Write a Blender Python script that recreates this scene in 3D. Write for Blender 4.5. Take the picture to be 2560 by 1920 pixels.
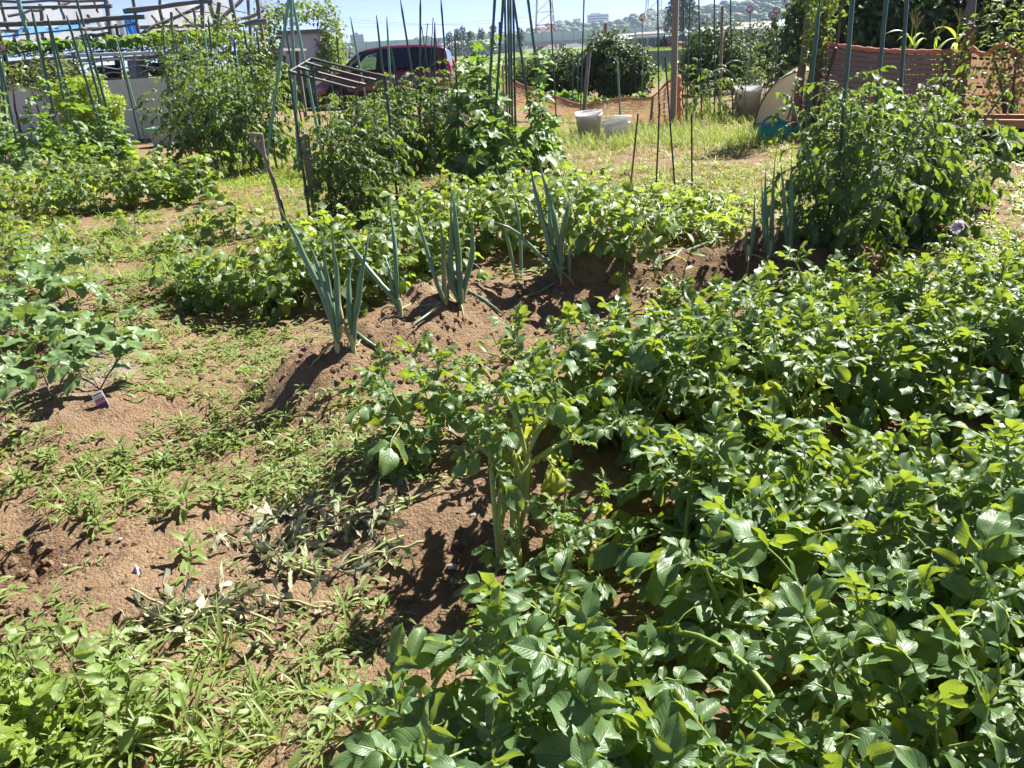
import bpy, math, random
import numpy as np
from mathutils import Vector, Matrix, Euler, noise as mnoise

for o in list(bpy.data.objects):
    bpy.data.objects.remove(o)
scene = bpy.context.scene
COL = scene.collection
rng = np.random.default_rng(7)
random.seed(7)
rad = math.radians

# ------------------------------------------------------------------ camera, sky, sun, exposure
CAM_H, FPX = 1.35, 1923.0          # metres above the soil; focal length in pixels of the 2560 px wide photo
HAZE = 0.00024
PITCH, ROLL = rad(23.5), rad(3.0)
_f = np.array([0, math.cos(PITCH), -math.sin(PITCH)])
_u0 = np.array([0, math.sin(PITCH), math.cos(PITCH)])
_r0 = np.array([1.0, 0, 0])
_r = _r0*math.cos(ROLL) - _u0*math.sin(ROLL)
_u = _u0*math.cos(ROLL) + _r0*math.sin(ROLL)
cam_d = bpy.data.cameras.new('camera')
cam = bpy.data.objects.new('camera', cam_d)
COL.objects.link(cam)
cam_d.sensor_width = 36.0
cam_d.lens = 36.0*FPX/2560.0
cam_d.clip_start, cam_d.clip_end = 0.05, 6000
cam.matrix_world = Matrix(((_r[0], _u[0], -_f[0], 0), (_r[1], _u[1], -_f[1], 0), (_r[2], _u[2], -_f[2], CAM_H), (0, 0, 0, 1)))
scene.camera = cam

SUN_AZ, SUN_EL = rad(48), rad(47)  # azimuth clockwise from the viewing direction (+Y)
sun_dir = Vector((math.sin(SUN_AZ)*math.cos(SUN_EL), math.cos(SUN_AZ)*math.cos(SUN_EL), math.sin(SUN_EL)))
world = bpy.data.worlds.new('World')
scene.world = world
world.use_nodes = True
wn, wl = world.node_tree.nodes, world.node_tree.links
sky = wn.new('ShaderNodeTexSky')
sky.sky_type = 'NISHITA'
sky.sun_disc = False
sky.sun_elevation, sky.sun_rotation = SUN_EL, SUN_AZ
sky.altitude, sky.air_density, sky.dust_density, sky.ozone_density = 3000, 0.42, 0.3, 2.0
wb = wn.new('ShaderNodeMix'); wb.data_type = 'RGBA'; wb.blend_type = 'MULTIPLY'   # white balance of the whole sky
wb.inputs[0].default_value = 1.0; wb.inputs[7].default_value = (1.10, 0.94, 1.0, 1)
wl.new(sky.outputs[0], wb.inputs[6]); wl.new(wb.outputs[2], wn['Background'].inputs[0])
wn['Background'].inputs[1].default_value = 0.068
sun_d = bpy.data.lights.new('sun', 'SUN')
sun_d.energy, sun_d.angle, sun_d.color = 5.0, rad(0.53), (1.0, 0.955, 0.88)
sun = bpy.data.objects.new('sun', sun_d)
COL.objects.link(sun)
sun.rotation_euler = (-sun_dir).to_track_quat('-Z', 'Y').to_euler()
sun.location = sun_dir*30
scene.render.engine = 'CYCLES'
scene.render.resolution_x, scene.render.resolution_y = 1024, 768
vs = scene.view_settings
vs.view_transform, vs.look, vs.gamma, vs.exposure = 'Standard', 'None', 1.0, 1.68
try:
    vs.use_curve_mapping = False
except Exception:
    pass
scene.cycles.max_bounces = 6
scene.cycles.diffuse_bounces = 2
scene.cycles.glossy_bounces = 2
scene.cycles.transparent_max_bounces = 8
scene.cycles.volume_bounces = 0

# ------------------------------------------------------------------ pixel -> place, and the terrain
def ray(px, py):
    return _f + _r*((px-1280)/FPX) - _u*((py-960)/FPX)
def at(px, py, y):
    """point of the photo ray (px,py) at world distance y"""
    d = ray(px, py)
    return np.array([0, 0, CAM_H]) + d*(y/d[1])
def project(x, y, z):
    q = np.stack([np.asarray(x, float), np.asarray(y, float), np.asarray(z, float)-CAM_H], -1)
    w = q@_f
    w = np.where(np.abs(w) < 1e-6, 1e-6, w)
    return 1280+FPX*(q@_r)/w, 960-FPX*(q@_u)/w, w

def _hash(ix, iy, s):
    n = (ix.astype(np.int64)*374761393 + iy.astype(np.int64)*668265263 + s*974634777) & 0x7fffffff
    n = ((n ^ (n >> 13))*1274126177) & 0x7fffffff
    return ((n ^ (n >> 16)) & 0xffff)/65535.0
def vnoise(x, y, s=0):
    x, y = np.asarray(x, float), np.asarray(y, float)
    ix, iy = np.floor(x), np.floor(y)
    fx, fy = x-ix, y-iy
    fx, fy = fx*fx*(3-2*fx), fy*fy*(3-2*fy)
    a, b = _hash(ix, iy, s), _hash(ix+1, iy, s)
    c, d = _hash(ix, iy+1, s), _hash(ix+1, iy+1, s)
    return (a*(1-fx)+b*fx)*(1-fy) + (c*(1-fx)+d*fx)*fy - 0.5
def fbm(x, y, o=4, s=0, g=0.5):
    t, a = 0, 1.0
    for i in range(o):
        t = t + a*vnoise(x*2**i+i*17.3, y*2**i-i*9.1, s+i)
        a *= g
    return t
def seg_d(x, y, pts):
    best, bt = np.full(np.shape(x), 1e9), np.zeros(np.shape(x))
    for i in range(len(pts)-1):
        ax, ay = pts[i]; bx, by = pts[i+1]
        dx, dy = bx-ax, by-ay
        t = np.clip(((x-ax)*dx+(y-ay)*dy)/(dx*dx+dy*dy), 0, 1)
        d = np.hypot(x-ax-t*dx, y-ay-t*dy)
        m = d < best
        best = np.where(m, d, best); bt = np.where(m, i+t, bt)
    return best, bt
ONION = [(-0.86, 3.12), (-0.60, 3.42), (-0.28, 3.8), (0.12, 4.2), (0.6, 4.3), (1.3, 4.45), (2.0, 4.62)]
BED_A = [(-0.15, 2.35), (0.8, 2.62), (3.4, 3.1)]
BED_B = [(-0.1, 0.95), (0.7, 1.12), (2.2, 1.55)]
SWEET = [(-3.9, 6.0), (-2.6, 4.3), (-1.75, 2.95)]
MIDR = [(-2.15, 4.75), (-1.3, 4.6), (-0.4, 5.5), (0.8, 5.7), (1.8, 6.6)]
BACKL = [(-6.5, 8.6), (-3.3, 8.75)]
def height(x, y):
    x, y = np.asarray(x, float), np.asarray(y, float)
    near = np.exp(-np.maximum(y-9, 0)/8.0)
    h = 0.05*fbm(x*0.9, y*0.9, 3, 3)*near + 0.028*fbm(x*4, y*4, 3, 11)*near
    d, t = seg_d(x, y, ONION)
    jag = 1+0.9*fbm(x*2.6, y*2.6, 3, 21)
    h = h + (0.215*np.clip(jag, 0.5, 1.6)+0.05*fbm(x*11, y*11, 3, 77))*np.exp(-(d/0.23)**2)
    d, t = seg_d(x, y, BED_A); h = h + 0.10*np.exp(-(d/0.52)**4)
    d, t = seg_d(x, y, BED_B); h = h + 0.10*np.exp(-(d/0.45)**4)
    d, t = seg_d(x, y, SWEET); h = h + 0.14*np.exp(-(d/0.42)**2)
    d, t = seg_d(x, y, MIDR);  h = h + 0.09*np.exp(-(d/0.35)**2)
    d, t = seg_d(x, y, BACKL); h = h + 0.10*np.exp(-(d/0.4)**2)
    # dug-out hollow at the left edge, footprints
    h = h - 0.10*np.exp(-(((x+1.62)/0.22)**2+((y-1.93)/0.13)**2)) + 0.05*np.exp(-(((x+1.5)/0.25)**2+((y-1.72)/0.12)**2))
    return h
def hz(x, y):
    return float(height(np.array([x]), np.array([y]))[0])
def P(px, py, lift=0.0):
    """where the photo ray meets the soil"""
    d = ray(px, py); t0 = -CAM_H/d[2]
    lo, hi = t0*0.6, t0*1.08
    for n in (90, 24):                      # march to the first hit, then refine
        t = np.linspace(lo, hi, n); x, y, z = d[0]*t, d[1]*t, CAM_H+d[2]*t
        k = np.nonzero(z <= height(x, y)+lift)[0]
        k = int(k[0]) if len(k) else n-1
        lo, hi = t[max(k-1, 0)], t[k]
    return np.array([d[0]*hi, d[1]*hi, hz(d[0]*hi, d[1]*hi)])

# ------------------------------------------------------------------ mesh builder and object helpers
class MB:
    def __init__(s, smooth=True):
        s.V, s.Q, s.T, s.QM, s.TM, s.UV, s.n, s.smooth = [], [], [], [], [], [], 0, smooth
    def add(s, v, q=None, t=None, m=0, uv=None):
        v = np.asarray(v, float).reshape(-1, 3)
        if q is not None and len(q):
            q = np.asarray(q, int); s.Q.append(q+s.n); s.QM.append(np.full(len(q), m))
        if t is not None and len(t):
            t = np.asarray(t, int); s.T.append(t+s.n); s.TM.append(np.full(len(t), m))
        s.V.append(v); s.UV.append(np.zeros((len(v), 2)) if uv is None else np.asarray(uv, float))
        s.n += len(v)
        return s
    def arrays(s):
        V = np.concatenate(s.V) if s.V else np.zeros((0, 3))
        Q = np.concatenate(s.Q) if s.Q else np.zeros((0, 4), int)
        T = np.concatenate(s.T) if s.T else np.zeros((0, 3), int)
        QM = np.concatenate(s.QM) if s.QM else np.zeros(0, int)
        TM = np.concatenate(s.TM) if s.TM else np.zeros(0, int)
        return V, Q, T, QM, TM, np.concatenate(s.UV)
    def merge(s, other, M=None, m=None):
        V, Q, T, QM, TM, UV = other.arrays()
        if M is not None:
            A = np.array(M); V = V@A[:3, :3].T + A[:3, 3]
        if len(Q): s.Q.append(Q+s.n); s.QM.append(QM if m is None else np.full(len(Q), m))
        if len(T): s.T.append(T+s.n); s.TM.append(TM if m is None else np.full(len(T), m))
        s.V.append(V); s.UV.append(UV); s.n += len(V)
        return s
    def box(s, c, d, R=None, m=0):
        c, d = np.asarray(c, float), np.asarray(d, float)/2
        v = np.array([[x, y, z] for x in (-1, 1) for y in (-1, 1) for z in (-1, 1)], float)*d
        if R is not None: v = v@np.array(R).T
        return s.add(v+c, [[0, 1, 3, 2], [4, 6, 7, 5], [0, 4, 5, 1], [2, 3, 7, 6], [0, 2, 6, 4], [1, 5, 7, 3]], m=m)
    def tube(s, pts, r, n=6, m=0, cap=True):
        pts = np.asarray(pts, float); k = len(pts)
        r = np.broadcast_to(np.asarray(r, float), (k,))
        T = np.gradient(pts, axis=0); T /= np.linalg.norm(T, axis=1)[:, None]+1e-12
        a = np.array([0, 0, 1.0]) if abs(T[0, 2]) < 0.9 else np.array([1.0, 0, 0])
        N = np.zeros_like(pts); nn = np.cross(T[0], a)
        for i in range(k):
            nn = nn-T[i]*(nn@T[i]); nn /= np.linalg.norm(nn)+1e-12; N[i] = nn
        B = np.cross(T, N)
        th = np.arange(n)*2*np.pi/n
        v = pts[:, None]+r[:, None, None]*(np.cos(th)[None, :, None]*N[:, None]+np.sin(th)[None, :, None]*B[:, None])
        i, j = np.meshgrid(np.arange(k-1), np.arange(n), indexing='ij')
        q = np.stack([i*n+j, i*n+(j+1) % n, (i+1)*n+(j+1) % n, (i+1)*n+j], -1).reshape(-1, 4)
        uv = np.stack([np.full((k, n), 0.5), np.repeat(np.linspace(0, 1, k)[:, None], n, 1)], -1).reshape(-1, 2)
        s.add(v.reshape(-1, 3), q, m=m, uv=uv)
        if cap:
            for e, idx in ((0, 0), (1, k-1)):
                ring = v[idx]; t = [[0, 1+(j+1-e) % n if e == 0 else 1+j, 1+j if e == 0 else 1+(j+1) % n] for j in range(n)]
                s.add(np.vstack([pts[idx], ring]), t=t, m=m)
        return s
    def lathe(s, prof, n=20, m=0, c=(0, 0, 0)):
        prof = np.asarray(prof, float); k = len(prof); th = np.arange(n)*2*np.pi/n
        v = np.stack([prof[:, None, 0]*np.cos(th), prof[:, None, 0]*np.sin(th), np.repeat(prof[:, 1:2], n, 1)], -1)+np.asarray(c)
        i, j = np.meshgrid(np.arange(k-1), np.arange(n), indexing='ij')
        q = np.stack([i*n+j, i*n+(j+1) % n, (i+1)*n+(j+1) % n, (i+1)*n+j], -1).reshape(-1, 4)
        return s.add(v.reshape(-1, 3), q, m=m)
    def grid(s, pts, m=0, uv=None):
        pts = np.asarray(pts, float); a, b = pts.shape[:2]
        i, j = np.meshgrid(np.arange(a-1), np.arange(b-1), indexing='ij')
        q = np.stack([i*b+j, (i+1)*b+j, (i+1)*b+j+1, i*b+j+1], -1).reshape(-1, 4)
        return s.add(pts.reshape(-1, 3), q, m=m, uv=None if uv is None else np.asarray(uv).reshape(-1, 2))
    def mesh(s, name, mats):
        V, Q, T, QM, TM, UV = s.arrays()
        me = bpy.data.meshes.new(name)
        me.vertices.add(len(V)); me.vertices.foreach_set('co', V.astype(np.float32).ravel())
        nl = len(Q)*4+len(T)*3
        li = np.concatenate([Q.ravel(), T.ravel()]).astype(np.int32)
        me.loops.add(nl); me.loops.foreach_set('vertex_index', li)
        npol = len(Q)+len(T)
        st = np.concatenate([np.arange(len(Q))*4, len(Q)*4+np.arange(len(T))*3]).astype(np.int32)
        tot = np.concatenate([np.full(len(Q), 4), np.full(len(T), 3)]).astype(np.int32)
        me.polygons.add(npol)
        me.polygons.foreach_set('loop_start', st); me.polygons.foreach_set('loop_total', tot)
        me.polygons.foreach_set('material_index', np.concatenate([QM, TM]).astype(np.int32))
        me.polygons.foreach_set('use_smooth', np.full(npol, s.smooth))
        ul = me.uv_layers.new(name='UVMap')
        ul.data.foreach_set('uv', UV[li].astype(np.float32).ravel())
        for mt in (mats if isinstance(mats, (list, tuple)) else [mats]):
            me.materials.append(mt)
        me.update(calc_edges=True); me.validate()
        return me

def obj(name, me, parent=None, M=None, mats=None):
    if isinstance(me, MB): me = me.mesh(name, mats)
    o = bpy.data.objects.new(name, me); COL.objects.link(o)
    if parent is not None: o.parent = parent
    if M is not None: o.matrix_basis = M
    return o
def thing(name, label, cat, loc=(0, 0, 0), rz=0.0, group=None):
    o = bpy.data.objects.new(name, None); COL.objects.link(o)
    o.empty_display_size = 0.1
    o.location = Vector(loc); o.rotation_euler = (0, 0, rz)
    o['label'] = label; o['category'] = cat
    if group: o['group'] = group
    return o
def tag(o, label, cat, group=None):
    o['label'] = label; o['category'] = cat
    if group: o['group'] = group
    return o
def struct(o, kind='structure'):
    o['kind'] = kind; return o
def rel(root, pts):
    """world points -> the thing's local frame (things used with this have no rotation)"""
    return np.asarray(pts, float)-np.array(root.location)
def frame(p, Y, Z):
    Y = Vector(Y).normalized(); Z = Vector(Z); Z = (Z-Y*Z.dot(Y))
    if Z.length < 1e-5: Z = Vector((1, 0, 0))-Y*Y.x
    Z.normalize(); X = Y.cross(Z)
    return Matrix(((X.x, Y.x, Z.x, p[0]), (X.y, Y.y, Z.y, p[1]), (X.z, Y.z, Z.z, p[2]), (0, 0, 0, 1)))

# ------------------------------------------------------------------ materials
def newmat(name):
    m = bpy.data.materials.new(name); m.use_nodes = True
    nt = m.node_tree; nt.nodes.clear()
    out = nt.nodes.new('ShaderNodeOutputMaterial')
    return m, nt, out
def N(nt, t, **k):
    n = nt.nodes.new(t)
    for a, b in k.items():
        if a.startswith('i_'):
            n.inputs[a[2:]].default_value = b
        else: setattr(n, a, b)
    return n
def math_(nt, op, a, b=None, c=None, clamp=False):
    n = nt.nodes.new('ShaderNodeMath'); n.operation = op; n.use_clamp = clamp
    for i, v in enumerate((a, b, c)):
        if v is None: continue
        if isinstance(v, (int, float)): n.inputs[i].default_value = v
        else: nt.links.new(v, n.inputs[i])
    return n.outputs[0]
def mixc(nt, fac, a, b, bt='MIX'):
    n = nt.nodes.new('ShaderNodeMix'); n.data_type = 'RGBA'; n.blend_type = bt
    for i, v in ((0, fac), (6, a), (7, b)):
        if isinstance(v, (int, float)): n.inputs[i].default_value = v
        elif isinstance(v, (tuple, list)): n.inputs[i].default_value = (*v[:3], 1)
        else: nt.links.new(v, n.inputs[i])
    return n.outputs[2]
def leaf_mat(name, c1, c2, tr, rough=0.42, tfac=0.4, vein=(0.25, 0.4, 0.12), vamt=0.35, spec=0.5, side=7.0, bump=0.25, under=(0.16, 0.24, 0.09), spots=None):
    m, nt, out = newmat(name); L = nt.links.new
    uv = N(nt, 'ShaderNodeUVMap'); sep = N(nt, 'ShaderNodeSeparateXYZ'); L(uv.outputs[0], sep.inputs[0])
    au = math_(nt, 'ABSOLUTE', sep.outputs[0])
    mid = math_(nt, 'SUBTRACT', 1.0, math_(nt, 'DIVIDE', au, 0.10, clamp=True), clamp=True)
    ph = math_(nt, 'SUBTRACT', math_(nt, 'MULTIPLY', sep.outputs[1], side*6.283), math_(nt, 'MULTIPLY', au, side*2.6))
    sv = math_(nt, 'POWER', math_(nt, 'MULTIPLY_ADD', math_(nt, 'SINE', ph), 0.5, 0.5), 9.0)
    veins = math_(nt, 'MAXIMUM', mid, math_(nt, 'MULTIPLY', sv, 0.55))
    oi = N(nt, 'ShaderNodeObjectInfo')
    geo = N(nt, 'ShaderNodeNewGeometry')
    n1 = N(nt, 'ShaderNodeTexNoise', i_Scale=9.0, i_Detail=3.0); L(geo.outputs['Position'], n1.inputs['Vector'])
    n2 = N(nt, 'ShaderNodeTexNoise', i_Scale=70.0, i_Detail=2.0); L(geo.outputs['Position'], n2.inputs['Vector'])
    f = math_(nt, 'ADD', math_(nt, 'MULTIPLY', oi.outputs['Random'], 0.65), math_(nt, 'MULTIPLY', n1.outputs[0], 0.5), clamp=True)
    col = mixc(nt, f, c1, c2)
    col = mixc(nt, math_(nt, 'MULTIPLY', veins, vamt), col, vein)
    col = mixc(nt, math_(nt, 'MULTIPLY', n2.outputs[0], 0.25), col, tuple(x*0.55 for x in c1))
    if spots:
        n3 = N(nt, 'ShaderNodeTexNoise', i_Scale=26.0, i_Detail=2.0); L(geo.outputs['Position'], n3.inputs['Vector'])
        sp = math_(nt, 'GREATER_THAN', n3.outputs[0], spots[0])
        col = mixc(nt, math_(nt, 'MULTIPLY', sp, 0.8), col, spots[1])
    colf = mixc(nt, math_(nt, 'MULTIPLY', geo.outputs['Backfacing'], 0.6), col, under)
    bp = N(nt, 'ShaderNodeBump', i_Strength=bump, i_Distance=0.004)
    hgt = math_(nt, 'SUBTRACT', math_(nt, 'MULTIPLY', n2.outputs[0], 0.5), math_(nt, 'MULTIPLY', veins, 0.6))
    L(hgt, bp.inputs['Height'])
    pb = N(nt, 'ShaderNodeBsdfPrincipled', i_Roughness=rough)
    pb.inputs['Specular IOR Level'].default_value = spec
    L(colf, pb.inputs['Base Color']); L(bp.outputs[0], pb.inputs['Normal'])
    tb = N(nt, 'ShaderNodeBsdfTranslucent')
    tcol = mixc(nt, math_(nt, 'MULTIPLY', veins, 0.3), mixc(nt, f, tr, tuple(x*0.72 for x in tr)), tuple(x*0.5 for x in tr))
    L(tcol, tb.inputs[0]); L(bp.outputs[0], tb.inputs[1])
    mx = N(nt, 'ShaderNodeMixShader', i_Fac=tfac)
    L(pb.outputs[0], mx.inputs[1]); L(tb.outputs[0], mx.inputs[2]); L(mx.outputs[0], out.inputs[0])
    return m
def mat(name, c, rough=0.6, metal=0.0, var=0.25, scale=6.0, spec=0.4, c2=None, bump=0.0, bscale=40.0, coat=0.0, trans=0.0, tr=None, stretch=None, coord='Object', objvar=0.0):
    m, nt, out = newmat(name); L = nt.links.new
    tc = N(nt, 'ShaderNodeTexCoord'); v = tc.outputs[coord]
    if stretch:
        mp = N(nt, 'ShaderNodeMapping'); mp.inputs['Scale'].default_value = stretch; L(v, mp.inputs[0]); v = mp.outputs[0]
    n1 = N(nt, 'ShaderNodeTexNoise', i_Scale=scale, i_Detail=5.0, i_Roughness=0.6); L(v, n1.inputs['Vector'])
    cr = N(nt, 'ShaderNodeMapRange'); cr.inputs[1].default_value = 0.3; cr.inputs[2].default_value = 0.7; L(n1.outputs[0], cr.inputs[0])
    c2 = c2 if c2 is not None else tuple(x*(1-var) for x in c)
    col = mixc(nt, cr.outputs[0], c, c2)
    if objvar:
        oi = N(nt, 'ShaderNodeObjectInfo')
        hs = N(nt, 'ShaderNodeHueSaturation'); L(col, hs.inputs['Color'])
        L(math_(nt, 'MULTIPLY_ADD', oi.outputs['Random'], 2*objvar, 1-objvar), hs.inputs['Value']); col = hs.outputs[0]
    pb = N(nt, 'ShaderNodeBsdfPrincipled', i_Roughness=rough, i_Metallic=metal)
    pb.inputs['Specular IOR Level'].default_value = spec
    pb.inputs['Coat Weight'].default_value = coat
    L(col, pb.inputs['Base Color'])
    if bump:
        n2 = N(nt, 'ShaderNodeTexNoise', i_Scale=bscale, i_Detail=6.0); L(v, n2.inputs['Vector'])
        bp = N(nt, 'ShaderNodeBump', i_Strength=bump, i_Distance=0.01); L(n2.outputs[0], bp.inputs['Height']); L(bp.outputs[0], pb.inputs['Normal'])
    if trans:
        tb = N(nt, 'ShaderNodeBsdfTranslucent'); tb.inputs[0].default_value = (*(tr or c), 1)
        mx = N(nt, 'ShaderNodeMixShader', i_Fac=trans); L(pb.outputs[0], mx.inputs[1]); L(tb.outputs[0], mx.inputs[2]); L(mx.outputs[0], out.inputs[0])
    else: L(pb.outputs[0], out.inputs[0])
    return m
def glass_mat(name, tint, fac, rough=0.05):
    m, nt, out = newmat(name); L = nt.links.new
    g = N(nt, 'ShaderNodeBsdfGlossy', i_Roughness=rough); g.inputs[0].default_value = (0.9, 0.9, 0.9, 1)
    t = N(nt, 'ShaderNodeBsdfTransparent'); t.inputs[0].default_value = (*tint, 1)
    fr = N(nt, 'ShaderNodeFresnel', i_IOR=1.5)
    mx = N(nt, 'ShaderNodeMixShader'); L(math_(nt, 'ADD', fr.outputs[0], fac, clamp=True), mx.inputs[0])
    L(t.outputs[0], mx.inputs[1]); L(g.outputs[0], mx.inputs[2]); L(mx.outputs[0], out.inputs[0])
    return m
def net_mat(name, c, tr, hole, sx, sy, tfac=0.45):
    """woven mesh cloth: rows of real see-through slots between the threads"""
    m, nt, out = newmat(name); L = nt.links.new
    uv = N(nt, 'ShaderNodeUVMap'); sep = N(nt, 'ShaderNodeSeparateXYZ'); L(uv.outputs[0], sep.inputs[0])
    row = math_(nt, 'MULTIPLY', sep.outputs[1], sy)
    rowi = math_(nt, 'FLOOR', row)
    fx = math_(nt, 'FRACT', math_(nt, 'ADD', math_(nt, 'MULTIPLY', sep.outputs[0], sx), math_(nt, 'MULTIPLY', rowi, 0.37)))
    fy = math_(nt, 'FRACT', row)
    nz = N(nt, 'ShaderNodeTexNoise', i_Scale=5.0, i_Detail=3.0); L(uv.outputs[0], nz.inputs['Vector'])
    hx = math_(nt, 'LESS_THAN', math_(nt, 'ABSOLUTE', math_(nt, 'SUBTRACT', fx, 0.5)), hole[0])
    hy = math_(nt, 'LESS_THAN', math_(nt, 'ABSOLUTE', math_(nt, 'SUBTRACT', fy, 0.5)), hole[1])
    h = math_(nt, 'MULTIPLY', hx, hy)
    pb = N(nt, 'ShaderNodeBsdfPrincipled', i_Roughness=0.7)
    L(mixc(nt, nz.outputs[0], c, tuple(x*0.7 for x in c)), pb.inputs['Base Color'])
    tb = N(nt, 'ShaderNodeBsdfTranslucent'); tb.inputs[0].default_value = (*tr, 1)
    mx = N(nt, 'ShaderNodeMixShader', i_Fac=tfac); L(pb.outputs[0], mx.inputs[1]); L(tb.outputs[0], mx.inputs[2])
    tp = N(nt, 'ShaderNodeBsdfTransparent')
    m2 = N(nt, 'ShaderNodeMixShader'); L(h, m2.inputs[0]); L(mx.outputs[0], m2.inputs[1]); L(tp.outputs[0], m2.inputs[2]); L(m2.outputs[0], out.inputs[0])
    return m
# ------------------------------------------------------------------ ground
def soil_mat():
    m, nt, out = newmat('soil'); L = nt.links.new
    geo = N(nt, 'ShaderNodeNewGeometry'); pos = geo.outputs['Position']
    at_ = N(nt, 'ShaderNodeAttribute', attribute_name='gmask'); sp = N(nt, 'ShaderNodeSeparateColor'); L(at_.outputs['Color'], sp.inputs[0])
    n1 = N(nt, 'ShaderNodeTexNoise', i_Scale=1.7, i_Detail=5.0, i_Roughness=0.65); L(pos, n1.inputs['Vector'])
    n2 = N(nt, 'ShaderNodeTexNoise', i_Scale=16.0, i_Detail=6.0, i_Roughness=0.7); L(pos, n2.inputs['Vector'])
    n3 = N(nt, 'ShaderNodeTexNoise', i_Scale=120.0, i_Detail=4.0, i_Roughness=0.7); L(pos, n3.inputs['Vector'])
    vo = N(nt, 'ShaderNodeTexVoronoi', i_Scale=85.0); L(pos, vo.inputs['Vector'])
    mr = lambda o, a, b: (lambda r: (L(o, r.inputs[0]), setattr(r.inputs[1], 'default_value', a), setattr(r.inputs[2], 'default_value', b), r.outputs[0])[-1])(N(nt, 'ShaderNodeMapRange'))
    c = mixc(nt, mr(n1.outputs[0], 0.35, 0.65), (0.235, 0.158, 0.094), (0.305, 0.212, 0.132))
    c = mixc(nt, math_(nt, 'MULTIPLY', mr(n2.outputs[0], 0.46, 0.72), 0.7), c, (0.115, 0.066, 0.036))  # dark specks painted in as the small shadows of soil crumbs
    c = mixc(nt, math_(nt, 'MULTIPLY', mr(n3.outputs[0], 0.52, 0.75), 0.5), c, (0.40, 0.285, 0.175))
    c = mixc(nt, math_(nt, 'MULTIPLY', math_(nt, 'LESS_THAN', vo.outputs['Distance'], 0.12), 0.35), c, (0.5, 0.42, 0.32))
    # freshly turned, damp soil, plus plant shade painted along the furrow
    c = mixc(nt, math_(nt, 'MULTIPLY', sp.outputs[1], 0.8), c, (0.13, 0.07, 0.04))
    # wood ash spread on the ridge
    ash = math_(nt, 'MULTIPLY', sp.outputs[2], mr(n2.outputs[0], 0.30, 0.62))
    c = mixc(nt, ash, c, mixc(nt, mr(n3.outputs[0], 0.35, 0.6), (0.52, 0.50, 0.48), (0.2, 0.19, 0.18)))
    # green fields far out
    g = mixc(nt, mr(n1.outputs[0], 0.35, 0.65), (0.10, 0.16, 0.035), (0.17, 0.2, 0.06))
    c = mixc(nt, sp.outputs[0], c, g)
    pb = N(nt, 'ShaderNodeBsdfPrincipled', i_Roughness=0.95); pb.inputs['Specular IOR Level'].default_value = 0.15
    L(c, pb.inputs['Base Color'])
    hgt = math_(nt, 'ADD', math_(nt, 'MULTIPLY', n2.outputs[0], 1.0), math_(nt, 'ADD', math_(nt, 'MULTIPLY', n3.outputs[0], 0.45), math_(nt, 'MULTIPLY', vo.outputs['Distance'], -0.25)))
    bp = N(nt, 'ShaderNodeBump', i_Strength=1.0, i_Distance=0.03); L(hgt, bp.inputs['Height']); L(bp.outputs[0], pb.inputs['Normal'])
    L(pb.outputs[0], out.inputs[0])
    return m
M_SOIL = soil_mat()
def build_ground():
    ys = list(np.arange(-5, 0.7, 0.25)) + list(np.arange(0.7, 5.0, 0.02))
    y, st = 5.0, 0.022
    while y < 1640: ys.append(y); y += st; st *= 1.032
    ys = np.array(ys+[1640.0]); nu = 340
    u = np.linspace(-1, 1, nu)
    hw = np.where(ys < 0.7, 3.0, 2.3+0.86*np.maximum(ys, 0.7))
    hw = np.where(ys > 60, 2.3+0.86*60+(ys-60)*1.0, hw)
    X = u[None, :]*hw[:, None]; Y = np.repeat(ys[:, None], nu, 1)
    Z = height(X, Y)
    nr = np.exp(-np.maximum(Y-6, 0)/3.0)
    Z = Z + nr*(0.020*fbm(X*11, Y*11, 3, 31) + 0.016*np.abs(fbm(X*26, Y*26, 2, 41)))
    mb = MB(); mb.grid(np.stack([X, Y, Z], -1).transpose(1, 0, 2))
    me = mb.mesh('ground', M_SOIL)
    Xf, Yf = X.T.ravel(), Y.T.ravel()
    d, t = seg_d(Xf, Yf, ONION)
    moist_shade = np.clip(1.3*fbm(Xf*1.6, Yf*1.6, 3, 55)+0.1, 0, 1)
    moist_shade = np.maximum(moist_shade*0.35, 0.85*np.exp(-(((Xf+1.6)/0.3)**2+((Yf-1.9)/0.2)**2)))
    moist_shade = np.maximum(moist_shade, 0.75*np.exp(-(((Xf-1.2)/0.5)**2+((Yf-4.3)/0.25)**2)))
    moist_shade = np.maximum(moist_shade, 0.7*np.exp(-(((Xf-0.05)/0.45)**2+((Yf-1.72)/0.25)**2)))  # darkens the furrow soil as shade of the potato plants beside it
    green = np.clip((Yf-24)/10, 0, 1)
    ash = np.exp(-((((Xf+1.95)/0.28)**2+((Yf-3.25)/0.26)**2)**1.5)) + 0.8*np.exp(-(((Xf+2.35)/0.3)**2+((Yf-3.95)/0.15)**2))
    ash = ash*np.clip(0.8+1.5*fbm(Xf*3.5, Yf*3.5, 3, 66), 0, 1)
    ca = me.color_attributes.new('gmask', 'FLOAT_COLOR', 'POINT')
    ca.data.foreach_set('color', np.stack([green, moist_shade, np.clip(ash, 0, 1), np.ones_like(ash)], -1).astype(np.float32).ravel())
    struct(obj('ground', me))
build_ground()

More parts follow.
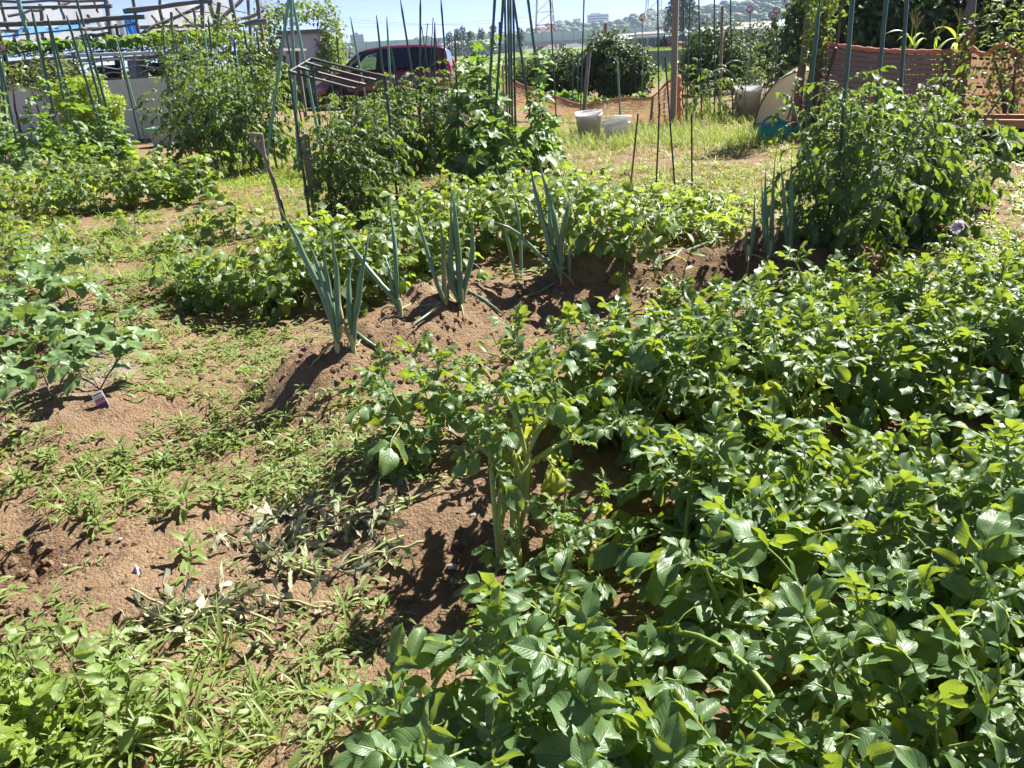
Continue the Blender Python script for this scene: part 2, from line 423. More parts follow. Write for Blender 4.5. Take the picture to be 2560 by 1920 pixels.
def scatter(mb_or_list, pts, scl, rot, tilt=None, lift=0.0):
    """joined copies of one template: pts (k,3), scl (k,), rot (k,), optional tilt (k,2)"""
    V, Q, T, QM, TM, UV = mb_or_list.arrays()
    k, n = len(pts), len(V)
    c, s = np.cos(rot), np.sin(rot)
    W = V[None]*scl[:, None, None]
    if tilt is not None:
        W = W.copy(); W[..., 2] = W[..., 2]+W[..., 0]*tilt[:, None, 0]+W[..., 1]*tilt[:, None, 1]
    X = W[..., 0]*c[:, None]-W[..., 1]*s[:, None]; Y = W[..., 0]*s[:, None]+W[..., 1]*c[:, None]
    O = np.stack([X, Y, W[..., 2]], -1)+pts[:, None]
    off = (np.arange(k)*n)[:, None, None]
    r = MB(); r.V = [O.reshape(-1, 3)]; r.UV = [np.tile(UV, (k, 1))]; r.n = k*n
    if len(Q): r.Q = [(Q[None]+off).reshape(-1, 4)]; r.QM = [np.tile(QM, k)]
    if len(T): r.T = [(T[None]+off).reshape(-1, 3)]; r.TM = [np.tile(TM, k)]
    return r
def join(parts):
    r = MB()
    for p in parts: r.merge(p)
    return r

def lump(seed, j=0.28):
    rg = np.random.default_rng(seed)
    t = (1+5**.5)/2
    v = np.array([[-1, t, 0], [1, t, 0], [-1, -t, 0], [1, -t, 0], [0, -1, t], [0, 1, t], [0, -1, -t], [0, 1, -t], [t, 0, -1], [t, 0, 1], [-t, 0, -1], [-t, 0, 1]], float)/1.9
    v *= 1+rg.uniform(-j, j, (12, 1)); v[:, 2] *= 0.75
    f = [[0, 11, 5], [0, 5, 1], [0, 1, 7], [0, 7, 10], [0, 10, 11], [1, 5, 9], [5, 11, 4], [11, 10, 2], [10, 7, 6], [7, 1, 8], [3, 9, 4], [3, 4, 2], [3, 2, 6], [3, 6, 8], [3, 8, 9], [4, 9, 5], [2, 4, 11], [6, 2, 10], [8, 6, 7], [9, 8, 1]]
    return MB(False).add(v, t=f)
def ground_pts(x, y, dz=0.0):
    return np.stack([x, y, height(x, y)+dz], -1)
def build_clods():
    parts = []
    for k in range(5):
        n = 1350
        y = 0.8+5.2*rng.random(n)**1.5; x = rng.uniform(-1, 1, n)*(1.2+0.75*y)
        if k < 2:   # thicker on the onion ridge and round the hollow
            i = rng.integers(0, len(ONION)-1, n); t = rng.random(n); O = np.array(ONION)
            x = O[i, 0]*(1-t)+O[i+1, 0]*t+rng.normal(0, 0.2, n); y = O[i, 1]*(1-t)+O[i+1, 1]*t+rng.normal(0, 0.2, n)
        if k == 2:
            x[:800] = -1.55+rng.normal(0, 0.22, 800); y[:800] = 1.8+rng.normal(0, 0.16, 800)
        s = 0.0035+0.017*rng.random(n)**3.2
        parts.append(scatter(lump(k), ground_pts(x, y, 0.002), s, rng.uniform(0, 6.28, n)))
    m = join(parts); m.smooth = False
    struct(obj('soil_clods', m, mats=M_SOIL), 'stuff')
    n = 5200
    y = 0.8+4.6*rng.random(n)**1.4; x = rng.uniform(-1, 1, n)*(1.2+0.75*y)
    fl = MB(False).add([[-.5, -.14, 0], [.5, -.1, .05], [.55, .1, .08], [-.45, .14, .02]], [[0, 1, 2, 3]])
    m = scatter(fl, ground_pts(x, y, 0.012), 0.004+0.012*rng.random(n)**2, rng.uniform(0, 6.28, n), rng.normal(0, 0.4, (n, 2)))
    struct(obj('straw_bits', m, mats=mat('straw', (0.42, 0.33, 0.2), 0.8, c2=(0.25, 0.17, 0.1), scale=30)), 'stuff')
    # bigger clods that can be picked out
    for i, (px, py, s) in enumerate([(230, 1475, .022), (205, 1500, .016), (80, 1440, .02), (130, 1410, .018), (40, 1475, .024), (930, 915, .022), (900, 1000, .016), (1010, 880, .018), (880, 965, .014), (1480, 740, .016), (1150, 1325, .012), (280, 1000, .012), (1560, 715, .014)]):
        p = P(px, py); o = obj('soil_clod', lump(100+i, 0.3), M=Matrix.Translation((p[0], p[1], p[2]+s*0.3)) @ Matrix.Diagonal((s, s*.9, s*.8, 1)), mats=M_SOIL)
        tag(o, 'crumbly brown lump of soil lying loose on the bare ground', 'soil clod', 'loose soil lumps')
    for i, (px, py, s) in enumerate([(1142, 1458, .009), (1130, 1420, .013), (1185, 1290, .01), (1620, 725, .011), (300, 1350, .008)]):
        p = P(px, py); o = obj('pebble', lump(200+i, 0.12), M=Matrix.Translation((p[0], p[1], p[2]+s*0.35)) @ Matrix.Diagonal((s*1.3, s, s*.8, 1)), mats=mat('pebble_stone', (0.36, 0.31, 0.26), 0.8))
        tag(o, 'small rounded grey-brown pebble half sunk in the soil', 'pebble', 'pebbles in the soil')
build_clods()

# ------------------------------------------------------------------ leaves
M_POT = leaf_mat('potato_leaf', (0.068, 0.140, 0.056), (0.115, 0.198, 0.062), (0.46, 0.60, 0.04), rough=0.44, tfac=0.32, spec=0.55, bump=0.32, vein=(0.15, 0.23, 0.10), spots=(0.70, (0.26, 0.30, 0.15)))
M_POTY = leaf_mat('potato_leaf_yellow', (0.34, 0.38, 0.05), (0.24, 0.32, 0.05), (0.62, 0.66, 0.06), rough=0.45, tfac=0.42, bump=0.4, spots=(0.66, (0.2, 0.11, 0.04)))
M_POTM = leaf_mat('potato_leaf_far', (0.068, 0.130, 0.052), (0.125, 0.195, 0.060), (0.50, 0.66, 0.05), rough=0.46, tfac=0.36, spec=.5)
M_PSTEM = mat('potato_stem', (0.27, 0.36, 0.10), 0.5, c2=(0.20, 0.28, 0.07), scale=25, trans=0.15, tr=(0.5, 0.6, 0.15))
M_PSTEMY = mat('old_potato_stem', (0.44, 0.46, 0.19), 0.5, c2=(0.33, 0.37, 0.12), scale=18, trans=0.15, tr=(0.6, 0.65, 0.2))
M_TOM = leaf_mat('tomato_leaf', (0.052, 0.100, 0.045), (0.090, 0.150, 0.052), (0.38, 0.54, 0.04), rough=0.55, tfac=0.30, spec=.5)
M_TSTEM = mat('tomato_stem', (0.13, 0.2, 0.075), 0.6, c2=(0.09, 0.14, 0.05), scale=25)
M_CUC = leaf_mat('cucumber_leaf', (0.075, 0.15, 0.055), (0.10, 0.19, 0.05), (0.30, 0.50, 0.04), rough=0.5, tfac=0.36)
M_SWE = leaf_mat('sweet_potato_leaf', (0.085, 0.165, 0.065), (0.12, 0.21, 0.075), (0.34, 0.5, 0.06), rough=0.36, tfac=0.28, vein=(0.2, 0.3, 0.13), side=4)
M_SSTEM = mat('sweet_potato_stem', (0.17, 0.15, 0.07), 0.6, c2=(0.16, 0.09, 0.06), scale=20)
M_WEED = leaf_mat('weed_leaf', (0.135, 0.215, 0.060), (0.225, 0.305, 0.09), (0.54, 0.68, 0.08), rough=0.42, tfac=0.38)
M_GRASS = leaf_mat('grass_blade', (0.15, 0.225, 0.055), (0.245, 0.33, 0.09), (0.50, 0.64, 0.08), rough=0.42, tfac=0.38, side=0.0, vamt=0.25)
M_DRY = leaf_mat('dry_grass', (0.30, 0.28, 0.09), (0.36, 0.30, 0.12), (0.5, 0.48, 0.14), rough=0.6, tfac=0.35, side=0.0, vamt=0.1, under=(0.3, 0.26, 0.1))
M_LIME = leaf_mat('lime_leaf', (0.20, 0.29, 0.025), (0.27, 0.38, 0.04), (0.6, 0.75, 0.05), rough=0.5, tfac=0.42)
M_HEDGE = leaf_mat('hedge_leaf', (0.030, 0.060, 0.018), (0.055, 0.095, 0.024), (0.12, 0.2, 0.02), rough=0.55, tfac=0.28, spec=0.45)
M_VINE = leaf_mat('vine_leaf', (0.08, 0.14, 0.025), (0.16, 0.22, 0.04), (0.38, 0.5, 0.05), rough=0.45, tfac=0.38)
M_WILT = leaf_mat('wilted_leaf', (0.27, 0.31, 0.16), (0.42, 0.44, 0.29), (0.42, 0.47, 0.2), rough=0.6, tfac=0.22, bump=0.6, under=(0.42, 0.43, 0.30), vein=(0.3, 0.33, 0.2))
M_ONION = mat('onion_leaf', (0.11, 0.20, 0.125), 0.38, c2=(0.17, 0.27, 0.17), scale=14, stretch=(1, 1, 0.3), trans=0.12, tr=(0.3, 0.5, 0.15), spec=0.5)
M_ONIONY = mat('onion_leaf_dry', (0.42, 0.36, 0.17), 0.6, c2=(0.3, 0.3, 0.12), scale=20, trans=0.15)
M_SHEATH = mat('onion_sheath', (0.52, 0.55, 0.34), 0.45, c2=(0.4, 0.46, 0.24), scale=20, trans=0.15, tr=(0.6, 0.65, 0.3))
M_BARK = mat('bark', (0.14, 0.10, 0.07), 0.9, var=0.4, scale=12, bump=0.4)

def prof_ovate(v): 
    p = np.power(v, 0.52)*np.power(np.clip(1-v, 0, 1), 0.72); return p/p.max()
def prof_lance(v):
    p = np.power(v, 0.6)*np.power(np.clip(1-v, 0, 1), 0.95); return p/p.max()
def prof_blade(v):
    return np.clip(np.power(v+0.02, 0.25)*np.power(np.clip(1-v, 0, 1), 0.7)*1.25, 0, 1)
def leaflet(mb, L, W, M, rg, prof=prof_ovate, fold=0.25, droop=0.6, wave=0.12, nu=4, nv=6, m=0, jag=0.0, twist=0.0, curl=0.0):
    v = np.linspace(0, 1, nv+1); u = np.linspace(-1, 1, nu+1)
    hw = W/2*np.clip(prof(np.clip(v, 1e-4, 1)), 0.015, 1)
    if jag: hw = hw*(1-jag*(np.arange(nv+1) % 2))
    d = droop if abs(droop) > 1e-3 else 1e-3
    cy, cz = L*np.sin(d*v)/d, -L*(1-np.cos(d*v))/d
    ny, nz = np.sin(d*v), np.cos(d*v)
    a = np.abs(u)[None, :]; U = u[None, :]
    ang = fold+curl*a
    x = hw[:, None]*U*np.cos(ang)
    ph = rg.uniform(0, 6.28); ph2 = rg.uniform(0, 6.28); fr = rg.uniform(7, 12)
    h = hw[:, None]*a*np.sin(ang) + wave*W*a**2*np.where(U > 0, np.sin(fr*v+ph)[:, None], np.sin(fr*v+ph2)[:, None])
    h = h + 0.05*W*(1-a)*a*4*np.sin(v*20+ph)[:, None]*0.5
    yy = cy[:, None]+h*ny[:, None]; zz = cz[:, None]+h*nz[:, None]
    if twist:
        tw = twist*v[:, None]; x, h2 = x*np.cos(tw)-h*np.sin(tw), x*np.sin(tw); zz = zz+h2*0.7
    pts = np.stack([x+0*yy, yy, zz], -1)
    uv = np.stack([np.repeat(u[None], nv+1, 0), np.repeat(v[:, None], nu+1, 1)], -1)
    if M is not None:
        A = np.array(M); pts = pts@A[:3, :3].T+A[:3, 3]
    return mb.grid(pts.transpose(1, 0, 2), m=m, uv=uv.transpose(1, 0, 2))
def rollm(a): return Matrix.Rotation(a, 4, 'Y')
def compound(seed, pairs=3, rach=0.16, tL=0.085, tW=0.055, small=True, prof=prof_ovate, jag=0.0, droop=0.7, sag=0.7, fold=0.28, nu=4, nv=6, wave=0.10, spread=(55, 75), dec=0.78, curl=0.0, rr=0.0026):
    """a compound leaf: rachis with paired side leaflets and one end leaflet"""
    rg = np.random.default_rng(seed); mb = MB()
    k = 7; t = np.linspace(0, 1, k)
    py = rach*np.sin(sag*t)/sag; pz = -rach*(1-np.cos(sag*t))/sag
    pts = np.stack([rg.normal(0, 0.004, k)*t, py, pz], -1)
    mb.tube(pts, np.linspace(rr, rr*0.5, k), 4, m=1, cap=False)
    def atr(s):
        i = min(int(s*(k-1)), k-2); f = s*(k-1)-i
        return pts[i]*(1-f)+pts[i+1]*f, Vector(pts[i+1]-pts[i]).normalized()
    p, T = atr(1.0)
    leaflet(mb, tL, tW, frame(p, T, (0, 0, 1)) @ rollm(rg.normal(0, .25)), rg, prof, fold+rg.normal(0, .08), droop*rg.uniform(.6, 1.4), wave, nu, nv, jag=jag, curl=curl)
    for j in range(pairs):
        s = 0.88-0.62*j/max(pairs-1, 1) if pairs > 1 else 0.7
        sc = dec**(j+0.6)*rg.uniform(.85, 1.12)
        for sd in (-1, 1):
            p, T = atr(s+rg.normal(0, .02)); a = rad(rg.uniform(*spread))*sd
            Yd = Matrix.Rotation(-a, 3, 'Z') @ T; Yd.z += rg.normal(0.05, .14)
            leaflet(mb, tL*sc, tW*sc, frame(p, Yd, (0, 0, 1)) @ rollm(rg.normal(0, .3)-sd*0.15), rg, prof, fold+rg.normal(0, .1), droop*rg.uniform(.5, 1.5), wave, nu, nv, jag=jag, curl=curl)
            if small and j < pairs-1:
                p, T = atr(s-0.13); Yd = Matrix.Rotation(-a*1.1, 3, 'Z') @ T
                leaflet(mb, tL*.26, tW*.28, frame(p, Yd, (0, 0, 1)), rg, prof, .2, .3, .05, 2, 3)
    return mb
_LF = {}
def leaflet_lib(mats):
    if mats[0].name not in _LF:
        rg = np.random.default_rng(77)
        _LF[mats[0].name] = []
        for i in range(12):
            eaten = i % 4 == 3
            q = leaflet(MB(), 1.0, .60+.05*(i % 3), None, rg, prof_ovate, .06+.09*(i % 5), .30+.2*(i % 5), .09+.03*(i % 3), 12 if eaten else 6, 14 if eaten else 8)
            if eaten:   # insect holes: a few cells of the blade are gone
                keep = np.ones(len(q.Q[0]), bool); c = rg.integers(25, len(keep)-25, 5); keep[c] = False; keep[c[:2]+1] = False; keep[c[0]+14] = False
                q.Q[0] = q.Q[0][keep]; q.QM[0] = q.QM[0][keep]
            _LF[mats[0].name].append(q.mesh('leaflet', mats[0]))
    return _LF[mats[0].name]
def compound_parts(seed, mats, pairs=3, rach=.14, tL=.088, sag=.6, dec=.8):
    """like compound(), but the leaflets stay meshes of their own: (rachis mesh, [(leaflet mesh, matrix), ...])"""
    rg = np.random.default_rng(seed); LL = leaflet_lib(mats); mb = MB(); k = 7; t = np.linspace(0, 1, k)
    pts = np.stack([rg.normal(0, .004, k)*t, rach*np.sin(sag*t)/sag, -rach*(1-np.cos(sag*t))/sag], -1)
    mb.tube(pts, np.linspace(.003, .0015, k), 5, cap=False); out = []
    def atr(s):
        i = min(int(s*(k-1)), k-2); f = s*(k-1)-i
        return pts[i]*(1-f)+pts[i+1]*f, Vector(pts[i+1]-pts[i]).normalized()
    def put(p, Yd, sc, roll): out.append((LL[rg.integers(12)], frame(p, Yd, (0, 0, 1)) @ rollm(roll) @ Matrix.Scale(sc, 4)))
    p, T = atr(1.0); put(p, T, tL, rg.normal(0, .25))
    for j in range(pairs):
        s = .88-.62*j/max(pairs-1, 1); sc = dec**(j+.5)*rg.uniform(.88, 1.12)
        for sd in (-1, 1):
            p, T = atr(s+rg.normal(0, .02)); Yd = Matrix.Rotation(-rad(rg.uniform(52, 72))*sd, 3, 'Z') @ T; Yd.z += rg.normal(.05, .16)
            put(p, Yd, tL*sc, rg.normal(0, .3)-sd*.15)
    return mb.mesh('leaf', mats[1]), out
def polar_leaf(seed, rf, veins, size, petiole=0.0, cup=0.15, wave=0.12, nr=4, nt=28, droop=0.5, pr=0.003, ptilt=0.9):
    """leaf blade spread round its petiole tip: rf(theta) outline, 0 = leaf tip"""
    rg = np.random.default_rng(seed); mb = MB()
    th = np.linspace(-np.pi, np.pi, nt+1)
    r = rf(th)*size*(1+0.03*rg.normal(size=nt+1)); r[-1] = r[0]
    rho = np.linspace(0, 1, nr+1)[:, None]
    x, y = rho*r*np.sin(th), rho*r*np.cos(th)
    ph = rg.uniform(0, 6.28)
    dv = np.min(np.abs((th[:, None]-np.array(veins)[None]+np.pi) % (2*np.pi)-np.pi), 1)
    z = cup*size*(rho**1.5)*np.minimum(dv/0.4, 1)[None]*0.8 + wave*size*rho**2*np.sin(3*th+ph)[None]*0.5 + wave*size*rho**3*np.sin(7*th+ph*2)[None]*0.35
    z = z-droop*(y**2+0.6*x**2)/size*0.5
    uv = np.stack([np.repeat(np.clip(dv/0.5, 0, 1)[None], nr+1, 0)*np.ones_like(rho), np.repeat(rho, nt+1, 1)], -1)
    pts = np.stack([x, y, z], -1)
    if petiole:
        c, s = math.cos(-0.35), math.sin(-0.35)
        end = np.array([0, petiole*math.sin(ptilt), petiole*math.cos(ptilt)])
        pts = np.stack([pts[..., 0], c*pts[..., 1]-s*pts[..., 2], s*pts[..., 1]+c*pts[..., 2]], -1)+end
        t = np.linspace(0, 1, 5)[:, None]
        cur = t*end+np.array([0, -0.12*petiole, 0.1*petiole])*np.sin(np.pi*t)
        mb.tube(cur, np.linspace(pr, pr*0.75, 5), 4, m=1, cap=False)
    return mb.grid(pts, uv=uv)
def heart_r(th):
    a = np.abs(th)/np.pi
    return np.interp(a, [0, .12, .3, .5, .7, .86, .95, 1], [1.0, .80, .62, .58, .62, .60, .36, .14])
def lobed(lobes, deep, base=0.3, jag=0.05):
    def f(th):
        a = np.abs(th); r = np.full(th.shape, base)
        for c, l, w in lobes:
            r = np.maximum(r, l*np.exp(-(np.abs(a-c)/w)**1.6))
        r = r+jag*np.abs(np.sin(th*11))
        return np.where(a > 2.9, 0.12, r)
    return f
CUC_R = lobed([(0, 1, .55), (0.95, .85, .5), (1.9, .72, .55)], .3, .5, .05)
GRAPE_R = lobed([(0, 1, .42), (0.95, .88, .38), (1.95, .72, .4)], .3, .45, .09)
PUMP_R = lobed([(0, 1, .7), (1.0, .95, .6), (2.0, .85, .6)], .3, .7, .04)
MELON_R = lobed([(0, 1, .28), (0.8, .85, .26), (1.6, .72, .26), (2.3, .5, .25)], .3, .22, .09)
VEIN5 = [0, .95, -.95, 1.9, -1.9]
def lib(n, f, mats):
    return [f(i).mesh('leaf', mats) for i in range(n)]
POT_L = lib(9, lambda i: compound(i, 3 if i % 3 else 2, .135+.01*(i % 4), .085, .056, droop=.55+.12*(i % 4), sag=.5+.2*(i % 3), fold=.14+.08*(i % 4), wave=.11, nu=6, nv=8), [M_POT, M_PSTEM])
POT_N = [compound_parts(500+i, [M_POT, M_PSTEM], 2 if i % 3 else 3, .13+.01*(i % 4), .09, .4+.2*(i % 4)) for i in range(10)]
POT_LY = lib(3, lambda i: compound(50+i, 2, .12, .075, .05, droop=1.0, sag=1.1, fold=.35, wave=.2), [M_POTY, M_PSTEM])
POT_T = lib(4, lambda i: compound(60+i, 3, .065, .042, .026, droop=.4, sag=.3, fold=.45, small=False), [M_POT, M_PSTEM])
POT_F = lib(6, lambda i: compound(80+i, 2, .13, .085, .058, droop=.7, sag=.8, small=False, nu=2, nv=4), [M_POTM, M_PSTEM])
POT_FY = lib(2, lambda i: compound(90+i, 2, .12, .08, .055, droop=.8, sag=.9, small=False, nu=2, nv=4), [M_POTY, M_PSTEM])
TOM_L = lib(6, lambda i: compound(110+i, 3, .22, .085, .05, prof=prof_lance, jag=.38, droop=1.1, sag=1.2, nu=2, nv=8, spread=(50, 70), small=True, fold=.3+.1*(i % 3)), [M_TOM, M_TSTEM])
CUC_L = lib(5, lambda i: polar_leaf(130+i, CUC_R, VEIN5, .095, .10, .22, .2, droop=.8), [M_CUC, M_TSTEM])
PUMP_L = lib(4, lambda i: polar_leaf(140+i, PUMP_R, VEIN5, .16, .22, .3, .2, droop=.6, pr=.006, ptilt=.5), [M_CUC, M_TSTEM])
SWE_L = lib(6, lambda i: polar_leaf(150+i, heart_r, [0, 1.0, -1.0, 2.0, -2.0], .075, .10, .16, .14, droop=.5, pr=.0024), [M_SWE, M_SSTEM])
GRA_L = lib(4, lambda i: polar_leaf(160+i, GRAPE_R, VEIN5, .075, .06, .15, .16, droop=.5), [M_VINE, M_BARK])
MEL_L = lib(4, lambda i: polar_leaf(170+i, MELON_R, [0, .8, -.8, 1.6, -1.6], .10, .10, .12, .2, droop=.5), [M_WEED, M_TSTEM])
BID_L = lib(4, lambda i: compound(180+i, 1, .05, .075, .042, prof=prof_ovate, jag=.12, droop=.5, sag=.5, fold=.2, nu=4, nv=12, small=False, dec=.8, wave=.05), [M_WEED, M_SSTEM])

# ------------------------------------------------------------------ growing stems with leaves on them
def path(p0, d0, L, k=7, bend=(0, 0, 0), wob=0.03, rg=rng):
    d = Vector(d0).normalized(); p = Vector(p0); pts = [tuple(p)]
    for i in range(k-1):
        d = (d+Vector(bend)/(k-1)+Vector(rg.normal(0, wob, 3))).normalized()
        p = p+d*(L/(k-1)); pts.append(tuple(p))
    return np.array(pts)
def leaf_at(root, mesh, p, T, phi, ins, scale, rg, up=0.6, name='leaf', jit=0.25):
    T = Vector(T).normalized()
    a = Vector((0, 0, 1)) if abs(T.z) < .9 else Vector((1, 0, 0))
    X = T.cross(a).normalized(); Yv = T.cross(X)
    R = X*math.cos(phi)+Yv*math.sin(phi)
    Yd = T*math.cos(ins)+R*math.sin(ins)
    Z = T*(1-up)+Vector((0, 0, 1))*up
    M = frame(p, Yd, Z) @ rollm(rg.normal(0, jit)) @ Matrix.Scale(scale, 4)
    if isinstance(mesh, tuple):
        o = obj(name, mesh[0], root, M)
        for lm, lM in mesh[1]: obj('leaflet', lm, o, lM)
        return o
    return obj(name, mesh, root, M)
def shoot(root, pts, r0, nl, leaves, smat, rg, t0=0.25, s0=1.0, s1=0.5, ins=(75, 35), up=0.6, tops=None, rare=None, stem_n=6, jit=0.25, r1=None):
    k = len(pts)
    o = obj('stem', MB().tube(pts, np.linspace(r0, r1 or r0*0.45, k), stem_n), root, mats=smat)
    phi = rg.uniform(0, 6.28)
    for i in range(nl):
        t = t0+(0.99-t0)*i/max(nl-1, 1); s = t*(k-1); a = min(int(s), k-2); f = s-a
        p = pts[a]*(1-f)+pts[a+1]*f; T = pts[a+1]-pts[a]
        phi += 2.4+rg.normal(0, .35)
        q = (t-t0)/(1-t0+1e-6)
        lib_ = leaves
        if rare and rg.random() < rare[1]*(1.8-1.5*q): lib_ = rare[0]
        if tops and q > 0.8: lib_ = tops
        leaf_at(root, lib_[rg.integers(len(lib_))], p, T, phi, rad(ins[0]*(1-q)+ins[1]*q)+rg.normal(0, .12), (s0*(1-q)+s1*q)*rg.uniform(.68, 1.2)*(1.25 if lib_ is tops else 1), rg, up, jit=jit)
    if tops:
        for j in range(3):
            leaf_at(root, tops[rg.integers(len(tops))], pts[-1], pts[-1]-pts[-2], j*2.1+phi, rad(32), s0*rg.uniform(.7, 1.0), rg, .35, jit=.2)
    return o
def potato(x, y, size, ns, label, group, lean=(0, 0), far=False, yellow=0.0, nl=8, cat='potato plant', spread=0.55, ls=1.4, near=False):
    rg = np.random.default_rng(int(abs(x*7919+y*104729)*10) % 2**31)
    root = thing('potato_plant', label, cat, (x, y, hz(x, y)-0.01), 0, group)
    for i in range(ns):
        a = i*6.283/ns+rg.uniform(-.5, .5); tl = rg.uniform(.25, 1.0)*spread
        d = (math.cos(a)*tl+lean[0], math.sin(a)*tl+lean[1], 1.0)
        L = size*rg.uniform(.8, 1.15)
        pts = path((math.cos(a)*.03, math.sin(a)*.03, 0), d, L, 7, (math.cos(a)*.1, math.sin(a)*.1, .15 if rg.random() < .6 else -.35), .05, rg)
        shoot(root, pts, .0075 if not far else .006, nl, POT_F if far else POT_N if near else POT_L, M_PSTEM, rg, .22, ls, ls*.72, (80, 50), .72, None if far else POT_T, (POT_FY if far else POT_LY, yellow) if yellow else None, 4 if far else 6)
    return root
# ------------------------------------------------------------------ the two potato beds in front
def put_beds():
    rowA = ['leafy potato plant in the row of the big bed that edges the dark furrow', 'leafy potato plant in the second row of the big bed behind the furrow', 'leafy potato plant in the third row of the big bed', 'leafy potato plant in the fourth row of the big bed', 'leafy potato plant in the big bed row nearest the onion ridge']
    rowB = ['large leaved potato plant at the front foot of the near ridge', 'large leaved potato plant along the crest of the near ridge', 'large leaved potato plant on the far shoulder of the near ridge', 'large leaved potato plant in the furrow between the two potato ridges']
    sl = 0.16
    for r, (y0, x0, x1, dx) in enumerate([(2.24, 0.36, 2.6, .31), (2.40, 0.04, 2.9, .31), (2.64, 0.46, 3.3, .32), (2.93, 0.74, 3.5, .33), (3.20, 1.15, 3.6, .34)]):
        x = x0
        while x < x1:
            xx = x+rng.normal(0, .05); yy = y0+sl*(xx)+rng.normal(0, .05)
            potato(xx, yy, .34 if r < 2 else .31, 4, rowA[r], 'big bed potato row %s' % 'abcde'[r], lean=(rng.normal(-.05, .15), rng.normal(-.1, .12)), yellow=(.22 if xx < .4 else .10) if not (.5 < xx < 1.0 and r < 2) else .45, nl=7, spread=.62, ls=1.38)
            x += dx
    spots = [(x0+dx*k, y0, r) for r, (y0, x0, x1, dx) in enumerate([(0.70, 0.22, 1.5, .34), (0.96, 0.26, 1.5, .32), (1.24, 0.50, 1.9, .32), (1.62, 0.82, 2.3, .34)]) for k in range(int((x1-x0)/dx)+1)]
    spots += [(-.03, 1.06, 1), (.12, 1.06, 1), (.03, .82, 0), (.13, .70, 0), (.46, 1.60, 3), (.64, 1.72, 3), (.52, 1.86, 3), (.80, 1.80, 3)]
    for x, y, r in spots:
        xx = x+rng.normal(0, .03); yy = y+(.13*xx if x > .3 else 0)+rng.normal(0, .03)
        potato(xx, yy, (.25 if x < .4 else .29) if r < 2 else .32, 4, rowB[r], 'near ridge potato row %s' % 'abcd'[r], lean=(rng.normal(0, .15), rng.normal(0, .12)), yellow=.08, nl=7, spread=.66, ls=1.5 if r < 2 else 1.4, near=True)
    p = P(1330, 1545); potato(p[0], p[1]+.02, .17, 3, 'small young potato plant alone on the bare slope of the near ridge', None, nl=6, ls=.85, near=True)
    p = P(1440, 1475); potato(p[0], p[1]+.08, .26, 3, 'short potato plant with pale leaf tips at the foot of the bare stems', None, nl=6, yellow=.15, ls=.9, near=True)
    p = P(1035, 1180); potato(p[0]+.05, p[1]+.1, .34, 4, 'dark leaved potato plant at the corner of the bed facing the dug path', None, lean=(-.3, .05), nl=8, ls=1.2)
    p = P(1110, 1010); potato(p[0]+.08, p[1]-.05, .18, 3, 'low potato plant spilling from the bed towards the onion ridge', None, lean=(-.3, .1), nl=7, ls=1.0)
    p = P(2560, 1500); potato(p[0]+.1, p[1], .4, 4, 'tall potato plant with a thick pale stem leaning over the near ridge', None, lean=(-.4, .1), nl=7)
    # the plant at the bed corner that shows its bare stems
    b = P(1262, 1418); root = thing('potato_plant', 'potato plant with thick bare yellow-green stems fanning up from the soil', 'potato plant', b)
    rg = np.random.default_rng(5)
    knee = at(1262, 1250, b[1]+.02)
    for i, (bx, tx, ty, dy) in enumerate([(1250, 1215, 1010, .02), (1262, 1290, 1030, .10), (1275, 1370, 1040, .2), (1295, 1190, 1110, -.02), (1258, 1420, 1100, .12), (1285, 1330, 960, .25), (1242, 1235, 1060, -.03), (1300, 1400, 1010, .15), (1270, 1260, 980, .04)]):
        q = P(bx, 1420-(i % 3)*8); e = at(tx, ty, b[1]+.05+dy); k = knee+np.array([(i-2.5)*.012, .012*i, rg.normal(0, .02)])
        t = np.linspace(0, 1, 9)[:, None]
        pts = (1-t)**2*q+2*t*(1-t)*(2*k-.5*(q+e))*1.0+t**2*e
        shoot(root, rel(root, pts), .0085, 3, POT_L, M_PSTEMY, rg, .80, 1.0, .8, (80, 60), .7, POT_T, (POT_LY, .4), 8, r1=.006)
    # flowering plant at the back right
    b = P(2405, 735); root = thing('potato_plant', 'upright potato plant carrying a pale lilac flower cluster', 'potato plant', b)
    fl = at(2395, 575, b[1])
    pts = rel(root, [b, b+(fl-b)*.35+[0.01, 0, 0], b+(fl-b)*.7, fl])
    t = np.linspace(0, 3, 9); pts = np.stack([np.interp(t, range(4), pts[:, i]) for i in range(3)], -1)
    shoot(root, pts, .008, 7, POT_L, M_PSTEM, rg, .3, 1.05, .8, (75, 50), .7)
    for i in range(2):
        d = path((0, 0, 0), (.5-i, .3, 1), .35, 7, (0, 0, 0), .04, rg); shoot(root, d, .007, 6, POT_L, M_PSTEM, rg, .3)
    flower_cluster(root, pts[-1], 14, .05, rg)
    for (px, py, n) in ((1985, 1247, 1), (2065, 905, 2), (1260, 895, 1), (1755, 835, 1), (1975, 1110, 1), (2310, 850, 2)):
        pass
def flower(rg, R=.017):
    mb = MB()
    for k in range(5):
        a = k*6.283/5
        M = Matrix.Rotation(a, 4, 'Z') @ Matrix.Translation((0, .002, 0)) @ Matrix.Rotation(.25, 4, 'X')
        leaflet(mb, R, R*1.15, M, rg, prof_ovate, .1, .2, .05, 2, 3, m=0)
    mb.tube([(0, 0, 0), (0, 0, .004), (0, 0, .009)], [.0035, .003, .001], 6, m=1)
    return mb
M_LILAC = mat('lilac_petal', (0.62, 0.54, 0.68), 0.6, c2=(0.5, 0.42, 0.62), scale=60, trans=.3, tr=(.7, .6, .8))
M_ANTHER = mat('anther_yellow', (0.75, 0.42, 0.03), 0.5)
FLOWER = flower(np.random.default_rng(3)).mesh('flower', [M_LILAC, M_ANTHER])
